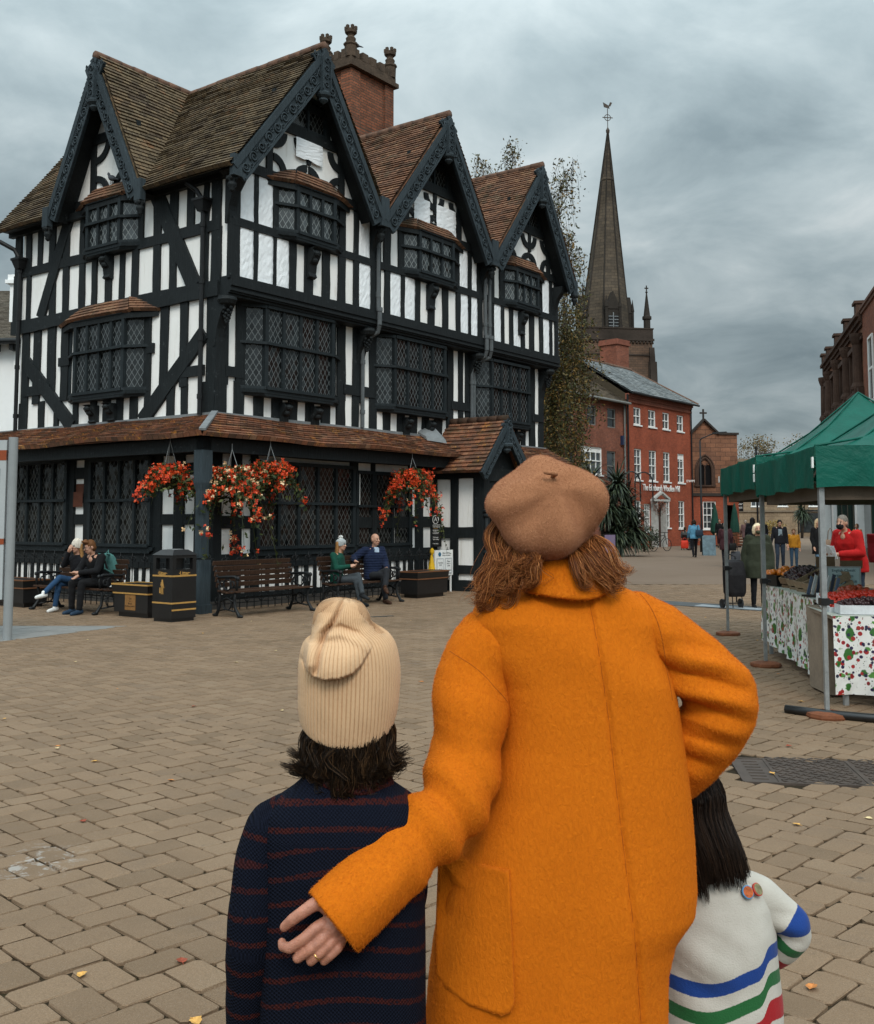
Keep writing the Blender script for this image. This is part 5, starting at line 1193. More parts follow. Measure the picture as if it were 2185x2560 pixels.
def bicycle(label, p, rz):
    t = thing('bicycle', label, 'bicycle', p, rz, 'bicycles parked by the red shop')
    for x in (-.52, .52):
        q = MB(); ring = [(x + .33 * math.cos(a), 0, .34 + .33 * math.sin(a)) for a in np.linspace(0, 2 * math.pi, 25)[:-1]]; q.tube(ring, .018, 6, closed=True); w_ = q.build('wheel', M_blackpl, t)
        q = MB()
        for k in range(10): a = k * .6283; q.tube([(x, 0, .34), (x + .32 * math.cos(a), 0, .34 + .32 * math.sin(a))], .003, 4)
        q.build('spokes', M_galv, w_)
    q = MB()
    for a, b in (((-.52, 0, .34), (-.15, 0, .32)), ((-.52, 0, .34), (-.22, 0, .82)), ((-.15, 0, .32), (-.24, 0, .9)), ((-.15, 0, .32), (.36, 0, .80)), ((-.22, 0, .8), (.36, 0, .86)), ((.34, 0, .95), (.52, 0, .34)), ((.34, -.28, 1.0), (.34, .28, 1.0)), ((.36, 0, .86), (.34, 0, 1.0))): q.tube([a, b], .018, 6)
    q.build('frame', M_iron, t); q = MB(); q.ell((-.26, 0, .93), (.13, .07, .035), 8, 6); q.build('saddle', M_blackpl, t); q = MB(); q.box(-.85, -.45, -.2, .2, .55, .85); q.build('pannier', M_blackpl, t)
bicycle('dark bicycle with a pannier parked beside the red shop front', (14.6, 58.6, 0), R(20)); bicycle('black bicycle leaning left of the shop doorway', (12.1, 56.6, 0), R(35))
q = MB()
for k in range(2):
    c = (9.75 + k * .75, 52.2 + k * .6, 0); q.tube([(c[0] - .45, c[1], 0)] + [(c[0] + .45 * math.cos(a) * -1, c[1], 3.55 + .55 * math.sin(a)) for a in np.linspace(0, math.pi, 12)] + [(c[0] + .45, c[1], 2.6)], .035, 6)
tag(q.build('hoop_sculpture', M_iron), 'pair of thin black metal hoops standing beside the spiky plant', 'metal hoops')

# ------------------------------------------------------------------ planting
def leaf_mat(name, stops, rough=.55):
    m, g, b = newmat(name); f = g.n('NewGeometry').outputs['Random Per Island']; f = g.m('ADD', g.m('MULTIPLY', f, .7), g.m('MULTIPLY', g.noise(g.coord(), .9, 3), .3))
    setp(g, b, col=g.ramp(f, stops), rough=rough, spec=.25); return m
def leafquad(q, c, s, r, flat=0.0):
    a = Vector((r.gauss(0, 1), r.gauss(0, 1), r.gauss(0, 1) * (1 - flat))).normalized(); b = a.orthogonal().normalized(); b = (Quaternion(a, r.uniform(0, 6.28)) @ b)
    c = Vector(c); q.poly([c - a * s, c + b * s * .45, c + a * s, c - b * s * .45])
def branches(q, p, d, L, r0, depth, r, tips, spread=.6, up=.25, shrink=.72):
    pts = [Vector(p)]; rs = [r0]; d = Vector(d).normalized()
    for k in range(4):
        d = (d + Vector((r.gauss(0, .13), r.gauss(0, .13), r.gauss(0, .1) + up * .12))).normalized(); pts.append(pts[-1] + d * L / 4); rs.append(r0 * (1 - .13 * (k + 1)))
    q.tube(pts, rs, 5 if depth < 2 else 7)
    if depth == 0: tips.append((pts[-1], d)); tips.append((pts[-2], d)); return
    for k in range(3 if depth > 1 else 3):
        a = Vector((r.gauss(0, 1), r.gauss(0, 1), r.gauss(0, .5))).normalized(); nd = (d + a * spread + Vector((0, 0, up))).normalized()
        branches(q, pts[-1 - (k % 3 == 2)], nd, L * shrink * r.uniform(.8, 1.15), rs[-1] * .72, depth - 1, r, tips, spread, up, shrink)
M_bark = plain('birch_bark', (.10, .085, .07, 1), rough=.9, var=.5, scale=5); M_bark_d = plain('dark_bark', (.045, .035, .028, 1), rough=.95, var=.4, scale=6)
M_birch = leaf_mat('birch_leaf', [(.15, (.030, .036, .012, 1)), (.45, (.062, .062, .018, 1)), (.7, (.13, .088, .024, 1)), (.9, (.22, .115, .026, 1))])
M_far_leaf = leaf_mat('autumn_leaf', [(.15, (.05, .045, .018, 1)), (.5, (.11, .085, .03, 1)), (.85, (.18, .11, .04, 1))])
def birch():
    t = thing('birch_tree', 'weeping birch with thin yellowing leaves behind the right end of the timbered house', 'tree', (3.05, 36.5, 0), 0); r = random.Random(21)
    q = MB(); tips = []; q.tube([(0, 0, 0), (.1, 0, 2.5), (.0, .1, 5), (.15, .1, 7.5), (.1, .05, 10), (.1, .05, 12.2)], [.28, .22, .19, .16, .12, .06], 8)
    for k in range(13):
        a = k * 2.4; z = 4.5 + k * .55; branches(q, (.1, .05, min(z, 7.6) if k < 6 else z), (math.cos(a) * .62, math.sin(a) * .62, 1.0), 2.9 - k * .09, .085, 2, r, tips, .6, .24)
    q.build('trunk', M_bark, t, smooth=True)
    q = MB(); tw = MB()
    extra = []
    # low hanging curtain on the street side
    for k in range(210):
        a = r.uniform(-1.3, 1.3); rad = r.uniform(.4, 2.1); extra.append((Vector((rad * math.cos(a) * .95 + .35, rad * math.sin(a), 4.4 + 4.8 * r.random() ** .8)), None))
    for (p, d) in tips + extra:
        low = d is None
        for s in range(r.choice((2, 2, 3)) if not low else 1):
            L = r.uniform(.5, 1.7) if not low else r.uniform(1.2, 3.0); x = Vector(p); v = Vector((r.gauss(0, .35), r.gauss(0, .35), -.2)); pts = [x.copy()]
            for k in range(6):
                v = v * .7 + Vector((r.gauss(0, .06), r.gauss(0, .06), -.38)); x = x + v.normalized() * L / 6; pts.append(x.copy())
            tw.tube(pts, .006, 3, caps=False)
            dens = 42 if low else (20 if p.z > 11 else 26)
            for k in range(int(L * dens)):
                i = r.randrange(6); f = r.random(); c = pts[i].lerp(pts[i + 1], f) + Vector((r.gauss(0, .11), r.gauss(0, .11), r.gauss(0, .06)))
                if c.z < 2.0: continue
                leafquad(q, c, r.uniform(.04, .075), r)
    tw.build('twigs', M_bark_d, t); q.build('crown', M_birch, t)
birch()
def far_tree(label, p, h, w, seed, mat, n=2600, ls=.12):
    t = thing('autumn_tree', label, 'tree', p, 0, 'trees far down the street'); r = random.Random(seed); q = MB(); tips = []
    q.tube([(0, 0, 0), (.1, 0, h * .25), (0, 0, h * .4)], [h * .03, h * .024, h * .02], 7)
    for k in range(6): a = k * 1.05; branches(q, (0, 0, h * (.3 + .03 * k)), (math.cos(a) * w / h * 1.6, math.sin(a) * w / h * 1.6, 1), h * .24, h * .012, 2, r, tips, .6, .3)
    q.build('trunk', M_bark_d, t); q = MB()
    for k in range(n):
        c, d = r.choice(tips); leafquad(q, c + Vector((r.gauss(0, h * .035), r.gauss(0, h * .035), r.gauss(0, h * .03))), r.uniform(.6, 1.2) * ls, r)
    q.build('crown', mat, t)
far_tree('round thin autumn tree standing far down the street left of the green canopy', (39.5, 121, 0), 12.6, 9, 3, M_far_leaf, 2600, .14)
far_tree('dark green tree half hidden behind the canopy slope', (45.5, 124, 0), 10.0, 8, 4, leaf_mat('evergreen_leaf', [(.15, (.018, .026, .016, 1)), (.85, (.05, .065, .03, 1))]), 2600, .15)
M_sword = leaf_mat('sword_leaf', [(.1, (.012, .019, .013, 1)), (.5, (.028, .042, .024, 1)), (.85, (.065, .082, .045, 1)), (.97, (.14, .13, .07, 1))], .45)
def cordyline(label, p, heads, leafL, seed, group=None, n=150):
    t = thing('cordyline_plant', label, 'plant', p, 0, group); r = random.Random(seed)
    q = MB()
    for hx, hy, hz in heads: q.tube([(0, 0, 0), (hx * .4, hy * .4, hz * .5), (hx, hy, hz)], [.12, .10, .08], 7)
    q.build('trunk', M_bark_d, t, smooth=True); q = MB()
    for hx, hy, hz in heads:
        for k in range(n):
            a = r.uniform(0, 6.283); el = math.asin(r.uniform(-.55, 1.0)); L = leafL * r.uniform(.7, 1.15); d = Vector((math.cos(a) * math.cos(el), math.sin(a) * math.cos(el), math.sin(el))); x = Vector((hx, hy, hz + r.uniform(-.25, .15))); side = d.cross(Vector((0, 0, 1))); side = side.normalized() if side.length > .05 else Vector((1, 0, 0))
            prev = None; m = 5; w0 = leafL * .032
            for i in range(m + 1):
                tt = i / m; w = w0 * (1 - tt ** 2) * (.6 + .8 * min(1, tt * 4)); A, B = x - side * w, x + side * w
                if prev: q.poly([prev[0], prev[1], B, A]) if i < m else q.poly([prev[0], prev[1], x])
                prev = (A.copy(), B.copy()); d = (d + Vector((0, 0, -.17 * (1 + tt)))).normalized(); x = x + d * L / m
    q.build('crown', M_sword, t)
cordyline('big dark cordyline with drooping sword leaves in front of the brown brick building', (7.9, 48.6, 0), [(-.7, 0, 3.4), (.5, -.1, 3.3), (.95, .1, 2.3), (.0, -.3, 2.2), (1.2, -.2, 1.2), (.4, -.4, 1.0)], 1.35, 8, None, 250)
cordyline('round dark cordyline seen far off between the gazebo legs', (34.6, 99, 0), [(0, 0, 2.6), (.3, 0, 2.2)], 1.5, 9, None, 110)
def bush(label, p, r3, seed, mat, n, ls):
    t = thing('shrub', label, 'shrub', p, 0); r = random.Random(seed); q = MB(); q.tube([(0, 0, 0), (0, 0, r3[2])], .05, 5)
    for k in range(5): q.tube([(0, 0, .1), (r.gauss(0, r3[0] * .5), r.gauss(0, r3[1] * .5), r3[2] * 1.3)], .02, 4)
    q.build('stems', M_bark_d, t); q = MB()
    for k in range(n):
        u = Vector((r.gauss(0, 1), r.gauss(0, 1), r.gauss(0, 1))).normalized() * r.random() ** .4; leafquad(q, (u.x * r3[0], u.y * r3[1], r3[2] + u.z * r3[2]), ls * r.uniform(.6, 1.3), r)
    q.build('foliage', mat, t)
M_shrub = leaf_mat('shrub_leaf', [(.15, (.014, .020, .010, 1)), (.8, (.045, .055, .022, 1))]); M_yel = leaf_mat('yellow_shrub_leaf', [(.15, (.10, .075, .012, 1)), (.8, (.30, .19, .03, 1))])
bush('low dark shrub between the cordyline and the red shop', (11.0, 55.5, 0), (.9, .6, .75), 31, M_shrub, 900, .07)
bush('wide dark shrub bed behind the shoppers at the far end', (37.6, 97, 0), (2.6, 1, .8), 32, M_shrub, 1200, .12)
bush('bright yellow shrub in the far distance right of the dark coats', (31.6, 98, 0), (1.3, .8, .9), 33, M_yel, 700, .10)
bush('golden leafed shrub climbing above the bus shelter', (40.0, 104, 0), (2.2, 1, 1.9), 34, M_yel, 900, .12)
bush('reddish creeper beside the shop doorway pediment', (13.9, 64.9, 1.9), (.45, .25, .55), 35, leaf_mat('creeper_leaf', [(.15, (.10, .03, .015, 1)), (.8, (.30, .10, .05, 1))]), 260, .05)
# ------------------------------------------------------------------ things around the house (placed in the house frame: u along right front, v along left front)
HA = R(53.4)
def hw(u, v, z=0.0): return Hm @ Vector((u, v, z))
M_slat = timber_mat('bench_slat', (.050, .026, .016), (.12, .075, .05))
# --- benches
def bench(label, u, v, rz, L=1.86):
    """cast-iron ends, timber slats; local -y is the front"""
    t = thing('park_bench', label, 'bench', hw(u, v), HA + rz, 'cast iron benches round the timbered house')
    for sx in (-1, 1):
        x = sx * (L / 2 - .05); q = MB()
        q.tube([(x, -.34, .0), (x, -.30, .05), (x, -.22, .16), (x, -.20, .30), (x, -.24, .44)], [.035, .03, .026, .026, .026], 7); q.ell((x, -.34, .025), (.04, .075, .028), 8, 6)
        q.tube([(x, .26, .0), (x, .22, .06), (x, .16, .18), (x, .16, .34), (x, .18, .46), (x, .24, .66), (x, .30, .84), (x, .33, .90), (x, .31, .93)], [.035, .03, .026, .026, .026, .024, .022, .022, .016], 7); q.ell((x, .27, .025), (.04, .07, .028), 8, 6)
        q.tube([(x, -.24, .43), (x, 0, .40), (x, .18, .42)], .024, 7)
        q.tube([(x, -.24, .43), (x, -.27, .56), (x, -.26, .65), (x, -.20, .68), (x, 0, .675), (x, .2, .66), (x, .25, .68)], [.022, .022, .024, .028, .026, .022, .022], 7); q.ell((x, -.27, .655), (.032, .045, .04), 8, 6)
        for c, r in (((x, -.02, .545), .095), ((x, -.02, .22), .10), ((x, -.14, .55), .05), ((x, .11, .55), .05)):
            q.tube([(x, c[1] + r * math.cos(a), c[2] + r * math.sin(a)) for a in np.linspace(0, 6.283, 17)[:-1]], .014, 6, closed=True)
        q.tube([(x, -.21, .25), (x, -.02, .32), (x, .15, .25)], .016, 6); q.tube([(x, -.21, .1), (x, 0, .13), (x, .19, .1)], .016, 6)
        q.build('end_frame', M_iron, t, smooth=True)
    for k in range(5):
        q = MB(); y = -.26 + k * .098; q.beam((-L / 2, y, .435 - .022 * math.sin(k * .8)), (L / 2, y, .435 - .022 * math.sin(k * .8)), .082, .028); q.build('seat_slat', M_slat, t)
    for k in range(5):
        q = MB(); z = .53 + k * .092; y = .19 + (z - .5) * .27; q.beam((-L / 2, y, z), (L / 2, y, z), .026, .075, (0, -.25, 1)); q.build('back_slat', M_slat, t)
    q = MB(); q.tube([(-L / 2, .02, .3), (L / 2, .02, .3)], .012, 6); q.build('tie_rod', M_iron, t)
    return t
bench('empty brown slatted bench with black cast-iron ends right of the litter bin', -.05, -1.42, 0)
bench('brown slatted bench occupied by the woman in green and the man in navy', 2.56, -1.40, 0)
bench('brown slatted bench occupied by the couple with the teal rucksack', -1.70, 1.62, R(-90), 2.0)
# --- litter bin
M_binlet = M_gold
def bin_():
    t = thing('litter_bin', 'square black litter bin with gold bands and gold Litter lettering beside the corner post', 'litter bin', hw(-1.86, -1.20), HA); a = .245
    q = MB(); q.box(-a + .02, a - .02, -a + .02, a - .02, 0, .05); q.box(-a, a, -a, a, .05, .80)
    for sx in (-1, 1):
        for sy in (-1, 1): q.box(sx * a - (.075 if sx > 0 else 0), sx * a + (0 if sx > 0 else .075), sy * a - (.075 if sy > 0 else 0), sy * a + (0 if sy > 0 else .075), .80, 1.02)
    q.box(-a, a, -a, a, 1.02, 1.07); q.box(-a + .004, a - .004, -a + .004, a - .004, .80, .84); q.box(-.10, .10, -.10, .10, .84, 1.02)
    q.build('body', M_blackpl, t)
    q = MB(); q.hexa([(-a - .015, -a - .015, 1.07), (a + .015, -a - .015, 1.07), (a + .015, a + .015, 1.07), (-a - .015, a + .015, 1.07), (-.15, -.15, 1.155), (.15, -.15, 1.155), (.15, .15, 1.155), (-.15, .15, 1.155)])
    q.build('lid', M_blackpl, t); q = MB(); q.lathe([(.13, 1.155), (.13, 1.163), (.10, 1.165)], (0, 0, 0), 16); q.build('ash_plate', M_galv, t)
    q = MB(); e = a + .004
    for z in (.735, .30, .19):
        if z == .19: q.box(-e, e, -e, -a, z - .013, z + .013)
        else: q.box(-e, e, -e, -a, z - .013, z + .013); q.box(-e, -a, -a, e, z - .013, z + .013); q.box(a, e, -a, e, z - .013, z + .013)
    q.build('gold_band', M_gold, t)
    text('·Litter·', .085, M_gold, t, frameM((0, -a - .003, .775), (1, 0, 0), (0, 0, 1)), 'lettering', .002, bold=.002); text('·Litter·', .085, M_gold, t, frameM((-a - .003, 0, .775), (0, -1, 0), (0, 0, 1)), 'lettering', .002, bold=.002)
    q = MB(); x = -a - .004   # tidy-man emblem on the left face
    for c, r in (((0, .655), .016), ((.03, .62), .008)): q.cbox((x, c[0], c[1]), (.004, r * 2, r * 2.2))
    q.beam((x, 0, .64), (x, .005, .55), .004, .045, (0, 1, 0)); q.beam((x, -.012, .56), (x, -.02, .44), .004, .018, (0, 1, 0)); q.beam((x, .016, .56), (x, .022, .44), .004, .018, (0, 1, 0)); q.beam((x, -.02, .62), (x, -.045, .54), .004, .012, (0, 1, 0)); q.beam((x, .02, .62), (x, .04, .58), .004, .012, (0, 1, 0)); q.cbox((x, .055, .50), (.004, .03, .09)); q.build('emblem', M_gold, t)
bin_()
# --- planters
def planter(label, u, v, rz, w, d, h, plaque=False):
    t = thing('planter', label, 'planter', hw(u, v), HA + rz, 'black planters round the timbered house')
    q = MB(); q.box(-w / 2 + .06, w / 2 - .06, -d / 2 + .06, d / 2 - .06, .0, .08); q.box(-w / 2, w / 2, -d / 2, d / 2, .08, h - .17)
    q.hexa([(-w / 2 - .015, -d / 2 - .015, h - .15), (w / 2 + .015, -d / 2 - .015, h - .15), (w / 2 + .015, d / 2 + .015, h - .15), (-w / 2 - .015, d / 2 + .015, h - .15), (-w / 2 - .035, -d / 2 - .035, h - .012), (w / 2 + .035, -d / 2 - .035, h - .012), (w / 2 + .035, d / 2 + .035, h - .012), (-w / 2 - .035, d / 2 + .035, h - .012)])
    q.build('body', M_blackpl, t); q = MB(); e = .022
    for z, g_ in ((h - .16, .02), (h - .012, .04)):
        q.box(-w / 2 - g_, w / 2 + g_, -d / 2 - g_, -d / 2 - g_ + .02, z - .012, z + .012); q.box(-w / 2 - g_, -w / 2 - g_ + .02, -d / 2 - g_ + .02, d / 2 + g_, z - .0121, z + .0121); q.box(w / 2 + g_ - .02, w / 2 + g_, -d / 2 - g_ + .02, d / 2 + g_, z - .0121, z + .0121); q.box(-w / 2 - g_ + .02, w / 2 + g_ - .02, d / 2 + g_ - .02, d / 2 + g_, z - .0119, z + .0119)
    q.build('gilt_line', M_gold if plaque else plain('copper_line', (.22, .10, .05, 1), rough=.4, metal=.4), t)
    q = MB(); q.poly([(-w / 2 + .02, -d / 2 + .02, h - .03), (w / 2 - .02, -d / 2 + .02, h - .03), (w / 2 - .02, d / 2 - .02, h - .03), (-w / 2 + .02, d / 2 - .02, h - .03)]); q.build('soil', plain('dark_soil', (.02, .015, .01, 1), rough=1, bump=.8, bscale=30, bdist=.02), t)
    if plaque:
        q = MB(); q.box(-.15, .13, -d / 2 - .006, -d / 2, .12, .38); p_ = q.build('plaque', plain('bronze_plaque', (.30, .15, .05, 1), rough=.45, var=.25, scale=30, metal=.3), t)
        text('City\nin\nBloom\nBusiness award', .042, plain('plaque_ink', (.06, .03, .015, 1)), p_, frameM((-.01, -d / 2 - .007, .25), (1, 0, 0), (0, 0, 1)), 'lettering', .001)
planter('black planter box with gold lines and a bronze plaque left of the litter bin', -1.68, -.16, R(-90), .90, .50, .56, True)
planter('black planter box with a thin copper rim between the bench and the porch', 4.84, -1.24, 0, 1.06, .46, .56)
planter('low black planter with a gold rim behind the feet of the couple on the left', -1.68, 3.6, R(-90), 1.1, .50, .52, False)
# --- railings
def railing(label, p0, p1, n, o='x', z=.86):
    t = thing('iron_railing', label, 'railing'); t.location = H.location; t.rotation_euler = H.rotation_euler
    a = Vector(p0); b = Vector(p1); q = MB(); q.beam(a + Vector((0, 0, z)), b + Vector((0, 0, z)), .04, .014); q.build('top_rail', M_iron, t); q = MB(); q.beam(a + Vector((0, 0, .14)), b + Vector((0, 0, .14)), .03, .014); q.build('bottom_rail', M_iron, t)
    fin = None; bar_ = None; scr = None; d = (b - a).normalized()
    for k in range(n + 1):
        c = a + (b - a) * k / n
        if bar_ is None: q = MB(); q.beam((0, 0, .02), (0, 0, z), .013, .013); bar_ = q.build('bar', M_iron, t, loc=c)
        else: o_ = bar_.copy(); COL.objects.link(o_); o_.location = c
        if k % 2 == 0:
            if fin is None:
                q = MB(); q.tube([(0, 0, z), (0, 0, z + .17)], [.012, .005], 6); q.ell((0, 0, z + .10), (.018, .018, .022), 6, 5)
                for s in (-1, 1): q.tube([d * (s * .01) + Vector((0, 0, z + .005))] + [d * (s * (.052 + .038 * math.cos(t_))) + Vector((0, 0, z + .055 + .042 * math.sin(t_))) for t_ in np.linspace(-1.2, 3.6, 10)], .010, 5)
                fin = q.build('finial', M_iron, t, smooth=True, loc=c)
            else: o_ = fin.copy(); COL.objects.link(o_); o_.location = c
        elif k % 2 == 1:
            if scr is None:
                q = MB(); q.tube([d * (.055 * math.cos(t_)) + Vector((0, 0, .21 + .055 * math.sin(t_))) for t_ in np.linspace(0, 6.283, 13)[:-1]], .010, 5, closed=True); scr = q.build('ring', M_iron, t, smooth=True, loc=c)
            else: o_ = scr.copy(); COL.objects.link(o_); o_.location = c
railing('black iron railing with scrolled finials under the left front windows', (-.74, -.40, 0), (-.74, 6.75, 0), 40)
railing('black iron railing with scrolled finials under the right front windows', (-.60, -.62, 0), (6.55, -.62, 0), 40)
# --- hanging baskets
M_petal = leaf_mat('begonia_petal', [(.1, (.34, .020, .008, 1)), (.5, (.58, .048, .011, 1)), (.85, (.72, .10, .022, 1))], .5); M_cream = leaf_mat('cream_petal', [(.1, (.70, .42, .20, 1)), (.9, (.80, .62, .40, 1))], .5)
M_bleaf = leaf_mat('basket_leaf', [(.1, (.014, .022, .007, 1)), (.5, (.034, .048, .014, 1)), (.8, (.075, .082, .022, 1)), (.95, (.14, .13, .04, 1))])
def basket(label, p, w, h, seed, hang, red=.8, trail=.0, lop=(0, 0)):
    r = random.Random(seed); t = thing('hanging_basket', label, 'hanging basket', p, 0, 'flower baskets hanging from the pent roof')
    q = MB(); q.lathe([(.04, -.17), (.13, -.13), (.19, -.04), (.20, .02)], (0, 0, 0), 14); q.build('bowl', plain('basket_liner', (.03, .024, .014, 1), rough=1), t)
    q = MB()
    for k in range(3): a = k * 2.09; q.tube([(.19 * math.cos(a), .19 * math.sin(a), .02), (0, 0, hang)], .006, 4)
    q.tube([(0, 0, hang - .01), (0, 0, hang + .10)], .007, 4); q.build('chain', M_galv, t)
    q = MB(); f = MB(); c2 = MB(); st = MB(); pts = []
    for k in range(150):
        a = r.uniform(0, 6.283); up = r.uniform(-.15, 1.9); d = Vector((math.cos(a), math.sin(a), up)).normalized(); x = Vector((d.x * .1 + lop[0] * r.random(), d.y * .1 + lop[1] * r.random(), .02)); L = r.uniform(.6, 1.0); P = [x.copy()]; v = d * .145
        n = r.randint(3, 6) + (r.randint(0, 4) if r.random() < trail else 0)
        for i in range(n): v = v + Vector((0, 0, -.032)); x = x + Vector((v.x * w * 2, v.y * w * 2, v.z * h * 2)) * L; P.append(x.copy()); v = v * .90
        st.tube(P, .004, 3, caps=False); pts += P[1:]
    def flower(b, c, s):
        n = Vector((r.gauss(0, 1), r.gauss(0, 1), r.gauss(-.1, .7))).normalized(); e = n.orthogonal().normalized(); g_ = n.cross(e)
        for k in range(4):
            a = k * 1.57 + r.uniform(-.3, .3); d = e * math.cos(a) + g_ * math.sin(a); sd = n.cross(d); b.poly([c, c + d * s * .6 + sd * s * .38 + n * s * .25, c + d * s * 1.05 + n * s * .45, c + d * s * .6 - sd * s * .38 + n * s * .25])
    for k in range(2300):
        c = r.choice(pts) + Vector((r.gauss(0, .045), r.gauss(0, .045), r.gauss(0, .045)))
        n = Vector((r.gauss(0, 1), r.gauss(0, 1), r.gauss(.3, 1))).normalized(); leafquad(q, c, r.uniform(.028, .062), r)
    cl = [r.choice(pts) for _ in range(70)]
    for k in range(950):
        c = r.choice(cl) + Vector((r.gauss(0, .05), r.gauss(0, .05), r.gauss(0, .05))) if r.random() < .75 else r.choice(pts)
        c = c + Vector((c.x, c.y, .12)).normalized() * .045; flower(f if r.random() < red else c2, c, r.uniform(.030, .052))
    st.build('stems', M_bleaf, t); q.build('foliage', M_bleaf, t); f.build('red_flowers', M_petal, t)
    if red < 1: c2.build('cream_flowers', M_cream, t)
basket('orange red begonia basket hanging left of the corner post', hw(-.85, .23, 2.36), .44, .62, 41, .72, .94)
basket('leafy basket with cream and red flowers, just right of the corner post', hw(-.20, -.70, 2.32), .48, .72, 42, .60, .72, .5)
basket('largest bright red begonia basket, second to the right of the corner post', hw(.72, -.74, 2.46), .48, .66, 43, .58, .95)
basket('red flowered basket with a long trailing stem, nearest to the porch', hw(5.05, -.75, 2.48), .46, .68, 44, .55, .985, .18)
# --- signs by the porch
t = thing('museum_sign', 'tall narrow black sign with a white ring emblem and white lettering on the porch wall', 'sign'); t.location = H.location; t.rotation_euler = H.rotation_euler
q = MB(); x = 6.755; q.box(x - .02, x, -.30, .02, 1.02, 1.80); q.build('board', M_blackpl, t)
def sg(s, z, size, zz, sp=1.0): text(s, size, M_white, t, frameM((x - .022, -.14, z), (0, -1, 0), (0, 0, 1)), 'lettering', .002, sx=.9)
q = MB(); q.tube([(x - .022, -.14 + .085 * math.cos(a), 1.655 + .095 * math.sin(a)) for a in np.linspace(0, 6.283, 25)[:-1]], .009, 5, closed=True); q.build('emblem_ring', M_white, t)
sg('A', 1.66, .15, 0); sg('BLACK & WHITE\nHOUSE MUSEUM', 1.505, .042, 0); sg('MUSEUM\n& SHOP', 1.365, .058, 0); sg('Welcome\nOpen today', 1.215, .045, 0); sg('Free entry', 1.09, .042, 0)
q = MB(); q.box(x - .026, x - .02, -.2, -.08, 1.445, 1.455); q.build('underline', M_gold, t)
t = thing('notice_board', 'white notice board with blue emblem and two framed sheets in front of the porch', 'notice board', hw(6.25, -.72), HA)
q = MB(); q.box(-.35, .35, -.02, .02, .38, .96); q.box(-.3, -.27, -.015, .015, 0, .38); q.box(.27, .3, -.015, .015, 0, .38); q.build('board', M_white, t)
for k, x in enumerate((-.16, .16)):
    q = MB(); q.box(x - .135, x + .135, -.032, -.021, .42, .78); f_ = q.build('frame', plain('silver_frame', (.45, .46, .47, 1), rough=.4), t); q = MB(); q.box(x - .105, x + .105, -.036, -.032, .45, .75); q.build('sheet', plain('paper', (.72, .72, .71, 1), rough=.8), f_) if k == 0 else q.build('sheet', MATS['paper'], f_)
    M_ink = plain('dark_ink', (.05, .055, .06, 1)) if k == 0 else MATS['dark_ink']
    text('Opening\ntimes\n\n10 - 4' if k == 0 else 'Please\nwear a\nmask\n\nThank you', .05, M_ink, f_, frameM((x, -.037, .60), (1, 0, 0), (0, 0, 1)), 'lettering', .001)
q = MB(); q.lathe([(.05, 0), (.05, .006)], (-.17, -.021, .865), 16, (0, -1, 0)); q.build('emblem', plain('blue_emblem', (.02, .12, .22, 1)), t)
text('Black & White\nHouse museum', .05, M_ink, t, frameM((.09, -.022, .865), (1, 0, 0), (0, 0, 1)), 'lettering', .001)
t = thing('yellow_umbrella', 'furled yellow umbrella leaning on the railing behind the planter', 'umbrella', hw(5.7, -.80), HA); q = MB(); q.lathe([(.01, .25), (.075, .40), (.085, .52), (.03, .82), (.02, .86)], (0, 0, 0), 10); q.lathe([(.02, .86), (.05, .92), (.045, .98), (.01, 1.02)], (.015, 0, 0), 8); q.build('canopy', plain('umbrella_yellow', (.62, .36, .01, 1), rough=.6), t); q = MB(); q.tube([(0, 0, .0), (0, 0, .26)], .008, 5); q.build('tip', M_iron, t)
# --- information sign post at the left edge
t = thing('information_post', 'tall pale grey information sign post with brown bands cut by the left edge', 'sign post', (-5.88, 14.4, 0), R(-6))
M_signgrey = plain('sign_grey', (.36, .38, .385, 1), rough=.45, var=.07, scale=3); q = MB(); q.tube([(0, 0, 0), (0, 0, 2.78)], .062, 16); q.build('post', plain('post_grey', (.24, .255, .26, 1), rough=.45, var=.08, scale=3), t, smooth=False); q = MB(); q.box(-1.0, -.075, -.04, .04, .55, 2.74); q.build('board', M_signgrey, t)
M_band = plain('brown_band', (.23, .050, .016, 1), rough=.5); M_ink2 = MATS['dark_ink']
for z0, z1 in ((2.46, 2.60), (1.30, 1.38)): q = MB(); q.box(-1.003, -.075, -.044, .044, z0, z1); q.build('brown_band', M_band, t)
q = MB()
for x0, x1, z0, z1 in ((-.9, -.16, 2.33, 2.345), (-.175, -.16, 1.95, 2.33), (-.9, -.16, 2.10, 2.115), (-.9, -.16, 1.93, 1.945)): q.box(x0, x1, -.043, -.04, z0, z1)
q.build('panel_lines', M_ink2, t)
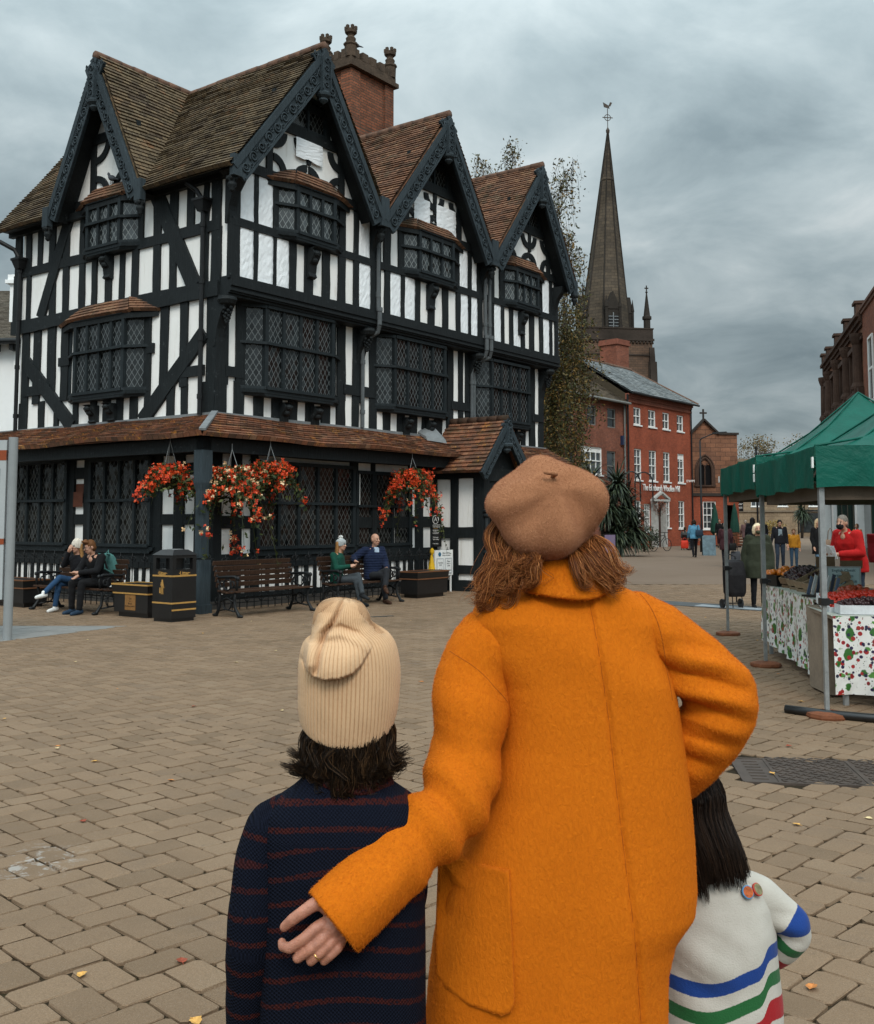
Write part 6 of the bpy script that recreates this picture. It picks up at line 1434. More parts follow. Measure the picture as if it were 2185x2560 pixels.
# ------------------------------------------------------------------ people (local frame: face +y, x = their right hand side, z up)
M_skin = plain('skin', (.46, .25, .17, 1), rough=.5, var=.10, scale=14, bump=.05, spec=.35)
M_eye = plain('eye_dark', (.02, .015, .012, 1), rough=.3); M_lip = plain('lip', (.28, .085, .07, 1), rough=.5)
_cm = {}
def cloth(name, c, rough=.85, sheen=.03, var=.22, bs=130):
    if name not in _cm: _cm[name] = plain(name, c + (1,), rough=rough, var=var, scale=7, bump=.3, bscale=bs, bdist=.004, sheen=sheen, spec=.08)
    return _cm[name]
BJ = dict(pelvis=(0, 0, .93), waist=(0, .01, 1.06), chest=(0, 0, 1.28), neck=(0, -.01, 1.47), head=(0, .02, 1.60),
          sR=(.18, -.01, 1.41), eR=(.235, -.03, 1.13), wR=(.245, .06, .89), sL=(-.18, -.01, 1.41), eL=(-.235, -.03, 1.13), wL=(-.245, .06, .89),
          hR=(.09, 0, .90), kR=(.10, .02, .49), aR=(.10, -.03, .08), hL=(-.09, 0, .90), kL=(-.10, .02, .49), aL=(-.10, -.03, .08))
WALK = dict(kR=(.09, .12, .50), aR=(.09, .20, .09), kL=(-.09, -.03, .49), aL=(-.09, -.26, .13), wR=(.24, -.08, .90), eR=(.235, -.10, 1.14), wL=(-.25, .16, .92), eL=(-.24, .03, 1.13))
def hand(q, w, d, side, s=1.0, fist=False):
    """palm, four fingers and a thumb leaving its side; d = forearm direction"""
    w = Vector(w); d = Vector(d).normalized(); x = Vector((side, 0, 0)); x = (x - d * x.dot(d)).normalized(); n = d.cross(x) * side; p = w + d * .045 * s
    q.chain([w, p, p + d * .04 * s], [.026 * s, .034 * s, .032 * s], 8)
    for k, (o, L) in enumerate(((-.028, .062), (-.010, .072), (.009, .068), (.027, .054))):
        a = p + x * o * s * -1 + d * .045 * s; c = 2.2 if fist else .55; b = a + (d + n * -.25 * c).normalized() * L * .55 * s; e = b + (d * (1 - .5 * c) + n * -.8 * c).normalized() * L * .45 * s; q.chain([a, b, e], [.0105 * s, .0095 * s, .008 * s], 6)
    t = p + n * .0 - x * .03 * s * -1 * -1; q.chain([w + d * .02 * s - x * -.02 * s * -1, p - x * .045 * s + d * .015 * s, p - x * .05 * s + d * .05 * s], [.014 * s, .012 * s, .010 * s], 6)
def head(q, c, look=0.0, tilt=0.0, s=1.0):
    M = Matrix.Translation(c) @ Matrix.Rotation(look, 4, 'Z') @ Matrix.Rotation(tilt, 4, 'X'); T = q.T; q.T = M if T is None else T @ M
    q.ell((0, -.012, .02), (.074 * s, .092 * s, .098 * s), 14, 10); q.ell((0, .022, -.045), (.055 * s, .064 * s, .068 * s), 12, 8); q.ell((0, .055, -.088), (.026, .024, .022), 8, 6)
    q.chain([(0, .082, .015), (0, .106, -.022)], [.009, .015], 6); q.ell((0, .083, -.058), (.024, .012, .012), 8, 6)
    for sx in (-1, 1): q.ell((sx * .076, -.008, -.005), (.011, .022, .032), 6, 6); q.ell((sx * .032, .074, -.02), (.022, .018, .02), 6, 6)
    q.T = T; return M
def person(name, label, loc, rz, h=1.68, pose=None, top=('dark_cloth', (.02, .02, .022)), coat=.92, flare=1.0, leg=('dark_trousers', (.016, .017, .02)), shoe=('dark_shoe', (.015, .014, .014)), hair=('brown_hair', (.045, .025, .014)), style='short', look=0.0, tilt=0.0, hat=None, sit=False, bulk=1.0, group=None, face=True, skirt=False, vox=.013, extra=None, skin=None, legr=1.0, collar=True):
    t = thing('person', label, 'person', loc, rz, group); k = h / 1.7; J_ = {n: Vector(v) for n, v in BJ.items()}
    for n, v in (pose or {}).items(): J_[n] = Vector(v)
    S = Matrix.Scale(k, 4); q = MB(); q.T = S
    sk = skin or M_skin; Mh = head(q, J_['head'], look, tilt)
    q.chain([J_['neck'] - Vector((0, 0, .08)), J_['neck'], J_['head'] + Vector((0, -.01, -.06))], [.06, .05, .05]); q.chain([J_['neck'] - Vector((0, 0, .1)), J_['chest'], J_['waist'], J_['pelvis']], [.07, .115, .10, .11])
    for s in 'RL':
        sg_ = 1 if s == 'R' else -1
        q.chain([J_['neck'] - Vector((0, 0, .07)), J_['s' + s], J_['e' + s], J_['w' + s]], [.05, .046, .036, .026]); hand(q, J_['w' + s], J_['w' + s] - J_['e' + s], sg_, 1.0, bool(pose and pose.get('fist' + s)))
        q.chain([J_['pelvis'], J_['h' + s], J_['k' + s], J_['a' + s]], [.10, .075, .05, .036])
    melt(q, 'body', sk, t, .0095, 3)
    if face:
        q = MB(); q.T = S @ Mh
        for sx in (-1, 1): q.ell((sx * .030, .0905, .004), (.012, .006, .0065), 8, 6); q.beam((sx * .014, .0935, .026), (sx * .046, .086, .026), .008, .007)
        q.build('eyes', M_eye, t); q = MB(); q.T = S @ Mh; q.ell((0, .0935, -.060), (.022, .005, .007), 8, 6); q.build('mouth', M_lip, t)
    # upper garment: loose over the body
    q = MB(); q.T = S; b = bulk; P = J_['pelvis']; C = J_['chest']; W_ = J_['waist']; N_ = J_['neck']; ax = (N_ - P)
    up = ax.normalized(); tx = math.atan2(-up.y, up.z)
    R_ = [(N_ + up * -.01, .062, .060, tx), (N_ - up * .05, .10, .075, tx), (N_ - up * .10, .175 * (b * .5 + .5), .098, tx), (C + up * .02, .19 * b, .118 * b, tx), (C - up * .08, .185 * b, .122 * b, tx), (W_, .165 * b * flare ** .3, .118 * b, tx), (P + up * .02, .18 * b * flare ** .7, .128 * b, tx)]
    if not sit and coat < .95:
        for z in np.linspace(.86, coat, 3): R_.append((Vector((P.x * .5, P.y * .5, z)), .178 * b * flare, .13 * b * flare, 0))
    else: R_.append((P - up * .06, .175 * b, .135 * b, tx))
    q.loft(R_[::-1], 22)
    for s in 'RL':
        s_, e_, w_ = J_['s' + s], J_['e' + s], J_['w' + s]; q.chain([s_ * .8 + N_ * .2 - Vector((0, 0, .02)), s_, e_, w_ + (w_ - e_).normalized() * -.01], [.062 * b, .066 * b, .055 * b, .043 * b], 12)
    if collar: q.chain([N_ + Vector((-.05, -.03, .0)), N_ + Vector((0, -.055, .01)), N_ + Vector((.05, -.03, .0))], [.028] * 3)
    o = melt(q, 'coat' if coat < .9 else 'jacket', cloth(*top), t, vox, 4); A = verts(o); f1 = ncurve(zlib.crc32(label.encode()) % 9999, 26); f2 = ncurve(7, 60); A += norms(o) * (f1(A) * .007 + f2(A) * .003)[:, None]; setverts(o, A)
    # legs
    q = MB(); q.T = S
    for s in 'RL':
        hh, kk, aa = J_['h' + s], J_['k' + s], J_['a' + s]; q.chain([P, hh, kk, aa + (kk - aa).normalized() * .02], [.11, .092 * legr, .066 * legr, .052 * legr], 12)
    o = melt(q, 'trousers', cloth(*leg), t, vox, 3); A = verts(o); A += norms(o) * (ncurve(5, 30)(A) * .006)[:, None]; setverts(o, A)
    for s in 'RL':
        a = J_['a' + s]; kk = J_['k' + s]; q = MB(); q.T = S; sh = (a - kk).normalized(); f = (pose or {}).get('f' + s); f = Vector(f).normalized() if f else Vector((sh.x * .1, .98, -.12 if not sit else -.1)).normalized()
        heel = a - f * .05 + Vector((0, 0, -.045)); toe = a + f * .155 + Vector((0, 0, -.05)); q.chain([a + Vector((0, 0, .01)), heel], [.042, .036]); q.chain([heel, a + f * .06 + Vector((0, 0, -.045)), toe], [.036, .042, .034]); melt(q, 'shoe', cloth(shoe[0], shoe[1], .5, 0), t, .009, 2)
    # hair
    if style != 'bald':
        q = MB(); q.T = S @ Mh; hm = cloth(hair[0], hair[1], .5, 0, .35, 220)
        q.ell((0, -.022, .035), (.083, .095, .095), 14, 10); q.ell((0, -.05, -.01), (.078, .065, .085), 12, 8)
        if style == 'bob':
            q.ell((0, -.035, -.02), (.098, .075, .10), 12, 8)
            for sx in (-1, 1): q.chain([(sx * .075, .02, .05), (sx * .088, .005, -.02), (sx * .08, -.01, -.09)], [.03, .032, .026])
        if style == 'long':
            for j in range(9):
                a_ = R(200 + j * 17.5); x, y = .082 * math.cos(a_), .085 * math.sin(a_) - .01; q.chain([(x * .9, y * .9, .04), (x * 1.05, y, -.08), (x * 1.15, y * 1.1 - .01, -.20), (x * 1.0, y * 1.15 - .01, -.31 - .03 * math.sin(j * 2.1))], [.034, .032, .028, .012])
        if style == 'quiff':
            q.ell((0, .055, .115), (.06, .05, .04), 10, 7)
            for j in range(6): q.chain([(-.05 + j * .02, .05, .10), (-.045 + j * .018, .10, .125 + .01 * math.sin(j * 2))], [.022, .010])
        o = melt(q, 'hair', hm, t, .011, 2); A = verts(o); A += norms(o) * (ncurve(3, 90)(A) * .005)[:, None]; setverts(o, A)
        # clear the face: drop the hair in front of the brow
    if hat: hat(t, S @ Mh)
    if extra: extra(t, S, J_, S @ Mh)
    return t
def beanie(mat, pom=None, h=.16):
    def f(t, M):
        q = MB(); q.T = M; n = 40; prof = [(.092, -.025), (.098, .0), (.100, .04), (.094, .08), (.075, .08 + h * .32), (.045, .08 + h * .46), (.012, .08 + h * .52)]
        rings = []
        for r_, z in prof: rings.append([q.pt(((r_ + (.003 if k % 2 else -.002)) * .93 * math.cos(2 * math.pi * k / n), (r_ + (.003 if k % 2 else -.002)) * 1.06 * math.sin(2 * math.pi * k / n) - .012, z + (.02 * (math.sin(2 * math.pi * k / n)) if z < .06 else -.03 * (z > .1)))) for k in range(n)])
        for k in range(len(rings) - 1): q.bridge(rings[k], rings[k + 1])
        q.face(rings[-1]); q.build('hat', mat, t, smooth=False)
        if pom:
            q = MB(); q.T = M; r = random.Random(2)
            for k in range(60):
                d = Vector((r.gauss(0, 1), r.gauss(0, 1), r.gauss(0, 1))).normalized(); q.cap(Vector((0, -.02, .15)) + d * .015, Vector((0, -.02, .15)) + d * .042, .012, .008, 5)
            q.build('pompom', pom, t)
    return f
SIT = dict(pelvis=(0, -.02, .50), waist=(0, -.03, .64), chest=(0, -.03, .86), neck=(0, -.02, 1.05), head=(0, .01, 1.18), sR=(.18, -.03, .99), eR=(.225, -.02, .72), wR=(.16, .20, .66), sL=(-.18, -.03, .99), eL=(-.225, -.02, .72), wL=(-.16, .20, .66),
           hR=(.09, .02, .50), kR=(.11, .46, .50), aR=(.11, .44, .08), hL=(-.09, .02, .50), kL=(-.11, .46, .50), aL=(-.11, .44, .08))
def sitp(**kw): d = dict(SIT); d.update(kw); return d
def bag(name, label, p, mat, w=.26, h=.30, d=.10, handle=.22, rz=0.0, cat='bag'):
    t = thing(name, label, cat, p, rz); q = MB(); q.loft([((0, 0, 0), w * .42, d * .42, 0, 0, 4), ((0, 0, h * .15), w * .5, d * .5, 0, 0, 4), ((0, 0, h * .8), w * .48, d * .35, 0, 0, 4), ((0, 0, h), w * .44, d * .12, 0, 0, 4)], 20); o = q.build('bag_body', mat, t, smooth=True)
    q = MB()
    for y in (-d * .15, d * .15): q.tube([(-w * .25, y, h * .97), (-w * .18, y, h + handle * .7), (0, y * .5, h + handle), (w * .18, y, h + handle * .7), (w * .25, y, h * .97)], .008, 5)
    q.build('handle', mat, t)
# --- the pairs on the benches.  bench fronts: right benches face -v (world heading HA - 90), left bench faces -u
FRONT_R = HA + R(180); FRONT_L = HA + R(90)       # rotation that turns local +y to the bench's outward direction
GB = 'people resting on the benches'
def on_bench(u, v): return hw(u, v, .0)
BK_navy = ('navy_puffer', (.012, .018, .042)); DK = ('charcoal_trousers', (.020, .021, .024))
person('p', 'woman in a green jacket and grey pompom hat sitting cross-legged on the right bench', on_bench(1.98, -1.33), FRONT_R + R(20), 1.66,
       sitp(kR=(.10, .42, .52), aR=(.13, .52, .10), kL=(.02, .44, .60), aL=(.26, .62, .26), fL=(.35, .9, -.25), wR=(.06, .27, .78), eR=(.235, .06, .74), wL=(-.02, .28, .76), eL=(-.235, .03, .74), chest=(0, .0, .86), neck=(0, .03, 1.05), head=(0, .07, 1.19)),
       ('bottle_green', (.010, .058, .040)), 1, leg=('grey_jeans', (.045, .052, .058)), shoe=('dark_trainer', (.02, .022, .024)), hair=('strawberry_blond', (.27, .135, .05)), style='long', look=R(-12), hat=beanie(cloth('grey_knit', (.34, .36, .36)), cloth('pale_pom', (.62, .62, .60))), sit=True, group=GB, legr=.92)
t_nv = person('p', 'bald man in a navy quilted jacket resting one arm along the bench back', on_bench(3.06, -1.34), FRONT_R + R(-16), 1.78,
       sitp(kR=(.10, .46, .53), aR=(.08, .50, .09), kL=(.06, .50, .62), aL=(.20, .66, .34), fL=(.3, .9, -.35), sR=(.19, -.04, .99), eR=(.42, -.10, .84), wR=(.52, .12, .80), eL=(-.24, .04, .73), wL=(-.12, .24, .66), head=(0, .03, 1.19)),
       BK_navy, 1, leg=DK, shoe=('brown_boot', (.055, .028, .018)), style='bald', look=R(8), sit=True, group=GB, bulk=1.14)
def quilt(t):
    for c in t.children:
        if c.name.startswith('jacket'):
            A = verts(c); A += norms(c) * (.011 * np.abs(np.sin(A[:, 2] * 62)))[:, None]; setverts(c, A)
quilt(t_nv)
q = MB(); q.T = Matrix.Scale(1.78 / 1.7, 4); q.hexa([(-.045, .085, .80), (.045, .085, .80), (.045, .05, .80), (-.045, .05, .80), (-.05, .085, 1.03), (.05, .085, 1.03), (.045, .04, 1.05), (-.045, .04, 1.05)]); q.build('shirt', plain('check_shirt', (.40, .50, .62, 1), rough=.8, var=.35, scale=30), t_nv)
t_ml = person('p', 'bespectacled man in black with swept brown hair leaning forward on the left bench', on_bench(-1.62, 1.10), FRONT_L + R(6), 1.76,
       sitp(waist=(0, .02, .64), chest=(0, .12, .84), neck=(0, .20, 1.01), head=(0, .27, 1.12), sR=(.18, .16, .95), sL=(-.18, .16, .95), eR=(.22, .30, .72), wR=(.06, .52, .70), eL=(-.22, .30, .72), wL=(-.05, .52, .70), kR=(.12, .52, .52), aR=(.14, .50, .09), kL=(-.12, .52, .52), aL=(-.12, .56, .09)),
       ('black_jumper', (.010, .010, .011)), 1, leg=('black_jeans', (.011, .011, .012)), shoe=('blue_suede', (.025, .045, .075)), hair=('chestnut_hair', (.13, .058, .025)), style='quiff', look=R(-14), tilt=R(-16), sit=True, group=GB, bulk=1.04)
q = MB(); Mg = Matrix.Scale(1.76 / 1.7, 4) @ Matrix.Translation((0, .27, 1.12)) @ Matrix.Rotation(R(-14), 4, 'Z') @ Matrix.Rotation(R(-16), 4, 'X'); q.T = Mg
for sx in (-1, 1): q.tube([(sx * .034 + .024 * math.cos(a), .103, .003 + .018 * math.sin(a)) for a in np.linspace(0, 6.283, 13)[:-1]], .003, 4, closed=True); q.tube([(sx * .058, .10, .008), (sx * .078, .0, .006)], .003, 4)
q.tube([(-.01, .105, .006), (.01, .105, .006)], .003, 4); q.build('glasses', M_blackpl, t_ml)
person('p', 'woman in a cream beanie, blue jeans and white trainers half hidden on the left bench', on_bench(-1.58, 1.78), FRONT_L + R(12), 1.66,
       sitp(chest=(0, .05, .86), neck=(0, .08, 1.05), head=(0, .12, 1.18), kR=(.08, .46, .50), aR=(.12, .50, .09), kL=(.04, .48, .62), aL=(.10, .80, .36), fL=(.1, .95, -.1), wR=(.08, .24, 1.08), eR=(.23, .20, .84), eL=(-.22, .1, .73)),
       ('black_coat_b', (.011, .011, .013)), 1, leg=('blue_jeans', (.022, .055, .115)), shoe=('white_trainer', (.66, .66, .64)), hair=('honey_hair', (.30, .16, .06)), style='long', look=R(-6), hat=beanie(cloth('cream_knit', (.60, .54, .46)), None, .22), sit=True, group=GB, legr=.9)
# the rucksack worn by the man in black
t = thing('rucksack', 'teal canvas rucksack on the back of the man in black', 'rucksack', on_bench(-1.50, 1.08) + Vector((0, 0, .68)), FRONT_L + R(6))
M_teal = cloth('teal_canvas', (.065, .165, .155)); q = MB(); q.loft([((0, -.10, -.06), .12, .07), ((0, -.11, .0), .155, .10), ((0, -.08, .18), .15, .10), ((0, .0, .33), .11, .075), ((0, .03, .37), .05, .04)], 18); q.cap((-.07, -.20, .02), (.07, -.20, .02), .05); q.cap((-.07, -.19, .10), (.07, -.19, .10), .045); melt(q, 'pack', M_teal, t, .012, 4)
q = MB()
for sx in (-1, 1): q.tube([(sx * .08, .04, .34), (sx * .13, .17, .36), (sx * .15, .25, .26), (sx * .16, .22, .10), (sx * .14, .0, .0)], .018, 6)
q.tube([(-.03, .02, .36), (0, .0, .42), (.03, .02, .36)], .01, 5); q.build('strap', M_teal, t)
# --- passers-by
def stepd(**kw): d = dict(WALK); d.update(kw); return d
person('p', 'woman in a light blue jacket walking away with a dark shoulder bag', (11.5, 46.7, 0), R(-4), 1.66, stepd(), ('sky_blue', (.09, .24, .36)), .86, leg=('black_slacks', (.012, .012, .014)), hair=('dark_bob', (.03, .018, .012)), style='bob', face=False, bulk=1.15)
bag('carrier_bag', 'bright red carrier bag hanging from the hand of the woman in light blue', (11.08, 46.75, .40), cloth('red_plastic', (.50, .040, .022), .4, 0), .34, .36, .12, .12)
bag('shoulder_bag', 'navy shoulder bag slung at the side of the woman in light blue', (11.68, 46.5, .95), cloth('navy_leather', (.02, .035, .055), .5, 0), .34, .28, .13, .30)
person('p', 'person dressed all in black standing by the closed parasol', (17.2, 63.5, 0), R(160), 1.74, None, ('black_wool', (.011, .011, .012)), .85, style='short', face=True)
person('p', 'grey haired woman in a long maroon coat carrying bags away from the camera', (10.3, 37.3, 0), R(-12), 1.55, stepd(), ('maroon_coat', (.050, .020, .024)), .66, 1.12, leg=('black_slacks', (.012, .012, .014)), hair=('grey_hair', (.22, .20, .18)), style='short', face=False, bulk=1.15)
bag('shopping_bag', 'dark grey shopping bag carried low by the woman in maroon', (10.62, 37.2, .10), cloth('grey_bag', (.06, .065, .075), .6, 0), .36, .45, .14, .24)
bag('hand_bag', 'small black handbag above the grey shopping bag of the woman in maroon', (10.50, 37.1, .58), cloth('black_leather', (.012, .012, .012), .4, 0), .26, .26, .10, .22)
person('p', 'woman in a dusty pink hooded coat walking far up the street', (17.0, 57.5, 0), R(-6), 1.66, stepd(), ('dusty_pink', (.14, .080, .078)), .72, 1.05, leg=('brown_trousers', (.05, .032, .028)), hair=('pale_hair', (.34, .27, .22)), face=False, bulk=1.12)
person('p', 'long haired person in a black padded coat beyond the olive jacket', (13.6, 45.0, 0), R(-10), 1.76, stepd(), ('black_puffer', (.012, .013, .016)), .70, 1.1, hair=('black_hair', (.014, .012, .012)), style='long', face=False, bulk=1.25)
person('p', 'person in dark clothes just behind the long haired figure in black', (15.1, 48.5, 0), R(150), 1.70, None, ('black_wool', (.011, .011, .012)), .80, style='bob')
person('p', 'blonde woman in a long olive jacket and face mask pulling a shopping trolley', (6.06, 19.75, 0), R(176), 1.56, dict(wR=(.28, .02, .78), wL=(-.27, .05, .80), eR=(.27, -.03, 1.10), eL=(-.27, -.03, 1.10)), ('olive_wax', (.030, .034, .022)), .60, 1.18, leg=('black_slacks', (.012, .012, .014)), hair=('white_blond', (.62, .50, .34)), style='bob', bulk=1.35,
       extra=lambda t, S, J_, M: (lambda q: (setattr(q, 'T', M), q.ell((0, .062, -.055), (.052, .058, .046), 12, 8), q.build('mask', cloth('olive_mask', (.06, .06, .035)), t)))(MB()))
t = thing('shopping_trolley', 'black quilted two-wheeled shopping trolley beside the woman in the olive jacket', 'shopping trolley', (5.55, 19.55, 0), R(15))
q = MB(); q.loft([((0, 0, .22), .16, .12, 0, 0, 4), ((0, 0, .30), .19, .15, 0, 0, 4), ((0, .0, .62), .20, .15, 0, 0, 4), ((0, .04, .86), .18, .13, 0, 0, 4), ((0, .05, .90), .12, .08, 0, 0, 4)], 24); o = melt(q, 'bag_body', cloth('trolley_cloth', (.014, .013, .014), .5, .0, .5, 60), t, .012, 2)
for sx in (-1, 1): q = MB(); q.lathe([(.02, -.02), (.085, -.018), (.085, .018), (.02, .02)], (sx * .19, .12, .087), 14, (1, 0, 0)); q.build('wheel', M_blackpl, t)
q = MB(); q.tube([(-.12, .14, .1), (-.12, .16, .95), (.0, .17, 1.0), (.12, .16, .95), (.12, .14, .1)], .012, 6); q.tube([(-.19, .12, .087), (.19, .12, .087)], .01, 5); q.tube([(-.1, -.1, .02), (-.1, -.08, .22)], .01, 5); q.tube([(.1, -.1, .02), (.1, -.08, .22)], .01, 5); q.build('frame', M_iron, t)
person('p', 'young man in a dark open gilet over a pale grey top looking down', (11.45, 34.9, 0), R(172), 1.66, dict(kR=(.10, .10, .50), aR=(.12, .08, .09), kL=(-.10, -.02, .49), aL=(-.12, -.14, .10), wR=(.30, .02, .88), head=(0, .05, 1.58)), ('dark_gilet', (.016, .016, .020)), .90, leg=('dark_denim', (.030, .042, .062)), hair=('black_hair', (.014, .012, .012)), tilt=R(-18), bulk=1.02,
       extra=lambda t, S, J_, M: (lambda q: (setattr(q, 'T', S), q.hexa([(-.075, .10, .92), (.075, .10, .92), (.075, .03, .92), (-.075, .03, .92), (-.06, .135, 1.36), (.06, .135, 1.36), (.055, .03, 1.40), (-.055, .03, 1.40)]), q.build('shirt', cloth('pale_tee', (.24, .30, .34)), t)))(MB()))
person('p', 'boy in a mustard yellow top and blue jeans standing in the street', (12.05, 35.3, 0), R(168), 1.36, dict(wR=(.26, .10, .92), wL=(-.24, .02, .90), head=(0, .05, 1.58)), ('mustard_top', (.46, .20, .022)), .92, leg=('mid_denim', (.045, .085, .135)), hair=('sandy_hair', (.11, .055, .025)), tilt=R(-14), bulk=1.02)
person('p', 'blonde woman in a long black coat and jeans beside the tent leg', (11.35, 31.1, 0), R(205), 1.67, dict(kR=(.08, .06, .5)), ('black_wool', (.011, .011, .012)), .66, 1.06, leg=('light_denim', (.12, .20, .29)), hair=('blond_hair', (.45, .32, .19)), style='long', bulk=1.1)
bag('shoulder_bag', 'pale tan shoulder bag on the hip of the blonde woman in black', (11.62, 30.85, .78), cloth('tan_leather', (.20, .14, .10), .5, 0), .34, .30, .12, .34)
t_rd = person('p', 'man in a bright red jacket and black face mask leaning over the stall with papers', (6.62, 16.6, 0), R(120), 1.74, dict(chest=(0, .12, 1.27), neck=(0, .20, 1.44), head=(0, .26, 1.555), waist=(0, .03, 1.06), sR=(.18, .14, 1.38), sL=(-.18, .14, 1.38), eR=(.26, .14, 1.10), wR=(.12, .42, 1.08), eL=(-.26, .16, 1.10), wL=(-.10, .44, 1.08)), ('red_jacket', (.42, .016, .016)), .80, 1.02, leg=('dark_denim', (.030, .042, .062)), hair=('short_grey', (.15, .13, .11)), style='short', bulk=1.25, look=R(10),
       extra=lambda t, S, J_, M: (lambda q: (setattr(q, 'T', M), q.ell((0, .058, -.052), (.056, .062, .052), 12, 8), q.build('mask', cloth('black_mask', (.012, .012, .013)), t)))(MB()))
t = thing('papers', 'white folded papers held by the man in the red jacket', 'papers', (6.15, 16.30, 1.12), R(100)); q = MB()
for k in range(4): a = k * .14 - .2; q.hexa([(-.16 + .02 * k, -.01 + k * .012, -.08 + .03 * k), (.16 + .01 * k, -.01 + k * .012, -.10 + .04 * k), (.16 + .01 * k, -.006 + k * .012, -.10 + .04 * k), (-.16 + .02 * k, -.006 + k * .012, -.08 + .03 * k), (-.12 + .03 * k, .03 + k * .012, .12), (.18, .03 + k * .012, .10 + .02 * k), (.18, .034 + k * .012, .10 + .02 * k), (-.12 + .03 * k, .034 + k * .012, .12)])
q.build('sheet', plain('paper_white', (.70, .71, .72, 1), rough=.7), t)
t = thing('rucksack', 'dark red rucksack on the back of the man in the red jacket', 'rucksack', (6.93, 16.62, 1.02), R(120)); q = MB(); q.loft([((0, -.10, -.06), .14, .07), ((0, -.12, .05), .17, .11), ((0, -.10, .25), .16, .10), ((0, .0, .40), .10, .06)], 18); melt(q, 'pack', cloth('crimson_nylon', (.16, .012, .016), .5), t, .014, 4)
q = MB(); q.box(-.10, .10, -.245, -.225, .03, .11); q.build('patch', M_white, t)
person('p', 'child in an orange cardigan over a pale top near the shop doorway', (16.7, 41.5, 0), R(120), 1.50, None, ('orange_knit', (.45, .13, .035)), .92, hair=('auburn_short', (.17, .075, .03)), extra=lambda t, S, J_, M: (lambda q: (setattr(q, 'T', S), q.hexa([(-.09, .11, .92), (.09, .11, .92), (.09, .03, .92), (-.09, .03, .92), (-.07, .14, 1.36), (.07, .14, 1.36), (.06, .03, 1.40), (-.06, .03, 1.40)]), q.build('shirt', cloth('pale_tee', (.24, .30, .34)), t)))(MB()))
person('p', 'person in grey seated behind the parked bicycle by the red shop', (14.1, 59.3, 0), R(-40), 1.7, sitp(), ('grey_jumper', (.06, .062, .06)), 1, leg=('dark_denim', (.030, .042, .062)), hair=('brown_hair', (.045, .025, .014)), sit=True)
t = thing('stool', 'low dark stool under the person in grey by the bicycle', 'stool', (14.1, 59.3, 0), R(-40)); q = MB(); q.box(-.2, .2, -.2, .16, .36, .40); q.build('seat', M_iron, t)
for x, y in ((-.17, -.17), (.17, -.17), (-.17, .13), (.17, .13)): q = MB(); q.tube([(x, y, 0), (x, y, .36)], .018, 6); q.build('leg', M_iron, t)
person('p', 'person wearing a yellow safety helmet and lilac top in the far background', (15.9, 51.2, 0), R(175), 1.62, None, ('lilac_top', (.16, .13, .32)), .9, hat=lambda t, M: (lambda q: (setattr(q, 'T', M), q.ell((0, -.01, .05), (.10, .12, .09), 14, 8), q.build('helmet', plain('hi_vis_yellow', (.55, .60, .03, 1), rough=.4), t)))(MB()))
for k, (x, y, c) in enumerate(((22.0, 82, (.03, .03, .035)), (23.6, 84, (.05, .04, .045)), (20.6, 80, (.02, .022, .03)))):
    person('p', ('small distant figure in dark clothes below the black direction sign', 'small distant figure in brown behind the pink coat', 'small distant figure in navy left of the pink coat')[k], (x, y, 0), R(170 + 20 * k), 1.7, None, ('far_coat_%d' % k, c), .8, face=False, vox=.02)
# ------------------------------------------------------------------ the market stall: two pop-up gazebos in a row
def canvas_mat():
    m, g, b = newmat('green_canvas'); v = g.coord(); n = g.noise(v, 2.2, 5, .6, .8); n2 = g.noise(v, 7, 4, .6, .5)
    cc = g.ramp(n, [(.3, (.003, .082, .058, 1)), (.7, (.005, .125, .090, 1))])
    setp(g, b, col=cc, rough=.5, spec=.22, sheen=0.0, normal=g.bump(g.m('ADD', n, g.m('MULTIPLY', n2, .4)), .5, .05))
    tr = g.n('BsdfTranslucent'); g.put(tr.inputs['Color'], (.02, .16, .11, 1)); mx = g.n('MixShader'); mx.inputs[0].default_value = .22
    o = m.node_tree.nodes['Material Output']; m.node_tree.links.new(b.outputs[0], mx.inputs[1]); m.node_tree.links.new(tr.outputs[0], mx.inputs[2]); m.node_tree.links.new(mx.outputs[0], o.inputs[0]); return m
M_canvas = canvas_mat(); M_foot = plain('rust_foot', (.17, .055, .022, 1), rough=.7, var=.4, scale=9); M_under_shadow = plain('canvas_underside_shadow', (.10, .075, .055, 1), rough=.9)
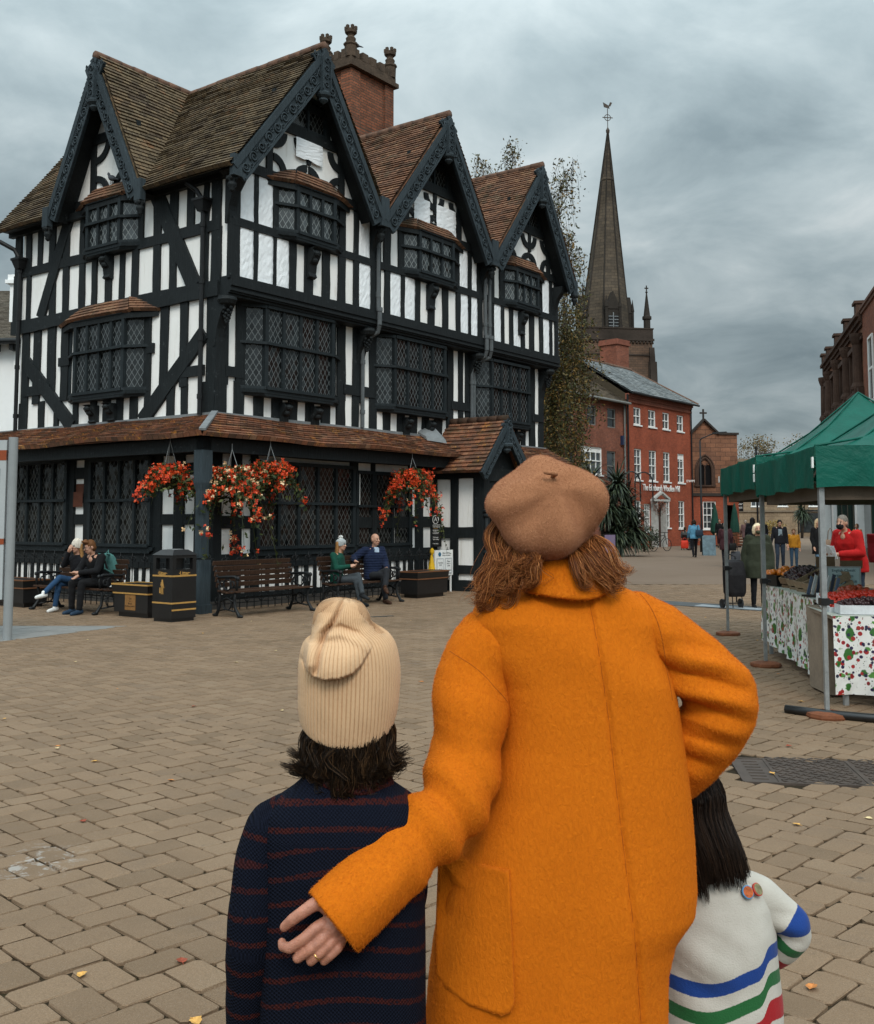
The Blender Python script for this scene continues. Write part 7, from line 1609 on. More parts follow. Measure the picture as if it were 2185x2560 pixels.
def gazebo(label, c, legs, zv0=1.93, zv1=2.28, zp=3.24, feet=None, seed=1, legskip=()):
    """c = four ground corners in order; canopy of four sagging slopes with a hanging valance"""
    r = random.Random(seed); c = [Vector((x, y, 0)) for x, y in c]; ctr = sum(c, Vector()) / 4; t = thing('market_gazebo', label, 'gazebo', ctr, 0, 'green pop-up gazebos of the fruit stall'); c = [p - ctr for p in c]
    q = MB(); v_ = MB(); apex = Vector((0, 0, zp)); n = 14; o = [p * 1.03 for p in c]
    for k in range(4):
        a, b = o[k] + Vector((0, 0, zv1)), o[(k + 1) % 4] + Vector((0, 0, zv1)); rows = []
        for j in range(n + 1):
            f = j / n; row = []
            for i in range(n + 1):
                s = i / n; p = (a.lerp(b, s)).lerp(apex, f); sag = -.26 * math.sin(math.pi * f) ** .8 * (1 - f * .3) - .05 * math.sin(math.pi * s) * math.sin(math.pi * min(1, f * 1.6)) * (1 - f) + .018 * math.sin(s * 19 + f * 7 + k) * (1 - f) * math.sin(math.pi * s)
                row.append(q.pt(p + Vector((0, 0, sag))))
            rows.append(row)
        for j in range(n):
            for i in range(n): q.face((rows[j][i], rows[j][i + 1], rows[j + 1][i + 1], rows[j + 1][i]))
        m = 30; nrm = (b - a).cross(Vector((0, 0, 1))).normalized(); top = []; bot = []; mid = []
        for i in range(m + 1):
            s = i / m; p = a.lerp(b, s); w = .02 * math.sin(s * 23 + k) * math.sin(math.pi * s) + .012 * math.sin(s * 51)
            top.append(v_.pt(p + nrm * .004)); mid.append(v_.pt(p + nrm * (.015 + w * .7) + Vector((0, 0, (zv0 - zv1) * .5)))); bot.append(v_.pt(p + nrm * (.012 + w) + Vector((0, 0, zv0 - zv1 + .012 * math.sin(s * 17)))))
        for i in range(m): v_.face((bot[i], bot[i + 1], mid[i + 1], mid[i])); v_.face((mid[i], mid[i + 1], top[i + 1], top[i]))
    q.build('canopy', M_canvas, t, smooth=True); v_.build('valance', M_canvas, t, smooth=True)
    q = MB()
    for k in range(4): q.tube([o[k] + Vector((0, 0, zv1 + .004)), (o[k] * .66) + Vector((0, 0, zv1 + (zp - zv1) * .33 - .21)), (o[k] * .33) + Vector((0, 0, zv1 + (zp - zv1) * .66 - .17)), apex], .012, 5)
    q.build('seam', M_canvas, t, smooth=True)
    q = MB()
    for k in range(4): a, b = c[k] * .97, c[(k + 1) % 4] * .97; q.hexa([p + Vector((0, 0, z)) for z in (zv0 - .10, zv0 + .05) for p in (a, b, b * .99, a * .99)])
    q.build('underside_shadow_strip', M_under_shadow, t)  # brown strip stands in for the shadow on the canopy underside
    q = MB()
    for k in range(4):
        a, b = c[k] * .95, c[(k + 1) % 4] * .95
        for i in range(4):
            p0, p1 = a.lerp(b, i / 4), a.lerp(b, (i + 1) / 4); q.beam(p0 + Vector((0, 0, 2.22 if i % 2 else 1.98)), p1 + Vector((0, 0, 1.98 if i % 2 else 2.22)), .02, .02); q.beam(p0 + Vector((0, 0, 1.98 if i % 2 else 2.22)), p1 + Vector((0, 0, 2.22 if i % 2 else 1.98)), .02, .02)
    q.build('truss', M_galv, t)
    for k in range(4):
        if k in legskip: continue
        p = c[k]; q = MB(); w = .022; q.box(p.x - w, p.x + w, p.y - w, p.y + w, .95, zv1 - .05); w2 = .017; q.box(p.x - w2, p.x + w2, p.y - w2, p.y + w2, .05, .95)
        for z in np.arange(.12, .9, .13): q.cbox((p.x, p.y - w2 - .001, z), (.012, .004, .012)); q.cbox((p.x - w2 - .001, p.y, z), (.004, .012, .012))
        L_ = q.build('leg', M_galv, t); q = MB(); q.box(p.x - .036, p.x + .036, p.y - .036, p.y + .036, .92, .98); q.cbox((p.x + .045, p.y - .02, .95), (.05, .03, .035)); q.build('clamp', M_blackpl, L_)
        q = MB(); q.lathe([(.165, .0), (.17, .015), (.165, .04), (.10, .055), (.045, .06)], (p.x, p.y, 0), 10); q.build('foot', M_foot, L_)
    for k in (0, 3): q = MB(); d = (o[k] - (o[k] * .9)); q.cbox(o[k] + Vector((-.04, -.035, zv1 - .14)), (.012, .028, .09)); q.build('tag', M_white, t)
    return t
def cor(i): return {'p1': (4.15, 15.0), 'p2': (3.68, 11.8), 'p3': (3.23, 8.76), 'p1r': (7.1, 14.6), 'p2r': (6.65, 11.4), 'p3r': (6.2, 8.33)}[i]
gazebo('nearer green gazebo over the fruit stall, cut by the right edge', [cor('p3'), cor('p3r'), cor('p2r'), cor('p2')], 0, 1.90, 2.25, 3.22, None, 1)
gazebo('farther green gazebo behind the first, its peak showing in full', [(3.72, 11.98), (6.7, 11.58), cor('p1r'), cor('p1')], 0, 1.99, 2.36, 3.27, None, 2, (0, 1))
# weights and the black hose-like base by the nearest leg
q = MB(); q.tube([(2.95, 8.95, .036), (3.2, 8.72, .036), (3.5, 8.55, .036), (3.9, 8.42, .036), (4.3, 8.36, .036)], .036, 8); tag(q.build('rubber_weight', M_blackpl, None, smooth=True), 'long black rubber weight lying across the foot of the nearest tent leg', 'weight')
# --- berry printed oilcloth
def berry_mat():
    m, g, b = newmat('berry_oilcloth'); u, w, _ = g.sep(g.coord('UV')); P0 = g.comb(u, w, 0); wob = g.vm('SCALE', g.vm('SUBTRACT', g.noise(P0, 16, 3, .6, 0, True), (.5, .5, .5)), scale=.055); P = P0; PW = g.vm('ADD', P0, wob)
    col = (.70, .69, .66, 1); cur = None
    def spots(sc, seed, r0, r1, thr, c1, base, stretch=(1, 1), P=P):
        nd = g.n('TexVoronoi'); v = g.vm('ADD', g.vm('MULTIPLY', P, (sc * stretch[0], sc * stretch[1], 0)), (seed, seed * 1.7, 0)); g.put(nd.inputs['Vector'], v); nd.inputs['Scale'].default_value = 1; nd.inputs['Randomness'].default_value = .8
        rr = g.white(g.vm('ADD', g.vm('FLOOR', g.vm('MULTIPLY', nd.outputs['Position'], (7, 7, 7))), (seed, 0, 0)))
        mk = g.m('MULTIPLY', g.m('SUBTRACT', 1.0, g.sstep(nd.outputs['Distance'], r0, r1)), g.m('GREATER_THAN', rr, thr))
        return g.mix(mk, base, c1)
    c = spots(9, 1.3, .36, .40, .22, (.035, .13, .025, 1), col, (1, .7), PW); c = spots(13, 7.7, .32, .36, .3, (.09, .24, .05, 1), c, (.7, 1), PW); c = spots(15, 3.1, .27, .31, .2, (.33, .022, .022, 1), c); c = spots(21, 5.9, .30, .34, .3, (.022, .016, .055, 1), c); c = spots(19, 9.4, .26, .30, .35, (.22, .015, .02, 1), c, (1, .8)); c = spots(60, 2.2, .2, .3, .6, (.05, .10, .03, 1), c)
    setp(g, b, col=c, rough=.35, spec=.45); return m
M_berry = berry_mat()
def cloth_panel(q, a, b, z0, z1, fold=.03, n=26, seed=0, hem=0.0):
    a = Vector((a[0], a[1], 0)); b = Vector((b[0], b[1], 0)); L = (b - a).length; nr = (b - a).cross(Vector((0, 0, 1))).normalized(); rows = []
    for j in range(7):
        f = j / 6; z = z0 + (z1 - z0) * f; rows.append([(q.pt(a.lerp(b, i / n) + nr * (.012 + fold * (1 - f) * math.sin(i * 1.15 + seed) + .008 * (1 - f) * math.sin(i * 2.7 + j)) + Vector((0, 0, z + hem * (1 - f) * (i / n)))), (i / n * L + seed, z)) for i in range(n + 1)])
    for j in range(6):
        for i in range(n): Q = (rows[j][i], rows[j][i + 1], rows[j + 1][i + 1], rows[j + 1][i]); q.face([p[0] for p in Q], [p[1] for p in Q])
M_trestle = plain('trestle_ply', (.25, .19, .14, 1), rough=.85, var=.25, scale=5)
def table(label, corners, h, cl, seed):
    """corners: near-left, near-right, far-right, far-left on the ground"""
    t = thing('stall_table', label, 'table', (0, 0, 0), 0, 'tables of the fruit stall'); P = [Vector((x, y, 0)) for x, y in corners]
    q = MB(); q.hexa([p + Vector((0, 0, h - .03)) for p in P] + [p + Vector((0, 0, h)) for p in P]); q.build('table_top', M_trestle, t)
    ctr = sum(P, Vector()) / 4
    for p in P: q = MB(); pp = p.lerp(ctr, .1); q.box(pp.x - .02, pp.x + .02, pp.y - .02, pp.y + .02, 0, h - .03); q.build('leg', M_galv, t)
    q = MB()
    for a, b, z0, hem in cl: cloth_panel(q, corners[a], corners[b], z0, h + .004, .03, 30, seed, hem)
    q.hexa([p + (p - ctr).normalized() * .012 + Vector((0, 0, h + .002)) for p in P] + [p + (p - ctr).normalized() * .012 + Vector((0, 0, h + .008)) for p in P]); q.build('oilcloth', M_berry, t, uv=True)
table('long stall table draped in berry print oilcloth along the open left side', [(3.76, 10.45), (4.8, 10.3), (5.1, 12.9), (4.06, 13.05)], .84, ((3, 0, .16, -.08), (2, 3, .2, 0)), 1)
table('front stall table with a large berry print cloth behind the nearest tent leg', [(3.50, 9.30), (5.6, 9.0), (5.75, 10.1), (3.66, 10.38)], .78, ((0, 1, .10, 0), ), 2)
table('low front stand with berry print cloth at the right edge', [(3.85, 8.62), (5.4, 8.42), (5.45, 8.85), (3.92, 9.08)], .46, ((0, 1, .04, 0), ), 3)
q = MB(); q.hexa([(3.64, 10.3, .02), (3.78, 10.28, .02), (3.74, 9.75, .02), (3.62, 9.75, .02), (3.64, 10.36, .80), (3.78, 10.34, .80), (3.76, 9.72, .80), (3.62, 9.72, .80)]); tag(q.build('trestle_board', M_trestle), 'bare grey brown board at the corner between the two cloth covered tables', 'board')
# --- crates, fruit, signs
M_crate = plain('crate_wood', (.27, .19, .12, 1), rough=.85, var=.3, scale=7); M_card = plain('cardboard', (.20, .125, .075, 1), rough=.9, var=.15); M_punnet = plain('white_plastic', (.62, .64, .66, 1), rough=.35)
def fruit_mat(n, c): return plain(n, c + (1,), rough=.3, var=.3, scale=30, bump=.1, bscale=90, spec=.5)
M_straw = fruit_mat('strawberry_red', (.50, .030, .014)); M_orange = fruit_mat('orange_fruit', (.62, .17, .018)); M_dark = fruit_mat('dark_berry', (.035, .012, .014))
def crate(label, p, rz, w, d, h, mat, tilt=0.0, fruit=None, group='fruit crates on the stall', slats=True, fr=.02, flabel=None, heap=.06):
    t = thing('fruit_crate', label, 'crate', p, 0, group); t.rotation_euler = (tilt, 0, rz)
    q = MB(); q.box(-w / 2, w / 2, -d / 2, d / 2, 0, .012); q.build('base', mat, t)
    for s in range(4):
        q = MB()
        if s < 2: y = (-d / 2, d / 2 - .012)[s]; bx = lambda z0, z1: q.box(-w / 2, w / 2, y, y + .012, z0, z1)
        else: x = (-w / 2, w / 2 - .012)[s - 2]; bx = lambda z0, z1: q.box(x, x + .012, -d / 2 + .012, d / 2 - .012, z0, z1)
        if slats: bx(.012, h * .45); bx(h * .58, h)
        else: bx(.012, h)
        if slats:
            for xx in ((-w / 2 + .012, w / 2 - .03) if s < 2 else ()): q.box(xx, xx + .018, y + (.012 if s == 0 else -.012), y + (.024 if s == 0 else 0), .013, h - .001)
        q.build('side', mat, t)
    if fruit:
        q = MB(); r = random.Random(zlib.crc32(label.encode()) % 999); n = int(w * d / (fr * fr * 2.2))
        for L_ in range(2):
            for k in range(n if L_ == 0 else n // 2):
                x, y = r.uniform(-w / 2 + fr, w / 2 - fr), r.uniform(-d / 2 + fr, d / 2 - fr); hz = heap * (1 - (2 * x / w) ** 2) * (1 - (2 * y / d) ** 2); q.ell((x, y, h * .8 + hz + L_ * fr * .5 + r.uniform(-.3, .5) * fr), (fr * r.uniform(.8, 1.1),) * 3, 7, 5)
        f_ = q.build('fruit', fruit, None, smooth=True); f_.location = p; f_.rotation_euler = (tilt, 0, rz); tag(f_, flabel, 'fruit', None, 'stuff')
zt = .852
crate('black tray of oranges at the far end of the long table', (4.28, 12.6, zt), R(8), .62, .42, .13, M_blackpl, 0, M_orange, slats=False, fr=.042, flabel='heap of orange fruit in the black tray at the far end')
for k, (x, y) in enumerate(((4.25, 12.1), (4.22, 11.75), (4.18, 11.40), (4.15, 11.05))): crate(('dark slatted crate of greens, farthest of the tilted crates', 'second tilted wooden crate from the far end of the long table', 'third tilted wooden crate, with a hand hole facing out', 'nearest tilted wooden crate on the long table')[k], (x, y, zt + .02), R(-78), .40, .34, .17, M_crate if k else M_card, R(24), M_dark if k < 2 else None, fr=.03, flabel='dark greens heaped in the tilted crate number %s from the far end' % ('one', 'two', 'x', 'x')[k])
crate('white punnet tray of bright red strawberries on the front table', (4.10, 9.82, .792), R(-8), .95, .55, .09, M_punnet, R(10), M_straw, slats=False, fr=.024, flabel='big heap of bright red strawberries on the front table', heap=.07)
crate('small tray of dark cherries at the front edge of the front table', (3.86, 9.44, .792), R(-8), .50, .22, .08, M_punnet, 0, M_dark, slats=False, fr=.02, flabel='dark red cherries heaped in the small front tray')
crate('lower white tray of strawberries at the right edge of the picture', (4.45, 8.75, .472), R(-8), .75, .34, .10, M_punnet, R(8), M_straw, slats=False, fr=.024, flabel='heap of strawberries in the lower tray at the right edge')
crate('wooden crate of pale produce behind the price board', (5.2, 10.9, zt), R(-8), .6, .42, .16, M_crate, R(18), fruit_mat('pale_produce', (.30, .24, .12)), fr=.04, flabel='pale produce heaped behind the price board')
crate('white punnet tray of red cherry tomatoes beside the strawberries on the front table', (5.05, 9.68, .792), R(-8), .70, .55, .09, M_punnet, R(10), M_straw, slats=False, fr=.028, flabel='red cherry tomatoes heaped right of the strawberries', heap=.08)
crate('small open wooden crate of red apples near the leaflet rack', (4.05, 10.18, .80), R(-20), .34, .26, .12, M_crate, R(12), fruit_mat('apple_red', (.30, .05, .018)), fr=.034, flabel='red apples heaped in the small crate near the leaflet rack')
t = thing('leaflet_rack', 'small rack of blue and white cards at the corner of the long table', 'leaflet rack', (3.92, 10.62, zt), R(-60))
q = MB(); q.box(-.2, .2, -.1, .1, 0, .02); q.build('base', M_blackpl, t)
for k in range(7): q = MB(); q.beam((-.17 + k * .055, -.04, .02), (-.17 + k * .055, .03, .20 + .015 * (k % 3)), .045, .004, (1, 0, 0)); q.build('card', plain('card_%d' % k, ((.10, .14, .22), (.66, .67, .68), (.03, .04, .07))[k % 3] + (1,), rough=.4), t)
t = thing('price_board', 'white framed price board with blue handwriting standing above the strawberries', 'price board', (4.27, 11.0, .905), R(-6)); t.scale = (.56, .56, .56); q = MB(); q.box(-.30, .30, -.012, .012, .06, .42); q.tube([(0, 0, -.06), (0, 0, .06)], .012, 6); q.build('board', plain('board_blue', (.40, .50, .52, 1), rough=.3, var=.08), t)
q = MB()
for a in ((-.31, -.285, .05, .43), (.285, .31, .05, .43), (-.285, .285, .05, .072), (-.285, .285, .408, .43)): q.box(a[0], a[1], -.022, .02, a[2], a[3])
q.build('frame', M_galv, t); M_pen = plain('marker_ink', (.012, .05, .07, 1))
text('English Classic', .075, M_pen, t, frameM((0, -.015, .355), (1, .0, .02), (0, 0, 1)), 'lettering', .001); text('Strawberries', .075, M_pen, t, frameM((-.02, -.015, .26), (1, 0, -.03), (0, 0, 1)), 'lettering', .001); text('1.99', .14, M_pen, t, frameM((-.06, -.015, .145), (1, 0, 0), (0, 0, 1)), 'lettering', .001, bold=.004); text('TUB', .06, M_pen, t, frameM((.18, -.015, .145), (1, 0, .06), (0, 0, 1)), 'lettering', .001)
for lb, p, rz, mt, s in (('blank brown cardboard sign sticking up above the tilted crates', (4.62, 12.45, 1.06), R(-5), M_card, (.22, .14)), ('blank dark cardboard sign to the right of the price board', (5.3, 11.3, 1.08), R(-10), M_card, (.24, .14)), ('brown card sign behind the top of the price board', (4.75, 12.0, 1.08), R(4), M_card, (.26, .09)), ('white slanted card frame at the left edge of the price board', (4.06, 11.0, .95), R(50), M_punnet, (.06, .24))):
    t = thing('card_sign', lb, 'card sign', p, rz, 'blank card signs on the stall'); q = MB(); q.box(-s[0] / 2, s[0] / 2, -.006, .006, 0, s[1]); q.build('card', mt, t); q = MB(); q.box(-.012, .012, .006, .018, -.24, s[1] * .5); q.build('stake', M_trestle, t)
# ------------------------------------------------------------------ the three people in front, seen from behind (modelled in world space)
fr_ = np.random.RandomState(12)
def tri_sample(o, n, keep=None):
    me = o.data; me.calc_loop_triangles(); T = np.empty(len(me.loop_triangles) * 3, dtype=np.int32); me.loop_triangles.foreach_get('vertices', T); T = T.reshape(-1, 3); A = verts(o); Nn = norms(o)
    a, b, c = A[T[:, 0]], A[T[:, 1]], A[T[:, 2]]; ar = np.linalg.norm(np.cross(b - a, c - a), axis=1)
    if keep is not None: ar = ar * keep((a + b + c) / 3, Nn[T[:, 0]])
    k = fr_.choice(len(T), n, p=ar / ar.sum()); u = fr_.rand(n, 1); v = fr_.rand(n, 1); f = (u + v > 1); u = np.where(f, 1 - u, u); v = np.where(f, 1 - v, v)
    nn = Nn[T[k, 0]]; return a[k] + (b[k] - a[k]) * u + (c[k] - a[k]) * v, nn / np.maximum(np.linalg.norm(nn, axis=1, keepdims=True), 1e-6)
def nap(o, name, n, L, w, mat, lie=(0, 0, -1), stand=.45, jit=.5, keep=None):
    """wool nap: many short fibres standing off the cloth"""
    P, Nn = tri_sample(o, n, keep); d = np.array(lie)[None] + fr_.normal(0, jit, (n, 3)); d -= Nn * (d * Nn).sum(1)[:, None]; d /= np.linalg.norm(d, axis=1)[:, None] + 1e-6; d = d * (1 - stand) + Nn * stand * fr_.uniform(.4, 1.3, (n, 1)); d /= np.linalg.norm(d, axis=1)[:, None]
    s = np.cross(d, fr_.normal(size=(n, 3))); s /= np.linalg.norm(s, axis=1)[:, None]; LL = L * fr_.uniform(.5, 1.3, (n, 1)); V = np.empty((n, 3, 3)); V[:, 0] = P - s * w - Nn * .001; V[:, 1] = P + s * w - Nn * .001; V[:, 2] = P + d * LL
    me = bpy.data.meshes.new(name); me.from_pydata(V.reshape(-1, 3).tolist(), [], np.arange(n * 3).reshape(-1, 3).tolist()); me.materials.append(mat); return link(name, me, o)
def fold(o, c, d, amp, freq, rad, seed=0, stretch=None):
    """creases fanning out round a joint: c centre, d direction across the creases"""
    A = verts(o); N_ = norms(o); q_ = A - np.array(c); d = np.array(d) / np.linalg.norm(d); r_ = np.linalg.norm(q_, axis=1); w = np.clip(1 - (r_ / rad) ** 2, 0, 1) ** 1.5
    ph = q_ @ d * freq + .9 * ncurve(seed, 9)(A); s = np.sin(ph); A += N_ * (amp * w * (np.where(s > 0, s, -np.abs(s) ** 1.6)))[:, None]; setverts(o, A)
def wool_mat(name, c, hi, scale=60):
    m, g, b = newmat(name); v = g.coord(); n = g.noise(g.vm('MULTIPLY', v, (1.5, 1.5, .8)), scale * 1.6, 4, .65, .6); big = g.noise(v, 4.5, 4, .6)
    f = g.m('ADD', g.m('MULTIPLY', n, .7), g.m('MULTIPLY', big, .3)); cc = g.ramp(f, [(.30, tuple(x * .85 for x in c) + (1,)), (.52, c + (1,)), (.72, hi + (1,))])
    setp(g, b, col=cc, rough=.95, spec=.12, sheen=.25, normal=g.bump(n, .7, .005)); b.inputs['Sheen Tint'].default_value = hi + (1,); return m
M_coat = wool_mat('marigold_wool', (.57, .138, .005), (.63, .165, .007)); M_coatn = leaf_mat('marigold_nap', [(.1, (.54, .128, .0045, 1)), (.5, (.60, .152, .006, 1)), (.9, (.67, .19, .010, 1))], .9)
M_beret = wool_mat('beret_felt', (.34, .150, .074), (.42, .200, .106), 110); M_beretn = leaf_mat('beret_nap', [(.1, (.33, .135, .070, 1)), (.9, (.50, .24, .14, 1))], .9)
def hair_mat(name, stops):
    m, g, b = newmat(name); f = g.n('NewGeometry').outputs['Random Per Island']; setp(g, b, col=g.ramp(f, stops), rough=.45, spec=.16, aniso=.6); return m
def strands(name, roots, mat, parent, base, L, r0=.0017, nseg=12, seed=1, wave=.012, flow=None, curl=0.0, lump=12):
    """locks of hair: roots = list of (point, first direction); flow(p, t) bends them"""
    r = random.Random(seed); q = MB(); q.T = Matrix.Translation(-Vector(base))
    for p, d in roots:
        x = Vector(p); v = Vector(d).normalized(); ll = L * r.uniform(.72, 1.12); pts = [x.copy()]; ph = mnoise.noise(Vector(p) * lump) * 6; am = wave * r.uniform(.6, 1.3)
        for k in range(nseg):
            t = k / nseg; f = flow(x, t) if flow else Vector((0, 0, -1)); v = (v * .72 + Vector(f) * .42).normalized(); sd = v.cross(Vector((0, 1, 0))); sd = sd.normalized() if sd.length > .1 else Vector((1, 0, 0))
            x = x + v * ll / nseg; pts.append(x + sd * am * math.sin(ph + t * 7.5) * t ** .6 + Vector((0, -1, 0)) * am * .6 * math.cos(ph + t * 6) * t + sd * curl * t ** 3 * (1 if x.x > base[0] else -1))
        q.tube(pts, [r0 * (1 - .75 * (k / nseg) ** 2) for k in range(nseg + 1)], 4, caps=False)
    return q.build(name, mat, parent, smooth=True)
def locks(name, guides, mat, parent, base, per, rad, r0=.0015, seed=1, taper=.25, frizz=.004):
    """hair as locks: every lock is a bundle of strands that spreads at the root and gathers at the tip"""
    r = random.Random(seed); q = MB(); q.T = Matrix.Translation(-Vector(base))
    for g_ in guides:
        n = len(g_); R0 = rad * r.uniform(.7, 1.25); pt = per if not isinstance(per, tuple) else r.randint(*per)
        for j in range(pt):
            a = r.uniform(0, 6.283); rr = R0 * r.random() ** .5; cut = r.uniform(.86, 1.0); ph = r.uniform(0, 6.283); fz = frizz * r.random() ** 2; pts = []
            for k in range(n):
                t = k / (n - 1) * cut; u = t * (n - 1); i = min(int(u), n - 2); f = u - i; c = g_[i].lerp(g_[i + 1], f); d = (g_[i + 1] - g_[i]).normalized(); e1 = d.cross(Vector((0, 1, 0))); e1 = e1.normalized() if e1.length > .1 else Vector((1, 0, 0)); e2 = d.cross(e1); ra = rr * (1 - (1 - taper) * t ** 1.3) * (.4 + .6 * min(1, t * 3))
                pts.append(c + e1 * (math.cos(a + t * 1.5) * ra + fz * math.sin(ph + 5 * t) * t) + e2 * (math.sin(a + t * 1.5) * ra + fz * math.cos(ph + 6 * t) * t))
            q.tube(pts, [r0 * (1 - .7 * (k / (n - 1)) ** 2) for k in range(n)], 4, caps=False)
    return q.build(name, mat, parent, smooth=True)
def smoothpath(P, n):
    """Catmull-Rom through a few points"""
    P = [Vector(p) for p in P]; o = []
    for k in range(n + 1):
        u = k / n * (len(P) - 1); i = min(int(u), len(P) - 2); f = u - i; a, b, c, d = P[max(i - 1, 0)], P[i], P[i + 1], P[min(i + 2, len(P) - 1)]
        o.append(.5 * ((2 * b) + (c - a) * f + (2 * a - 5 * b + 4 * c - d) * f * f + (3 * b - a - 3 * c + d) * f ** 3))
    return o
# =================================================================== the woman
WB0 = Vector((.33, 2.52, 0)); WO = thing('person', 'woman in a marigold wool coat and brown beret, left arm round the boy', 'person', WB0)
def wm(): q = MB(); q.T = Matrix.Translation(-WB0); return q
def YD(p, Y=2.5): return Vector((p[0], Y, p[1]))
# body: one continuous surface, head to shoes
q = wm(); head(q, Vector((.262, 2.54, 1.60)), R(4), 0)
q.chain([(.27, 2.53, 1.56), (.29, 2.50, 1.47), (.32, 2.51, 1.40)], [.055, .052, .06]); q.chain([(.32, 2.51, 1.40), (.34, 2.51, 1.2), (.32, 2.52, .98), (.30, 2.52, .85)], [.08, .115, .105, .12])
q.chain([(.32, 2.51, 1.38), (.135, 2.51, 1.335), (.045, 2.37, 1.02), (-.18, 2.175, .836), (-.20, 2.165, .815)], [.05, .05, .040, .027, .027], 12)
q.chain([(.32, 2.51, 1.38), (.515, 2.52, 1.355), (.67, 2.52, 1.195), (.575, 2.61, 1.04)], [.05, .05, .04, .028]); hand(q, (.565, 2.62, 1.03), (-.8, .5, -.1), 1)
for sx in (-1, 1): q.chain([(.30 + sx * .05, 2.52, .85), (.30 + sx * .10, 2.53, .5), (.30 + sx * .11, 2.50, .07), (.30 + sx * .12, 2.63, .03)], [.09, .06, .04, .03])
# left hand laid flat on the boy's back: palm, four bent fingers, thumb above
hp = lambda x, z, y: Vector((x, y, z))
q.chain([(-.195, 2.165, .824), (-.2134, 2.160, .806), (-.236, 2.153, .797)], [.027, .026, .019], 12); q.chain([(-.200, 2.163, .815), (-.220, 2.156, .792)], [.024, .018], 12); q.chain([(-.192, 2.165, .812), (-.203, 2.158, .780)], [.022, .016], 12); q.chain([(-.19, 2.165, .806), (-.196, 2.160, .775)], [.018, .013], 10)
for pts, rr in ((((-.2270, 2.150, .8160), (-.2427, 2.143, .8098), (-.2654, 2.136, .7927), (-.2932, 2.142, .7732), (-.3083, 2.156, .7711), (-.3125, 2.168, .7745)), (.014, .0128, .0116, .0112, .0105, .0088)),
                (((-.2174, 2.150, .8022), (-.2281, 2.141, .7911), (-.2511, 2.135, .7744), (-.2767, 2.143, .7541), (-.2819, 2.165, .7468)), (.013, .0124, .0110, .0108, .0095)),
                (((-.2053, 2.150, .7884), (-.2140, 2.143, .7800), (-.2325, 2.138, .7652), (-.2509, 2.146, .7469), (-.2549, 2.166, .7406)), (.0125, .0118, .0104, .0102, .009)),
                (((-.1962, 2.155, .7749), (-.1977, 2.147, .7716), (-.2115, 2.142, .7591), (-.2252, 2.150, .7452), (-.2283, 2.168, .7398)), (.0115, .0106, .0094, .0090, .008)),
                (((-.2100, 2.160, .8420), (-.2351, 2.155, .8581), (-.2511, 2.150, .8518), (-.2672, 2.146, .8417), (-.2887, 2.148, .8260), (-.3066, 2.158, .8079)), (.020, .0155, .0136, .0126, .0120, .0098))):
    q.chain(pts, rr, 10)
M_hand = plain('hand_skin', (.43, .185, .120, 1), rough=.5, var=.22, scale=34, bump=.35, bscale=200, bdist=.003, spec=.4); M_hand.node_tree.nodes['Principled BSDF'].inputs['Subsurface Weight'].default_value = .12; M_hand.node_tree.nodes['Principled BSDF'].inputs['Subsurface Radius'].default_value = (.01, .004, .002)
melt(q, 'body', M_hand, WO, .0026, 2)
q = wm(); q.lathe([(.0106, -.0016), (.0116, -.0008), (.0116, .0008), (.0106, .0016)], (-.2375, 2.1405, .7605), 20, Vector((-.0185, .003, -.0165)).normalized(), False); q.build('ring', plain('gold_ring', (.75, .45, .16, 1), rough=.2, var=.05, metal=1, bump=0), WO, smooth=True)
# coat body
q = wm(); cr = [(.326, .070, 1.482, .062), (.328, .110, 1.462, .075), (.316, .165, 1.443, .092), (.304, .212, 1.418, .110), (.306, .232, 1.379, .125), (.322, .218, 1.309, .138), (.354, .206, 1.240, .145), (.362, .208, 1.171, .148), (.364, .215, 1.102, .150), (.356, .235, .988, .158), (.332, .268, .875, .166), (.310, .294, .763, .172), (.302, .296, .713, .172), (.275, .280, .657, .172), (.262, .276, .585, .172), (.256, .278, .463, .172), (.252, .278, .40, .17)]
q.loft([((c, 2.515, z), rx, ry, 0, 0, 2.5) for c, rx, z, ry in cr[::-1]], 40)
co = melt(q, 'coat', M_coat, WO, .0055, 10)
A = verts(co); N_ = norms(co); Wd = A + np.array(WB0)
f1 = ncurve(21, 7); f2 = ncurve(22, 16); st = np.array([1, 1, .45]); A += N_ * (f1(Wd * st) * .0095 + f2(Wd * st) * .0042)[:, None]
# centre back seam: a fine pressed groove
sz = np.array([1.447, 1.349, 1.185, 1.024, .864, .706, .528, .38]); sx_ = np.array([.351, .363, .384, .399, .415, .433, .448, .46]); xs = np.interp(Wd[:, 2], sz[::-1], sx_[::-1]); back = (N_[:, 1] < -.2); gv = np.exp(-((Wd[:, 0] - xs) / .0050) ** 2) * .0065 - np.exp(-((Wd[:, 0] - xs - .013) / .008) ** 2) * .0030
A[back] -= (N_ * gv[:, None])[back]
# the skirt swings in below the right hip and pulls in soft vertical folds
lo = np.clip((.95 - Wd[:, 2]) / .4, 0, 1); A += N_ * (lo * .006 * np.sin(Wd[:, 0] * 21 + 1.2 * np.sin(Wd[:, 2] * 5)))[:, None]
up = np.clip((Wd[:, 2] - 1.15) / .25, 0, 1); A += N_ * (up * .0045 * np.sin((Wd[:, 0] * .6 + Wd[:, 2]) * 30))[:, None]; setverts(co, A)
# sleeves
q = wm(); q.chain([(.160, 2.505, 1.350), (.125, 2.505, 1.322), (.090, 2.49, 1.26), (.076, 2.455, 1.16), (.060, 2.40, 1.05), (.035, 2.355, .99), (-.045, 2.285, .94), (-.128, 2.215, .878), (-.205, 2.168, .818)], [.080, .092, .093, .088, .081, .078, .076, .076, .077], 20)
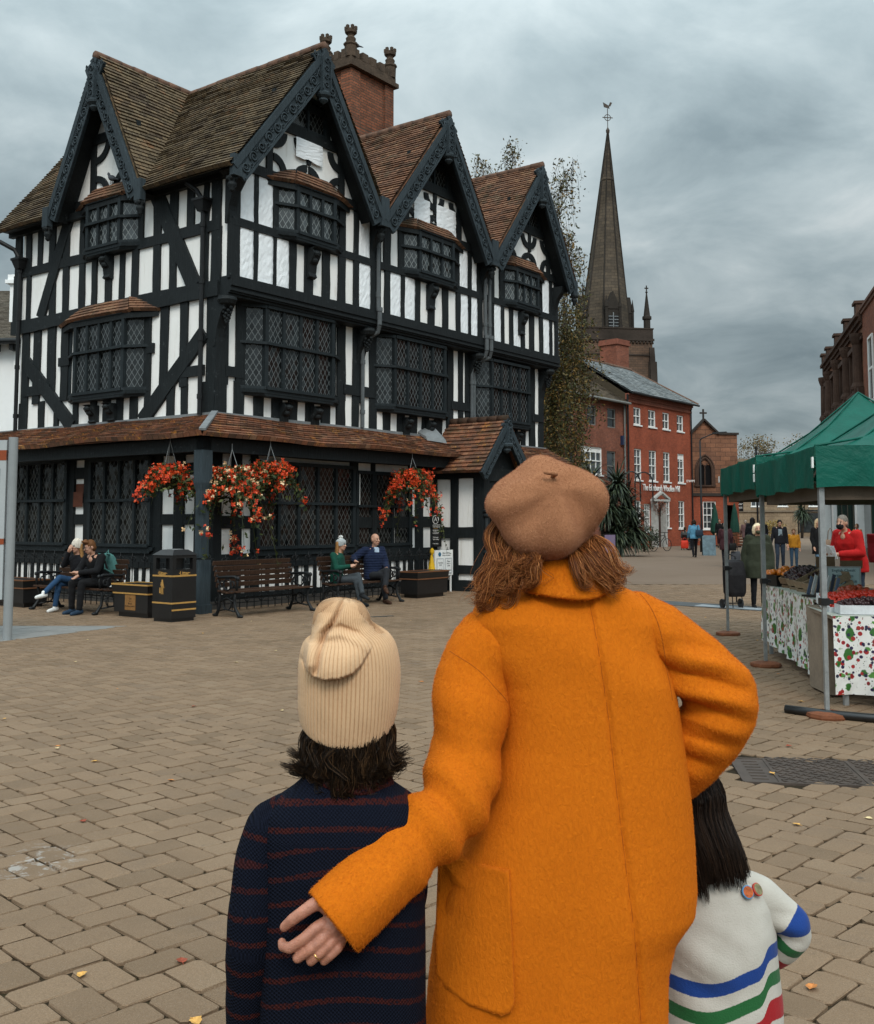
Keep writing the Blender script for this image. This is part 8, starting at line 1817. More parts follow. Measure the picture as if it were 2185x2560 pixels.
# open cuff: trim the round end
sl = melt(q, 'sleeve', M_coat, WO, .0065, 6); A = verts(sl); Wd = A + np.array(WB0); ax = np.array([-.070, -.025, -.058]); ax /= np.linalg.norm(ax); cc = np.array([-.207, 2.168, .815]); h_ = (Wd - cc) @ ax; over = h_ > 0; A[over] -= np.outer(h_[over], ax) * .96; setverts(sl, A)
A = verts(sl); A += norms(sl) * (ncurve(31, 15)(A) * .0055 + ncurve(33, 32)(A) * .0018)[:, None]; setverts(sl, A)
fold(sl, np.array([.0, 2.30, .98]) - np.array(WB0), (-.55, -.3, -.45), .012, 62, .19, 3); fold(sl, np.array([.07, 2.43, 1.16]) - np.array(WB0), (.3, 0, 1), .009, 40, .22, 5); fold(sl, np.array([-.12, 2.18, .90]) - np.array(WB0), (.5, .2, -.6), .004, 60, .10, 8)
q = wm(); q.chain([(.475, 2.51, 1.375), (.510, 2.515, 1.345), (.565, 2.52, 1.305), (.625, 2.51, 1.262), (.672, 2.505, 1.215), (.678, 2.51, 1.178), (.650, 2.53, 1.12), (.605, 2.56, 1.05), (.575, 2.59, 1.01)], [.080, .092, .090, .087, .086, .085, .082, .080, .078], 20)
sr2 = melt(q, 'sleeve', M_coat, WO, .0065, 5); A = verts(sr2); A += norms(sr2) * (ncurve(41, 14)(A) * .0055 + ncurve(42, 30)(A) * .002)[:, None]; setverts(sr2, A)
fold(sr2, np.array([.60, 2.44, 1.205]) - np.array(WB0), (.25, 0, 1), .017, 88, .17, 11); fold(sr2, np.array([.57, 2.45, 1.10]) - np.array(WB0), (.3, .1, .9), .012, 80, .13, 12); fold(sr2, np.array([.52, 2.44, 1.32]) - np.array(WB0), (.9, 0, .5), .009, 50, .13, 13)
# collar: a turned-down band
q = wm(); n = 48; rows = []
for rx, ry, dz, yo in ((.070, .058, .010, .0), (.068, .060, .060, .0), (.074, .066, .074, -.002), (.082, .075, .066, -.004), (.097, .091, .020, -.010), (.112, .106, -.026, -.016), (.104, .098, -.031, -.014), (.085, .075, -.01, -.002)):
    row = []
    for k in range(n):
        a = 2 * math.pi * k / n; x, y = rx * math.cos(a), ry * math.sin(a); row.append(q.pt((.312 + x + .006 * math.sin(3 * a), 2.505 + y + yo, 1.478 + dz + .055 * x + .010 * math.sin(a * 2 + 1) - .018 * (y > 0) * y / .1)))
    rows.append(row)
for k in range(len(rows) - 1): q.bridge(rows[k], rows[k + 1])
q.bridge(rows[-1], rows[0]); cl = melt(q, 'collar', M_coat, WO, .0055, 4)
# patch pocket
q = wm(); outl = [(.004, .853), (.06, .856), (.11, .855), (.159, .853), (.162, .76), (.166, .66), (.168, .585), (.160, .562), (.140, .553), (.07, .565), (.02, .585), (-.004, .60), (-.002, .70)]
def back_y(x, z):
    c = np.interp(z, [r_[2] for r_ in cr][::-1], [r_[0] for r_ in cr][::-1]); rx = np.interp(z, [r_[2] for r_ in cr][::-1], [r_[1] for r_ in cr][::-1]); ry = np.interp(z, [r_[2] for r_ in cr][::-1], [r_[3] for r_ in cr][::-1]); u = min(.985, abs(x - c) / rx); return 2.515 - ry * (1 - u ** 2.5) ** (1 / 2.5)
from_pts = [(x, z) for x, z in outl]; cx_, cz_ = .082, .71
loops = []
for s_, off in ((1.0, -.004), (1.0, .011), (.975, .016), (.93, .0145), (.6, .013), (.2, .013)): loops.append([q.pt((cx_ + (x - cx_) * s_, back_y(cx_ + (x - cx_) * s_, cz_ + (z - cz_) * s_) - off, cz_ + (z - cz_) * s_)) for x, z in from_pts])
for k in range(len(loops) - 1): q.bridge(loops[k], loops[k + 1])
q.face(loops[-1]); pk = q.build('pocket', M_coat, WO, smooth=True)
# nap
vis = lambda P, N_: (N_[:, 1] < .35).astype(float)
vis_c = lambda P, N_: (N_[:, 1] < .35) * (np.abs(P[:, 0] + WB0.x - np.interp(P[:, 2], sz[::-1], sx_[::-1])) > .0045).astype(float)
# stitched seams, groove shade put into the colour: centre back and the two armholes
M_seam = plain('marigold_seam', (.33, .072, .003, 1), rough=1, var=.2)
from mathutils.bvhtree import BVHTree
def bvh(o): return BVHTree.FromPolygons([tuple(v) for v in verts(o)], [tuple(p.vertices) for p in o.data.polygons])
T_ = bvh(co); q = MB(); pts = []
for z in np.linspace(1.44, .42, 60):
    x = np.interp(z, sz[::-1], sx_[::-1]) - WB0.x; h_, *_r = T_.ray_cast(Vector((x, -.8, z)), Vector((0, 1, 0)))
    if h_: pts.append(h_ + Vector((0, .0002, 0)))
q.tube(pts, .0009, 5); q.build('seam', M_seam, co)
for own, path in ((sl, [(.030, 1.318), (.060, 1.303), (.085, 1.288), (.112, 1.265), (.130, 1.244), (.150, 1.222), (.162, 1.205)]), (sr2, [(.478, 1.452), (.498, 1.42), (.512, 1.38), (.524, 1.32), (.534, 1.26), (.540, 1.21)])):
    Ta, Tb2 = bvh(own), bvh(co); q = MB(); pts = []
    for p in smoothpath([Vector((x - WB0.x, 0, z)) for x, z in path], 30):
        h_ = [h[0] for h in (Ta.ray_cast(Vector((p.x, -.8, p.z)), Vector((0, 1, 0))), Tb2.ray_cast(Vector((p.x, -.8, p.z)), Vector((0, 1, 0)))) if h[0]]
        if h_: pts.append(min(h_, key=lambda v: v.y))
    q.tube(pts, .0010, 5); q.build('seam', M_seam, own)
nap(co, 'wool_nap', 60000, .0065, .00036, M_coatn, (.1, 0, -1), .26, .55, vis_c); nap(sl, 'wool_nap', 26000, .0075, .00038, M_coatn, (-.4, -.1, -.8), .32, .55, vis); nap(sr2, 'wool_nap', 24000, .0075, .00038, M_coatn, (.3, 0, -.9), .32, .55, vis); nap(pk, 'wool_nap', 7000, .006, .00036, M_coatn, (.1, 0, -1), .26, .55, vis); nap(cl, 'wool_nap', 7000, .008, .0004, M_coatn, (0, 0, -1), .34, .6, vis)
# trousers and boots under the hem
q = wm()
for sx in (-1, 1): q.chain([(.30 + sx * .08, 2.52, .6), (.30 + sx * .10, 2.53, .45), (.30 + sx * .11, 2.50, .10)], [.085, .075, .06])
melt(q, 'trousers', cloth('dark_denim', (.030, .042, .062)), WO, .012, 3)
for sx in (-1, 1): q = wm(); q.chain([(.30 + sx * .11, 2.47, .045), (.30 + sx * .115, 2.55, .05), (.30 + sx * .12, 2.67, .035)], [.042, .044, .034]); melt(q, 'shoe', cloth('brown_boot', (.055, .028, .018), .5, 0), WO, .01, 2)
# beret: a soft felt disc tipped back, with its little stalk
q = wm(); n, m = 96, 40; grid = []
BC = Vector((.254, 2.452, 1.652)); Tb = Matrix.Rotation(R(-5), 3, 'Y') @ Matrix.Rotation(R(60), 3, 'X')
for j in range(m + 1):
    t = j / m; row = []
    for k in range(n):
        a = 2 * math.pi * k / n
        rr = math.sin(math.pi * min(1, t) * .5) if t < .72 else None
        if t <= .70: s = t / .70; rad = math.sin(s * math.pi / 2) ** .92; hgt = .072 * math.cos(s * math.pi / 2) ** .75
        else: s = (t - .70) / .30; rad = 1 - .30 * s ** 1.5; hgt = -.072 * math.sin(s * math.pi / 2)
        wob = 1 + .012 * math.sin(2 * a + .6) + .010 * math.sin(3 * a + 2.1) + .010 * math.sin(5 * a + .4) + .045 * math.cos(4 * (a + .15)) * .5
        p = Vector((.133 * rad * wob * math.cos(a), .126 * rad * wob * math.sin(a), hgt + .012 * rad * math.sin(2 * a + 1.2) + .007 * rad ** 2 * math.sin(4 * a + s) + .005 * rad * math.sin(7 * a + 3 * rad)))
        row.append(q.pt(BC + Tb @ p))
    grid.append(row)
for j in range(m): q.bridge(grid[j], grid[j + 1])
q.face(grid[-1]); q.face(grid[0][::-1])
be = melt(q, 'beret', M_beret, WO, .005, 6); A = verts(be); Wd = A + np.array(WB0); A += norms(be) * (ncurve(51, 17)(Wd) * .0075 + ncurve(52, 36)(Wd) * .0022)[:, None]; setverts(be, A)
fold(be, np.array([.165, 2.40, 1.715]) - np.array(WB0), (.45, .1, -.85), .018, 44, .13, 6); fold(be, np.array([.36, 2.38, 1.66]) - np.array(WB0), (.95, 0, .35), .017, 42, .12, 9); fold(be, np.array([.27, 2.36, 1.57]) - np.array(WB0), (.9, 0, .1), .009, 52, .12, 4)
nap(be, 'felt_nap', 26000, .0038, .00035, M_beretn, (0, 0, -1), .6, .9, vis)
q = wm(); stem0 = BC + Tb @ Vector((.020, .036, .079)); q.chain([stem0, stem0 + Vector((.006, -.014, .004)), stem0 + Vector((-.004, -.021, .005)), stem0 + Vector((-.020, -.023, .007))], [.006, .0058, .0055, .005], 8); melt(q, 'stalk', M_beret, WO, .0025, 2)
# hair
rr_ = random.Random(5); M_auburn = hair_mat('auburn_hair', [(.05, (.075, .020, .005, 1)), (.45, (.20, .062, .016, 1)), (.8, (.33, .115, .034, 1)), (1, (.50, .21, .07, 1))])
lp = lambda a, b, t: a + (b - a) * t
G_ = []
for k in range(36):
    a = ((k + rr_.random()) / 36) ** 1.25; lay = rr_.random(); p0 = Vector((lp(.138, .250, a), lp(2.50, 2.432, a) - .012 * lay, lp(1.625, 1.555, a))); p4 = Vector((lp(.094, .212, a ** .85) + rr_.gauss(0, .012), lp(2.435, 2.388, a) + rr_.uniform(-.006, .012), lp(1.440, 1.468, a) + rr_.gauss(0, .012) + .05 * lay * (a > .5)))
    w = rr_.choice((-1, 1)) * rr_.uniform(.003, .010); p1 = p0.lerp(p4, .28) + Vector((w + .010 * (1 - a) - .012, -.016, .006)); p2 = p0.lerp(p4, .55) + Vector((-w * .9 + .014 * (a < .4), -.018, -.002)); p3 = p0.lerp(p4, .8) + Vector((w * 1.1, -.008, -.008)); p5 = p4 + Vector((-.016 - w, .004, .004 + .010 * rr_.random()))
    G_.append(smoothpath([p0, p1, p2, p3, p4, p5], 16))
for k in range(13):
    a = (k + rr_.random()) / 13; p0 = Vector((lp(.305, .372, a), lp(2.432, 2.46, a), lp(1.552, 1.585, a))); p3 = Vector((lp(.362, .432, a) + rr_.gauss(0, .012), lp(2.385, 2.41, a), lp(1.474, 1.492, a) + rr_.gauss(0, .010))); w = rr_.uniform(-.010, .010)
    G_.append(smoothpath([p0, p0.lerp(p3, .35) + Vector((-.004 + w, -.016, .006)), p0.lerp(p3, .7) + Vector((-w + .006, -.016, -.010)), p3, p3 + Vector((.016, .002, .004 + w))], 14))
fly = [[p + Vector((rr_.gauss(0, .008), rr_.gauss(0, .006), rr_.gauss(0, .006))) for p in smoothpath([Vector(g_[0]), Vector(g_[5]), Vector(g_[10]) + Vector((rr_.gauss(0, .014), -.006, 0)), Vector(g_[-1]) + Vector((rr_.gauss(-.012, .018), -.004, rr_.gauss(0, .014)))], 14)] for g_ in G_ for _ in range(3)]
fly = [smoothpath(p[::3], 14) for p in fly]
locks('hair', G_, M_auburn, WO, WB0, (34, 48), .0135, .00075, 3, .45, .020); locks('stray_hair', fly, M_auburn, WO, WB0, 3, .006, .0005, 8, 1.0, .02)
q = wm(); q.ell((.262, 2.515, 1.585), (.08, .078, .072), 16, 12); q.chain([(.215, 2.48, 1.58), (.19, 2.462, 1.53), (.165, 2.445, 1.485)], [.040, .030, .016]); q.chain([(.325, 2.475, 1.56), (.345, 2.455, 1.535)], [.035, .016]); melt(q, 'hair_mass', plain('auburn_under', (.050, .018, .008, 1), rough=.9, var=.4, scale=60, bump=.5, bscale=150, spec=.05), WO, .008, 3)
# =================================================================== the boy
BB0 = Vector((-.21, 2.32, 0)); BO = thing('person', 'boy in a cream ribbed beanie and navy and maroon striped jumper seen from behind', 'person', BB0)
def bmb(): q = MB(); q.T = Matrix.Translation(-BB0); return q
q = bmb(); head(q, Vector((-.196, 2.325, 1.215)), R(-3), 0, .97); q.chain([(-.195, 2.31, 1.17), (-.19, 2.31, 1.08), (-.195, 2.32, 1.02)], [.05, .045, .05]); q.chain([(-.195, 2.32, 1.0), (-.2, 2.32, .8), (-.2, 2.32, .6)], [.08, .10, .10])
q.chain([(-.195, 2.32, 1.0), (-.35, 2.32, .965), (-.39, 2.31, .75), (-.40, 2.36, .55)], [.04, .038, .03, .022]); hand(q, (-.40, 2.36, .55), (0, .15, -1), -1, .8); q.chain([(-.195, 2.32, 1.0), (-.08, 2.36, .95), (-.075, 2.43, .78), (-.12, 2.46, .60)], [.04, .038, .03, .022]); hand(q, (-.12, 2.46, .60), (-.4, .1, -.8), 1, .8)
for sx in (-1, 1): q.chain([(-.2 + sx * .04, 2.32, .6), (-.2 + sx * .08, 2.33, .35), (-.2 + sx * .09, 2.31, .06), (-.2 + sx * .1, 2.42, .03)], [.08, .05, .034, .026])
melt(q, 'body', M_skin, BO, .007, 3)
def knit_mat():
    m, g, b = newmat('striped_knit'); v = g.coord(); x, y, z = g.sep(v); s = g.attr('stripe')
    wob = g.m('MULTIPLY', g.m('SUBTRACT', g.noise(v, 90, 2), .5), .010)
    ph = g.m('FRACT', g.m('DIVIDE', g.m('ADD', s, wob), .0505)); band = g.m('MULTIPLY', g.sstep(ph, .36, .42), g.m('SUBTRACT', 1.0, g.sstep(ph, .58, .64)))
    fleck = g.noise(v, 170, 2); band = g.m('MULTIPLY', band, g.sstep(fleck, .32, .5))
    fade = g.sstep(g.noise(v, 3, 2), .2, .6); band = g.m('MULTIPLY', band, g.m('ADD', .35, g.m('MULTIPLY', fade, .65)))
    k1 = g.m('SINE', g.m('MULTIPLY', s, 2 * math.pi / .0080)); k2 = g.m('SINE', g.m('MULTIPLY', g.m('ADD', x, g.m('MULTIPLY', y, .35)), 2 * math.pi / .0078)); h = g.m('ADD', g.m('MULTIPLY', k1, k2), g.m('MULTIPLY', fleck, .8))
    navy = g.ramp(g.m('ADD', g.m('MULTIPLY', h, .25), .4), [(.1, (.0025, .0030, .0058, 1)), (.7, (.0070, .0092, .0185, 1))]); mar = g.ramp(g.m('ADD', g.m('MULTIPLY', h, .25), .4), [(.1, (.020, .0045, .0042, 1)), (.7, (.055, .0125, .0105, 1))])
    setp(g, b, col=g.mix(band, navy, mar), rough=.95, spec=.08, sheen=0.0, normal=g.bump(h, .55, .003)); return m
M_knit = knit_mat()
q = bmb(); q.loft([((-.200, 2.32, z), rx, ry, 0, 0, 2.5) for z, rx, ry in ((.46, .176, .125), (.60, .176, .125), (.75, .176, .125), (.88, .176, .124), (.95, .180, .118), (.99, .172, .110), (1.02, .150, .098), (1.045, .112, .085), (1.07, .085, .075), (1.085, .074, .068))], 36)
jp = melt(q, 'jumper', M_knit, BO, .0065, 6); A = verts(jp); A += norms(jp) * (ncurve(61, 11)(A) * .006 + ncurve(62, 24)(A) * .0025)[:, None]; setverts(jp, A); Wd = A + np.array(BB0); fattr(jp, 'stripe', Wd[:, 2] + .55 * (Wd[:, 0] + .19) ** 2 + .02 * np.sin(Wd[:, 0] * 9) * (Wd[:, 2] < .95))
def slv(pts, rr, nm):
    q = bmb(); q.chain(pts, rr, 18); o = melt(q, 'sleeve', M_knit, BO, .0065, 5); A = verts(o); A += norms(o) * (ncurve(nm, 16)(A) * .005 + ncurve(nm + 1, 34)(A) * .002)[:, None]; setverts(o, A); Wd = A + np.array(BB0)
    P = np.array(pts); seg = np.linalg.norm(np.diff(P, axis=0), axis=1); acc = np.concatenate([[0], np.cumsum(seg)]); best = np.full(len(Wd), 1e9); s = np.zeros(len(Wd))
    for k in range(len(P) - 1): d = (P[k + 1] - P[k]) / seg[k]; t = np.clip((Wd - P[k]) @ d, 0, seg[k]); D = np.linalg.norm(Wd - P[k] - np.outer(t, d), axis=1); u = D < best; s[u] = (acc[k] + t)[u]; best[u] = D[u]
    fattr(o, 'stripe', 1.3 - s - .12 * (Wd[:, 0] + .39) + .005); return o
slv([(-.315, 2.32, .982), (-.355, 2.318, .955), (-.376, 2.31, .89), (-.386, 2.30, .80), (-.394, 2.30, .72), (-.404, 2.33, .60), (-.408, 2.35, .52)], [.056, .062, .062, .060, .058, .055, .052], 71); slv([(-.090, 2.33, .982), (-.075, 2.36, .950), (-.075, 2.40, .88), (-.075, 2.43, .78), (-.09, 2.45, .68), (-.12, 2.46, .60)], [.056, .058, .056, .054, .050, .046], 75)
q = bmb(); n = 44; rows = []
for rx, ry, z, yo in ((.070, .062, 1.075, 0), (.076, .068, 1.092, 0), (.085, .076, 1.094, 0), (.092, .084, 1.078, 0), (.098, .090, 1.055, 0), (.094, .084, 1.045, 0)):
    rows.append([q.pt((-.19 + rx * math.cos(2 * math.pi * k / n), 2.318 + ry * math.sin(2 * math.pi * k / n) + yo, z + .004 * math.sin(4 * math.pi * k / n) - .01 * math.cos(2 * math.pi * k / n))) for k in range(n)])
for k in range(len(rows) - 1): q.bridge(rows[k], rows[k + 1])
q.bridge(rows[-1], rows[0]); cb = melt(q, 'collar', M_knit, BO, .0055, 3); Wd = verts(cb) + np.array(BB0); fattr(cb, 'stripe', Wd[:, 2] * .35 + .009)
q = bmb()
for sx in (-1, 1): q.chain([(-.2 + sx * .06, 2.32, .62), (-.2 + sx * .08, 2.33, .36), (-.2 + sx * .09, 2.31, .10)], [.085, .065, .05])
melt(q, 'trousers', cloth('dark_denim', (.030, .042, .062)), BO, .012, 3)
for sx in (-1, 1): q = bmb(); q.chain([(-.2 + sx * .09, 2.28, .04), (-.2 + sx * .095, 2.35, .045), (-.2 + sx * .10, 2.46, .03)], [.036, .038, .03]); melt(q, 'shoe', cloth('dark_trainer', (.02, .022, .024), .5, 0), BO, .01, 2)
# ribbed beanie: a lofted tube whose slack top folds over towards the camera
def rib_mat():
    m, g, b = newmat('cream_rib_knit'); v = g.coord(); n = g.noise(v, 140, 3); big = g.noise(v, 6, 3); a = g.attr('rib_shade'); 
    cc = g.ramp(g.m('ADD', g.m('MULTIPLY', a, .60), g.m('ADD', g.m('MULTIPLY', n, .25), g.m('MULTIPLY', big, .15))), [(.10, (.33, .175, .085, 1)), (.40, (.53, .315, .170, 1)), (.85, (.61, .395, .230, 1))])  # dark end of the ramp paints the shade between ribs
    setp(g, b, col=cc, rough=.92, spec=.12, sheen=.12, normal=g.bump(n, .6, .002)); return m
M_rib = rib_mat(); M_ribn = leaf_mat('cream_nap', [(.1, (.45, .27, .15, 1)), (.9, (.66, .45, .28, 1))], .9)
def ribbed(name, rings, nrib, amp, sub=8, base=BB0, parent=BO, close=True, dens=6):
    """rings: (centre, axis direction, rx, ry, up vector); ribs run along the tube"""
    q = MB(); q.T = Matrix.Translation(-base); N = nrib * sub; out = []; rv = []
    P = np.array([list(r[0]) + list(r[1]) + [r[2], r[3]] + list(r[4]) for r in rings]); tt = np.arange(len(P)); fine = np.linspace(0, len(P) - 1, (len(P) - 1) * dens + 1)
    def cr_(u):     # Catmull-Rom through the rings
        i = min(int(u), len(P) - 2); f = u - i; p0, p1, p2, p3 = P[max(i - 1, 0)], P[i], P[i + 1], P[min(i + 2, len(P) - 1)]
        return .5 * ((2 * p1) + (-p0 + p2) * f + (2 * p0 - 5 * p1 + 4 * p2 - p3) * f * f + (-p0 + 3 * p1 - 3 * p2 + p3) * f ** 3)
    for u in fine:
        r_ = cr_(u); c = Vector(r_[:3]); d = Vector(r_[3:6]).normalized(); upv = Vector(r_[8:11]); s = d.cross(upv).normalized(); w = s.cross(d); ring = []
        for k in range(N):
            a = 2 * math.pi * k / N; rb2 = 1 - 2 * max(0, math.cos(a * nrib + .3 * math.sin(u * .35 + 4 * a))) ** 5; e = amp * rb2 * min(1, (abs(r_[6]) + abs(r_[7])) * 8)
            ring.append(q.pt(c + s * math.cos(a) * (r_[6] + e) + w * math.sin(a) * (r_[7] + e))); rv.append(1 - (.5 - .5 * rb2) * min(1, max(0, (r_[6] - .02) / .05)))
        out.append(ring)
    for k in range(len(out) - 1): q.bridge(out[k], out[k + 1])
    if close: q.face(out[-1]); q.face(out[0][::-1])
    o = q.build(name, M_rib, parent, smooth=True); fattr(o, 'rib_shade', rv); return o
Zu = Vector((0, -1, .0)); X0 = -.195
dome = [((X0, 2.325, 1.186), (.05, -.44, 1), .092, .101, Zu), ((X0 - .001, 2.324, 1.190), (.05, -.43, 1), .101, .110, Zu), ((X0, 2.322, 1.212), (.04, -.36, 1), .106, .114, Zu), ((X0 + .001, 2.318, 1.245), (.02, -.2, 1), .109, .114, Zu), ((X0 + .002, 2.316, 1.295), (0, -.05, 1), .1095, .112, Zu), ((X0 + .002, 2.312, 1.340), (0, -.05, 1), .104, .104, Zu), ((X0 + .000, 2.306, 1.366), (-.05, -.1, 1), .092, .088, Zu), ((X0 - .008, 2.298, 1.382), (-.15, -.15, 1), .072, .068, Zu), ((X0 - .012, 2.292, 1.400), (-.05, -.15, 1), .064, .056, Zu), ((X0 - .012, 2.288, 1.420), (.05, -.1, 1), .060, .050, Zu), ((X0 - .008, 2.285, 1.438), (.15, -.1, 1), .050, .040, Zu), ((X0 - .002, 2.283, 1.449), (.15, -.1, 1), .034, .026, Zu), ((X0 + .002, 2.283, 1.453), (.1, -.1, 1), .010, .008, Zu)]
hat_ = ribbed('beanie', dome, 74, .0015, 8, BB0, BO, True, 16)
A = verts(hat_); Wd = A + np.array(BB0); x, y, z = Wd.T; front = np.clip((2.305 - y) / .03, 0, 1)
lipx = np.array([-.290, -.279, -.259, -.232, -.201, -.174, -.158, -.140, -.12]); lipz = np.array([1.330, 1.309, 1.294, 1.290, 1.294, 1.304, 1.320, 1.350, 1.38]); dz = z - np.interp(x, lipx, lipz)
Aflap = .030 * np.clip((x + .287) / .015, 0, 1) * np.clip((-.135 - x) / .055, 0, 1); st_ = np.clip(dz / .0045 + .5, 0, 1); flapd = Aflap * st_ * np.exp(-(np.maximum(dz - .012, 0) / .062) ** 2)
under = -.006 * np.exp(-((dz + .006) / .006) ** 2) * np.clip((-.135 - x) / .055, 0, 1)
cz_ = np.array([1.288, 1.30, 1.32, 1.36, 1.383, 1.403, 1.43, 1.455]); cx_ = np.array([-.256, -.254, -.249, -.245, -.237, -.222, -.209, -.200]); dx = x - np.interp(z, cz_, cx_)
crease = -.015 * np.exp(-(dx / .0060) ** 2) * np.clip((z - 1.292) / .012, 0, 1); rollb = .012 * np.exp(-((dx + .018) / .011) ** 2) * np.clip((z - 1.30) / .02, 0, 1) * np.clip((1.425 - z) / .03, 0, 1)
rz_ = np.interp(x, [-.240, -.205, -.166, -.14], [1.386, 1.392, 1.378, 1.355]); ridge_ = (-.007 * np.exp(-((z - rz_ - .004) / .0060) ** 2) + .007 * np.exp(-((z - rz_ + .010) / .009) ** 2)) * np.clip((x + .240) / .01, 0, 1) * np.clip((-.135 - x) / .04, 0, 1)
A[:, 1] -= front * (flapd + under + crease + rollb + ridge_); A += norms(hat_) * (ncurve(91, 16)(A) * .0040 + ncurve(92, 34)(A) * .0016)[:, None]; setverts(hat_, A)
ra_ = np.empty(len(A)); hat_.data.attributes['rib_shade'].data.foreach_get('value', ra_); ra_ = ra_ * (1 - .1 * np.exp(-(dx / .004) ** 2) * (z > 1.30) * front); hat_.data.attributes['rib_shade'].data.foreach_set('value', ra_.astype(np.float32))  # colour also darkened along the fold crease as painted shade
nap(hat_, 'knit_nap', 9000, .005, .00028, M_ribn, (0, 0, 1), .75, 1.0, vis)
G_ = []
for k in range(84):
    a = (k % 42 + rr_.random()) / 42; th_ = math.pi * (1 + lp(-.06, 1.06, a)); cs, sn = math.cos(th_), math.sin(th_); sd = abs(cs); lay = k // 42; zr = 1.195 + .018 * cs + .012 * lay; fl = .006 + .048 * sd ** 2.2 * rr_.uniform(.2, 1.3)
    ze = lp(1.048, 1.085, sd) + rr_.gauss(0, .012) + .018 * lay; P = lambda r_, z: Vector((X0 + r_ * cs, 2.322 + (r_ + .004) * sn, z)); w = rr_.gauss(0, .012); tw_ = Vector((-sn, cs, 0)) * w
    G_.append(smoothpath([P(.076, zr + .012), P(.083 + .004 * lay, lp(zr, ze, .25)) + tw_ * .4, P(.090 + .004 * lay - .006 * (1 - sd), lp(zr, ze, .52)) - tw_, P(.080 + .004 * lay + .010 * sd, lp(zr, ze, .8)) + tw_ * .6, P(.080 + fl * .55, ze), P(.084 + fl, ze + .006 + .02 * sd * rr_.random())], 15))
M_dkhair = hair_mat('dark_brown_hair', [(.05, (.0060, .0038, .0024, 1)), (.5, (.0160, .0092, .0054, 1)), (.85, (.034, .019, .010, 1)), (1, (.095, .050, .022, 1))])
locks('hair', G_, M_dkhair, BO, BB0, (38, 52), .0125, .0009, 7, .42, .012)
q = bmb(); q.ell((X0, 2.33, 1.19), (.084, .086, .07), 16, 12); q.chain([(X0 - .03, 2.285, 1.15), (X0 - .02, 2.275, 1.10)], [.042, .030]); q.chain([(X0 + .03, 2.285, 1.15), (X0 + .025, 2.275, 1.10)], [.042, .030]); melt(q, 'hair_mass', plain('dark_under', (.006, .004, .003, 1), rough=.9, var=.4, scale=60, bump=.5, bscale=150, spec=.05), BO, .008, 3)
# =================================================================== the small girl
GB0 = Vector((.69, 2.72, 0)); GO = thing('person', 'small girl with long dark hair in a white jumper with coloured stripes', 'person', GB0)
def gmb(): q = MB(); q.T = Matrix.Translation(-GB0); return q
q = gmb(); head(q, Vector((.635, 2.735, .90)), R(10), 0, .93); q.chain([(.645, 2.72, .86), (.66, 2.72, .77), (.68, 2.72, .72)], [.045, .04, .045]); q.chain([(.68, 2.72, .70), (.70, 2.72, .55), (.71, 2.72, .42)], [.07, .085, .09])
q.chain([(.68, 2.72, .71), (.80, 2.72, .70), (.895, 2.71, .615), (.855, 2.77, .50)], [.035, .034, .028, .021]); hand(q, (.855, 2.77, .50), (-.6, .3, -.3), 1, .7); q.chain([(.68, 2.72, .71), (.58, 2.73, .69), (.55, 2.78, .56), (.56, 2.86, .47)], [.035, .034, .028, .021]); hand(q, (.56, 2.86, .47), (0, .6, -.6), -1, .7)
for sx in (-1, 1): q.chain([(.71 + sx * .03, 2.72, .42), (.71 + sx * .06, 2.73, .24), (.71 + sx * .065, 2.71, .05), (.71 + sx * .07, 2.80, .025)], [.06, .042, .028, .022])
melt(q, 'body', M_skin, GO, .007, 3)
def stripe_mat():
    m, g, b = newmat('striped_jersey'); v = g.coord(); s = g.attr('stripe'); s = g.m('ADD', s, g.m('MULTIPLY', g.m('SUBTRACT', g.noise(v, 220, 2), .5), .004))
    base = g.ramp(g.noise(v, 12, 4), [(.3, (.43, .40, .35, 1)), (.7, (.51, .48, .43, 1))])
    def band(c, a, b_, e=.0012): nonlocal base; mk = g.m('MULTIPLY', g.sstep(s, a - e, a + e), g.m('SUBTRACT', 1.0, g.sstep(s, b_ - e, b_ + e))); base = g.mix(mk, base, c)
    band((.012, .045, .205, 1), .0, .034); band((.018, .105, .032, 1), .064, .096); band((.31, .012, .016, 1), .126, .175)
    setp(g, b, col=base, rough=.9, spec=.15, sheen=.1, normal=g.bump(g.noise(v, 260, 2), .5, .0025)); return m
M_jer = stripe_mat()
q = gmb(); q.loft([((cx, 2.72, z), rx, ry, 0, 0, 2.4) for z, cx, rx, ry in ((.33, .714, .150, .115), (.42, .714, .150, .115), (.52, .712, .146, .112), (.60, .712, .140, .108), (.66, .710, .134, .100), (.70, .704, .122, .090), (.725, .694, .090, .075), (.745, .682, .062, .058), (.755, .678, .05, .05))], 32)
gj = melt(q, 'jumper', M_jer, GO, .0055, 5); A = verts(gj); A += norms(gj) * (ncurve(81, 12)(A) * .009 + ncurve(82, 26)(A) * .005)[:, None]; setverts(gj, A); fold(gj, np.array([.64, 2.61, .53]) - np.array(GB0), (.6, 0, 1), .010, 46, .12, 3); Wd = verts(gj) + np.array(GB0)
drape = .553 + .14 * (Wd[:, 0] - .712) + .022 * np.tanh((Wd[:, 0] - .80) * 90) * (Wd[:, 1] < 2.72) + .010 * np.sin(Wd[:, 0] * 26); fattr(gj, 'stripe', drape - .012 - Wd[:, 2])
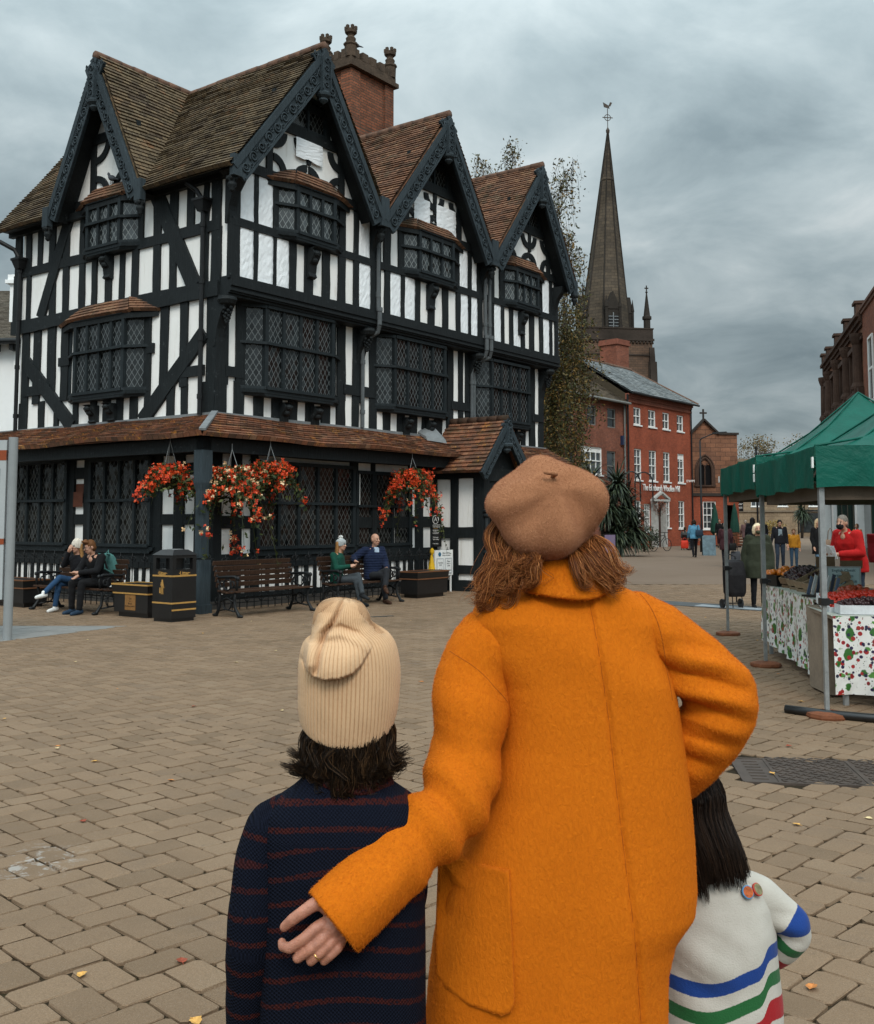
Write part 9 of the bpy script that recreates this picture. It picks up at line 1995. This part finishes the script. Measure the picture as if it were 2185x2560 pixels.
def gsl(pts, rr, nm, st):
    q = gmb(); q.chain(pts, rr, 16); o = melt(q, 'sleeve', M_jer, GO, .0055, 4); A = verts(o); A += norms(o) * (ncurve(nm, 18)(A) * .005)[:, None]; setverts(o, A); Wd = A + np.array(GB0); P = np.array(pts); seg = np.linalg.norm(np.diff(P, axis=0), axis=1); acc = np.concatenate([[0], np.cumsum(seg)]); best = np.full(len(Wd), 1e9); s = np.zeros(len(Wd))
    for k in range(len(P) - 1): d = (P[k + 1] - P[k]) / seg[k]; t = np.clip((Wd - P[k]) @ d, 0, seg[k]); D = np.linalg.norm(Wd - P[k] - np.outer(t, d), axis=1); u = D < best; s[u] = (acc[k] + t)[u]; best[u] = D[u]
    fattr(o, 'stripe', (s - st) * 1.15); return o
go = gsl([(.785, 2.72, .692), (.815, 2.715, .675), (.850, 2.71, .645), (.892, 2.70, .613), (.898, 2.705, .582), (.880, 2.73, .540), (.860, 2.755, .510)], [.046, .050, .047, .044, .043, .039, .035], 85, .118); fold(go, np.array([.86, 2.66, .60]) - np.array(GB0), (.2, 0, 1), .006, 90, .08, 2)
gsl([(.62, 2.725, .69), (.585, 2.735, .665), (.56, 2.77, .58), (.56, 2.84, .49)], [.046, .048, .043, .036], 87, .10)
# round embroidered patches on the shoulder
for lb, p, n_, c in ((0, (.765, 2.634, .712), (.35, -1, .55), (.42, .10, .03)), (1, (.793, 2.645, .715), (.75, -.9, .7), (.19, .17, .09))):
    q = gmb(); q.lathe([(.0155, -.007), (.016, -.0015), (.014, -.0004)], p, 20, Vector(n_).normalized()); q.build('patch_rim', plain('patch_rim_%d' % lb, ((.10, .26, .46, 1), (.46, .06, .04, 1))[lb], rough=.8), GO); q = gmb(); q.lathe([(.0135, -.002), (.0135, .0003)], p, 20, Vector(n_).normalized()); q.build('patch', plain('patch_%d' % lb, c + (1,), rough=.8, var=.6, scale=90), GO)
q = gmb()
for sx in (-1, 1): q.chain([(.71 + sx * .05, 2.72, .42), (.71 + sx * .06, 2.73, .25), (.71 + sx * .065, 2.71, .08)], [.075, .058, .045])
melt(q, 'trousers', cloth('dark_denim', (.030, .042, .062)), GO, .012, 3)
for sx in (-1, 1): q = gmb(); q.chain([(.71 + sx * .065, 2.69, .035), (.71 + sx * .07, 2.74, .038), (.71 + sx * .075, 2.83, .028)], [.032, .033, .026]); melt(q, 'shoe', cloth('red_shoe', (.20, .02, .02), .5, 0), GO, .01, 2)
G_ = []
for k in range(120):
    a = (k % 60 + rr_.random()) / 60; th_ = math.pi * (1 + lp(-.12, 1.15, a)); cs, sn = math.cos(th_), math.sin(th_); lay = k // 60; e = lp(.25, 1.2, rr_.random()); H_ = lambda el, r_=1.0: Vector((.635 + .092 * r_ * math.cos(el) * cs, 2.735 + .100 * r_ * math.cos(el) * sn, .905 + .100 * r_ * math.sin(el)))
    xe = lp(.600, .765, (cs + 1) / 2) + rr_.gauss(0, .006); pe = Vector((xe, lp(2.66, 2.612, max(0, -sn)) + .006 * lay, lp(.690, .740, (cs + 1) / 2) + rr_.gauss(0, .014) + .01 * lay)); p1 = H_(e * .45, 1.02 + .03 * lay); p2 = H_(-.15, 1.06 + .03 * lay)
    G_.append(smoothpath([H_(1.2), H_(e, 1.01), p1, p2, p2.lerp(pe, .55) + Vector((.003, -.012, 0)), pe], 16))
M_brhair = hair_mat('long_brown_hair', [(.05, (.0065, .0042, .0034, 1)), (.5, (.0160, .0098, .0072, 1)), (.85, (.030, .018, .012, 1)), (1, (.055, .032, .02, 1))])
locks('hair', G_, M_brhair, GO, GB0, (26, 36), .0120, .00095, 9, .28, .006)
q = gmb(); q.ell((.635, 2.735, .905), (.082, .090, .092), 16, 12); q.chain([(.635, 2.70, .88), (.655, 2.672, .80), (.675, 2.650, .745)], [.065, .052, .022]); q.chain([(.665, 2.70, .88), (.695, 2.675, .80), (.72, 2.655, .76)], [.045, .036, .016]); melt(q, 'hair_mass', plain('brown_under', (.008, .005, .004, 1), rough=.9, var=.4, scale=60, bump=.5, bscale=150, spec=.05), GO, .008, 3)
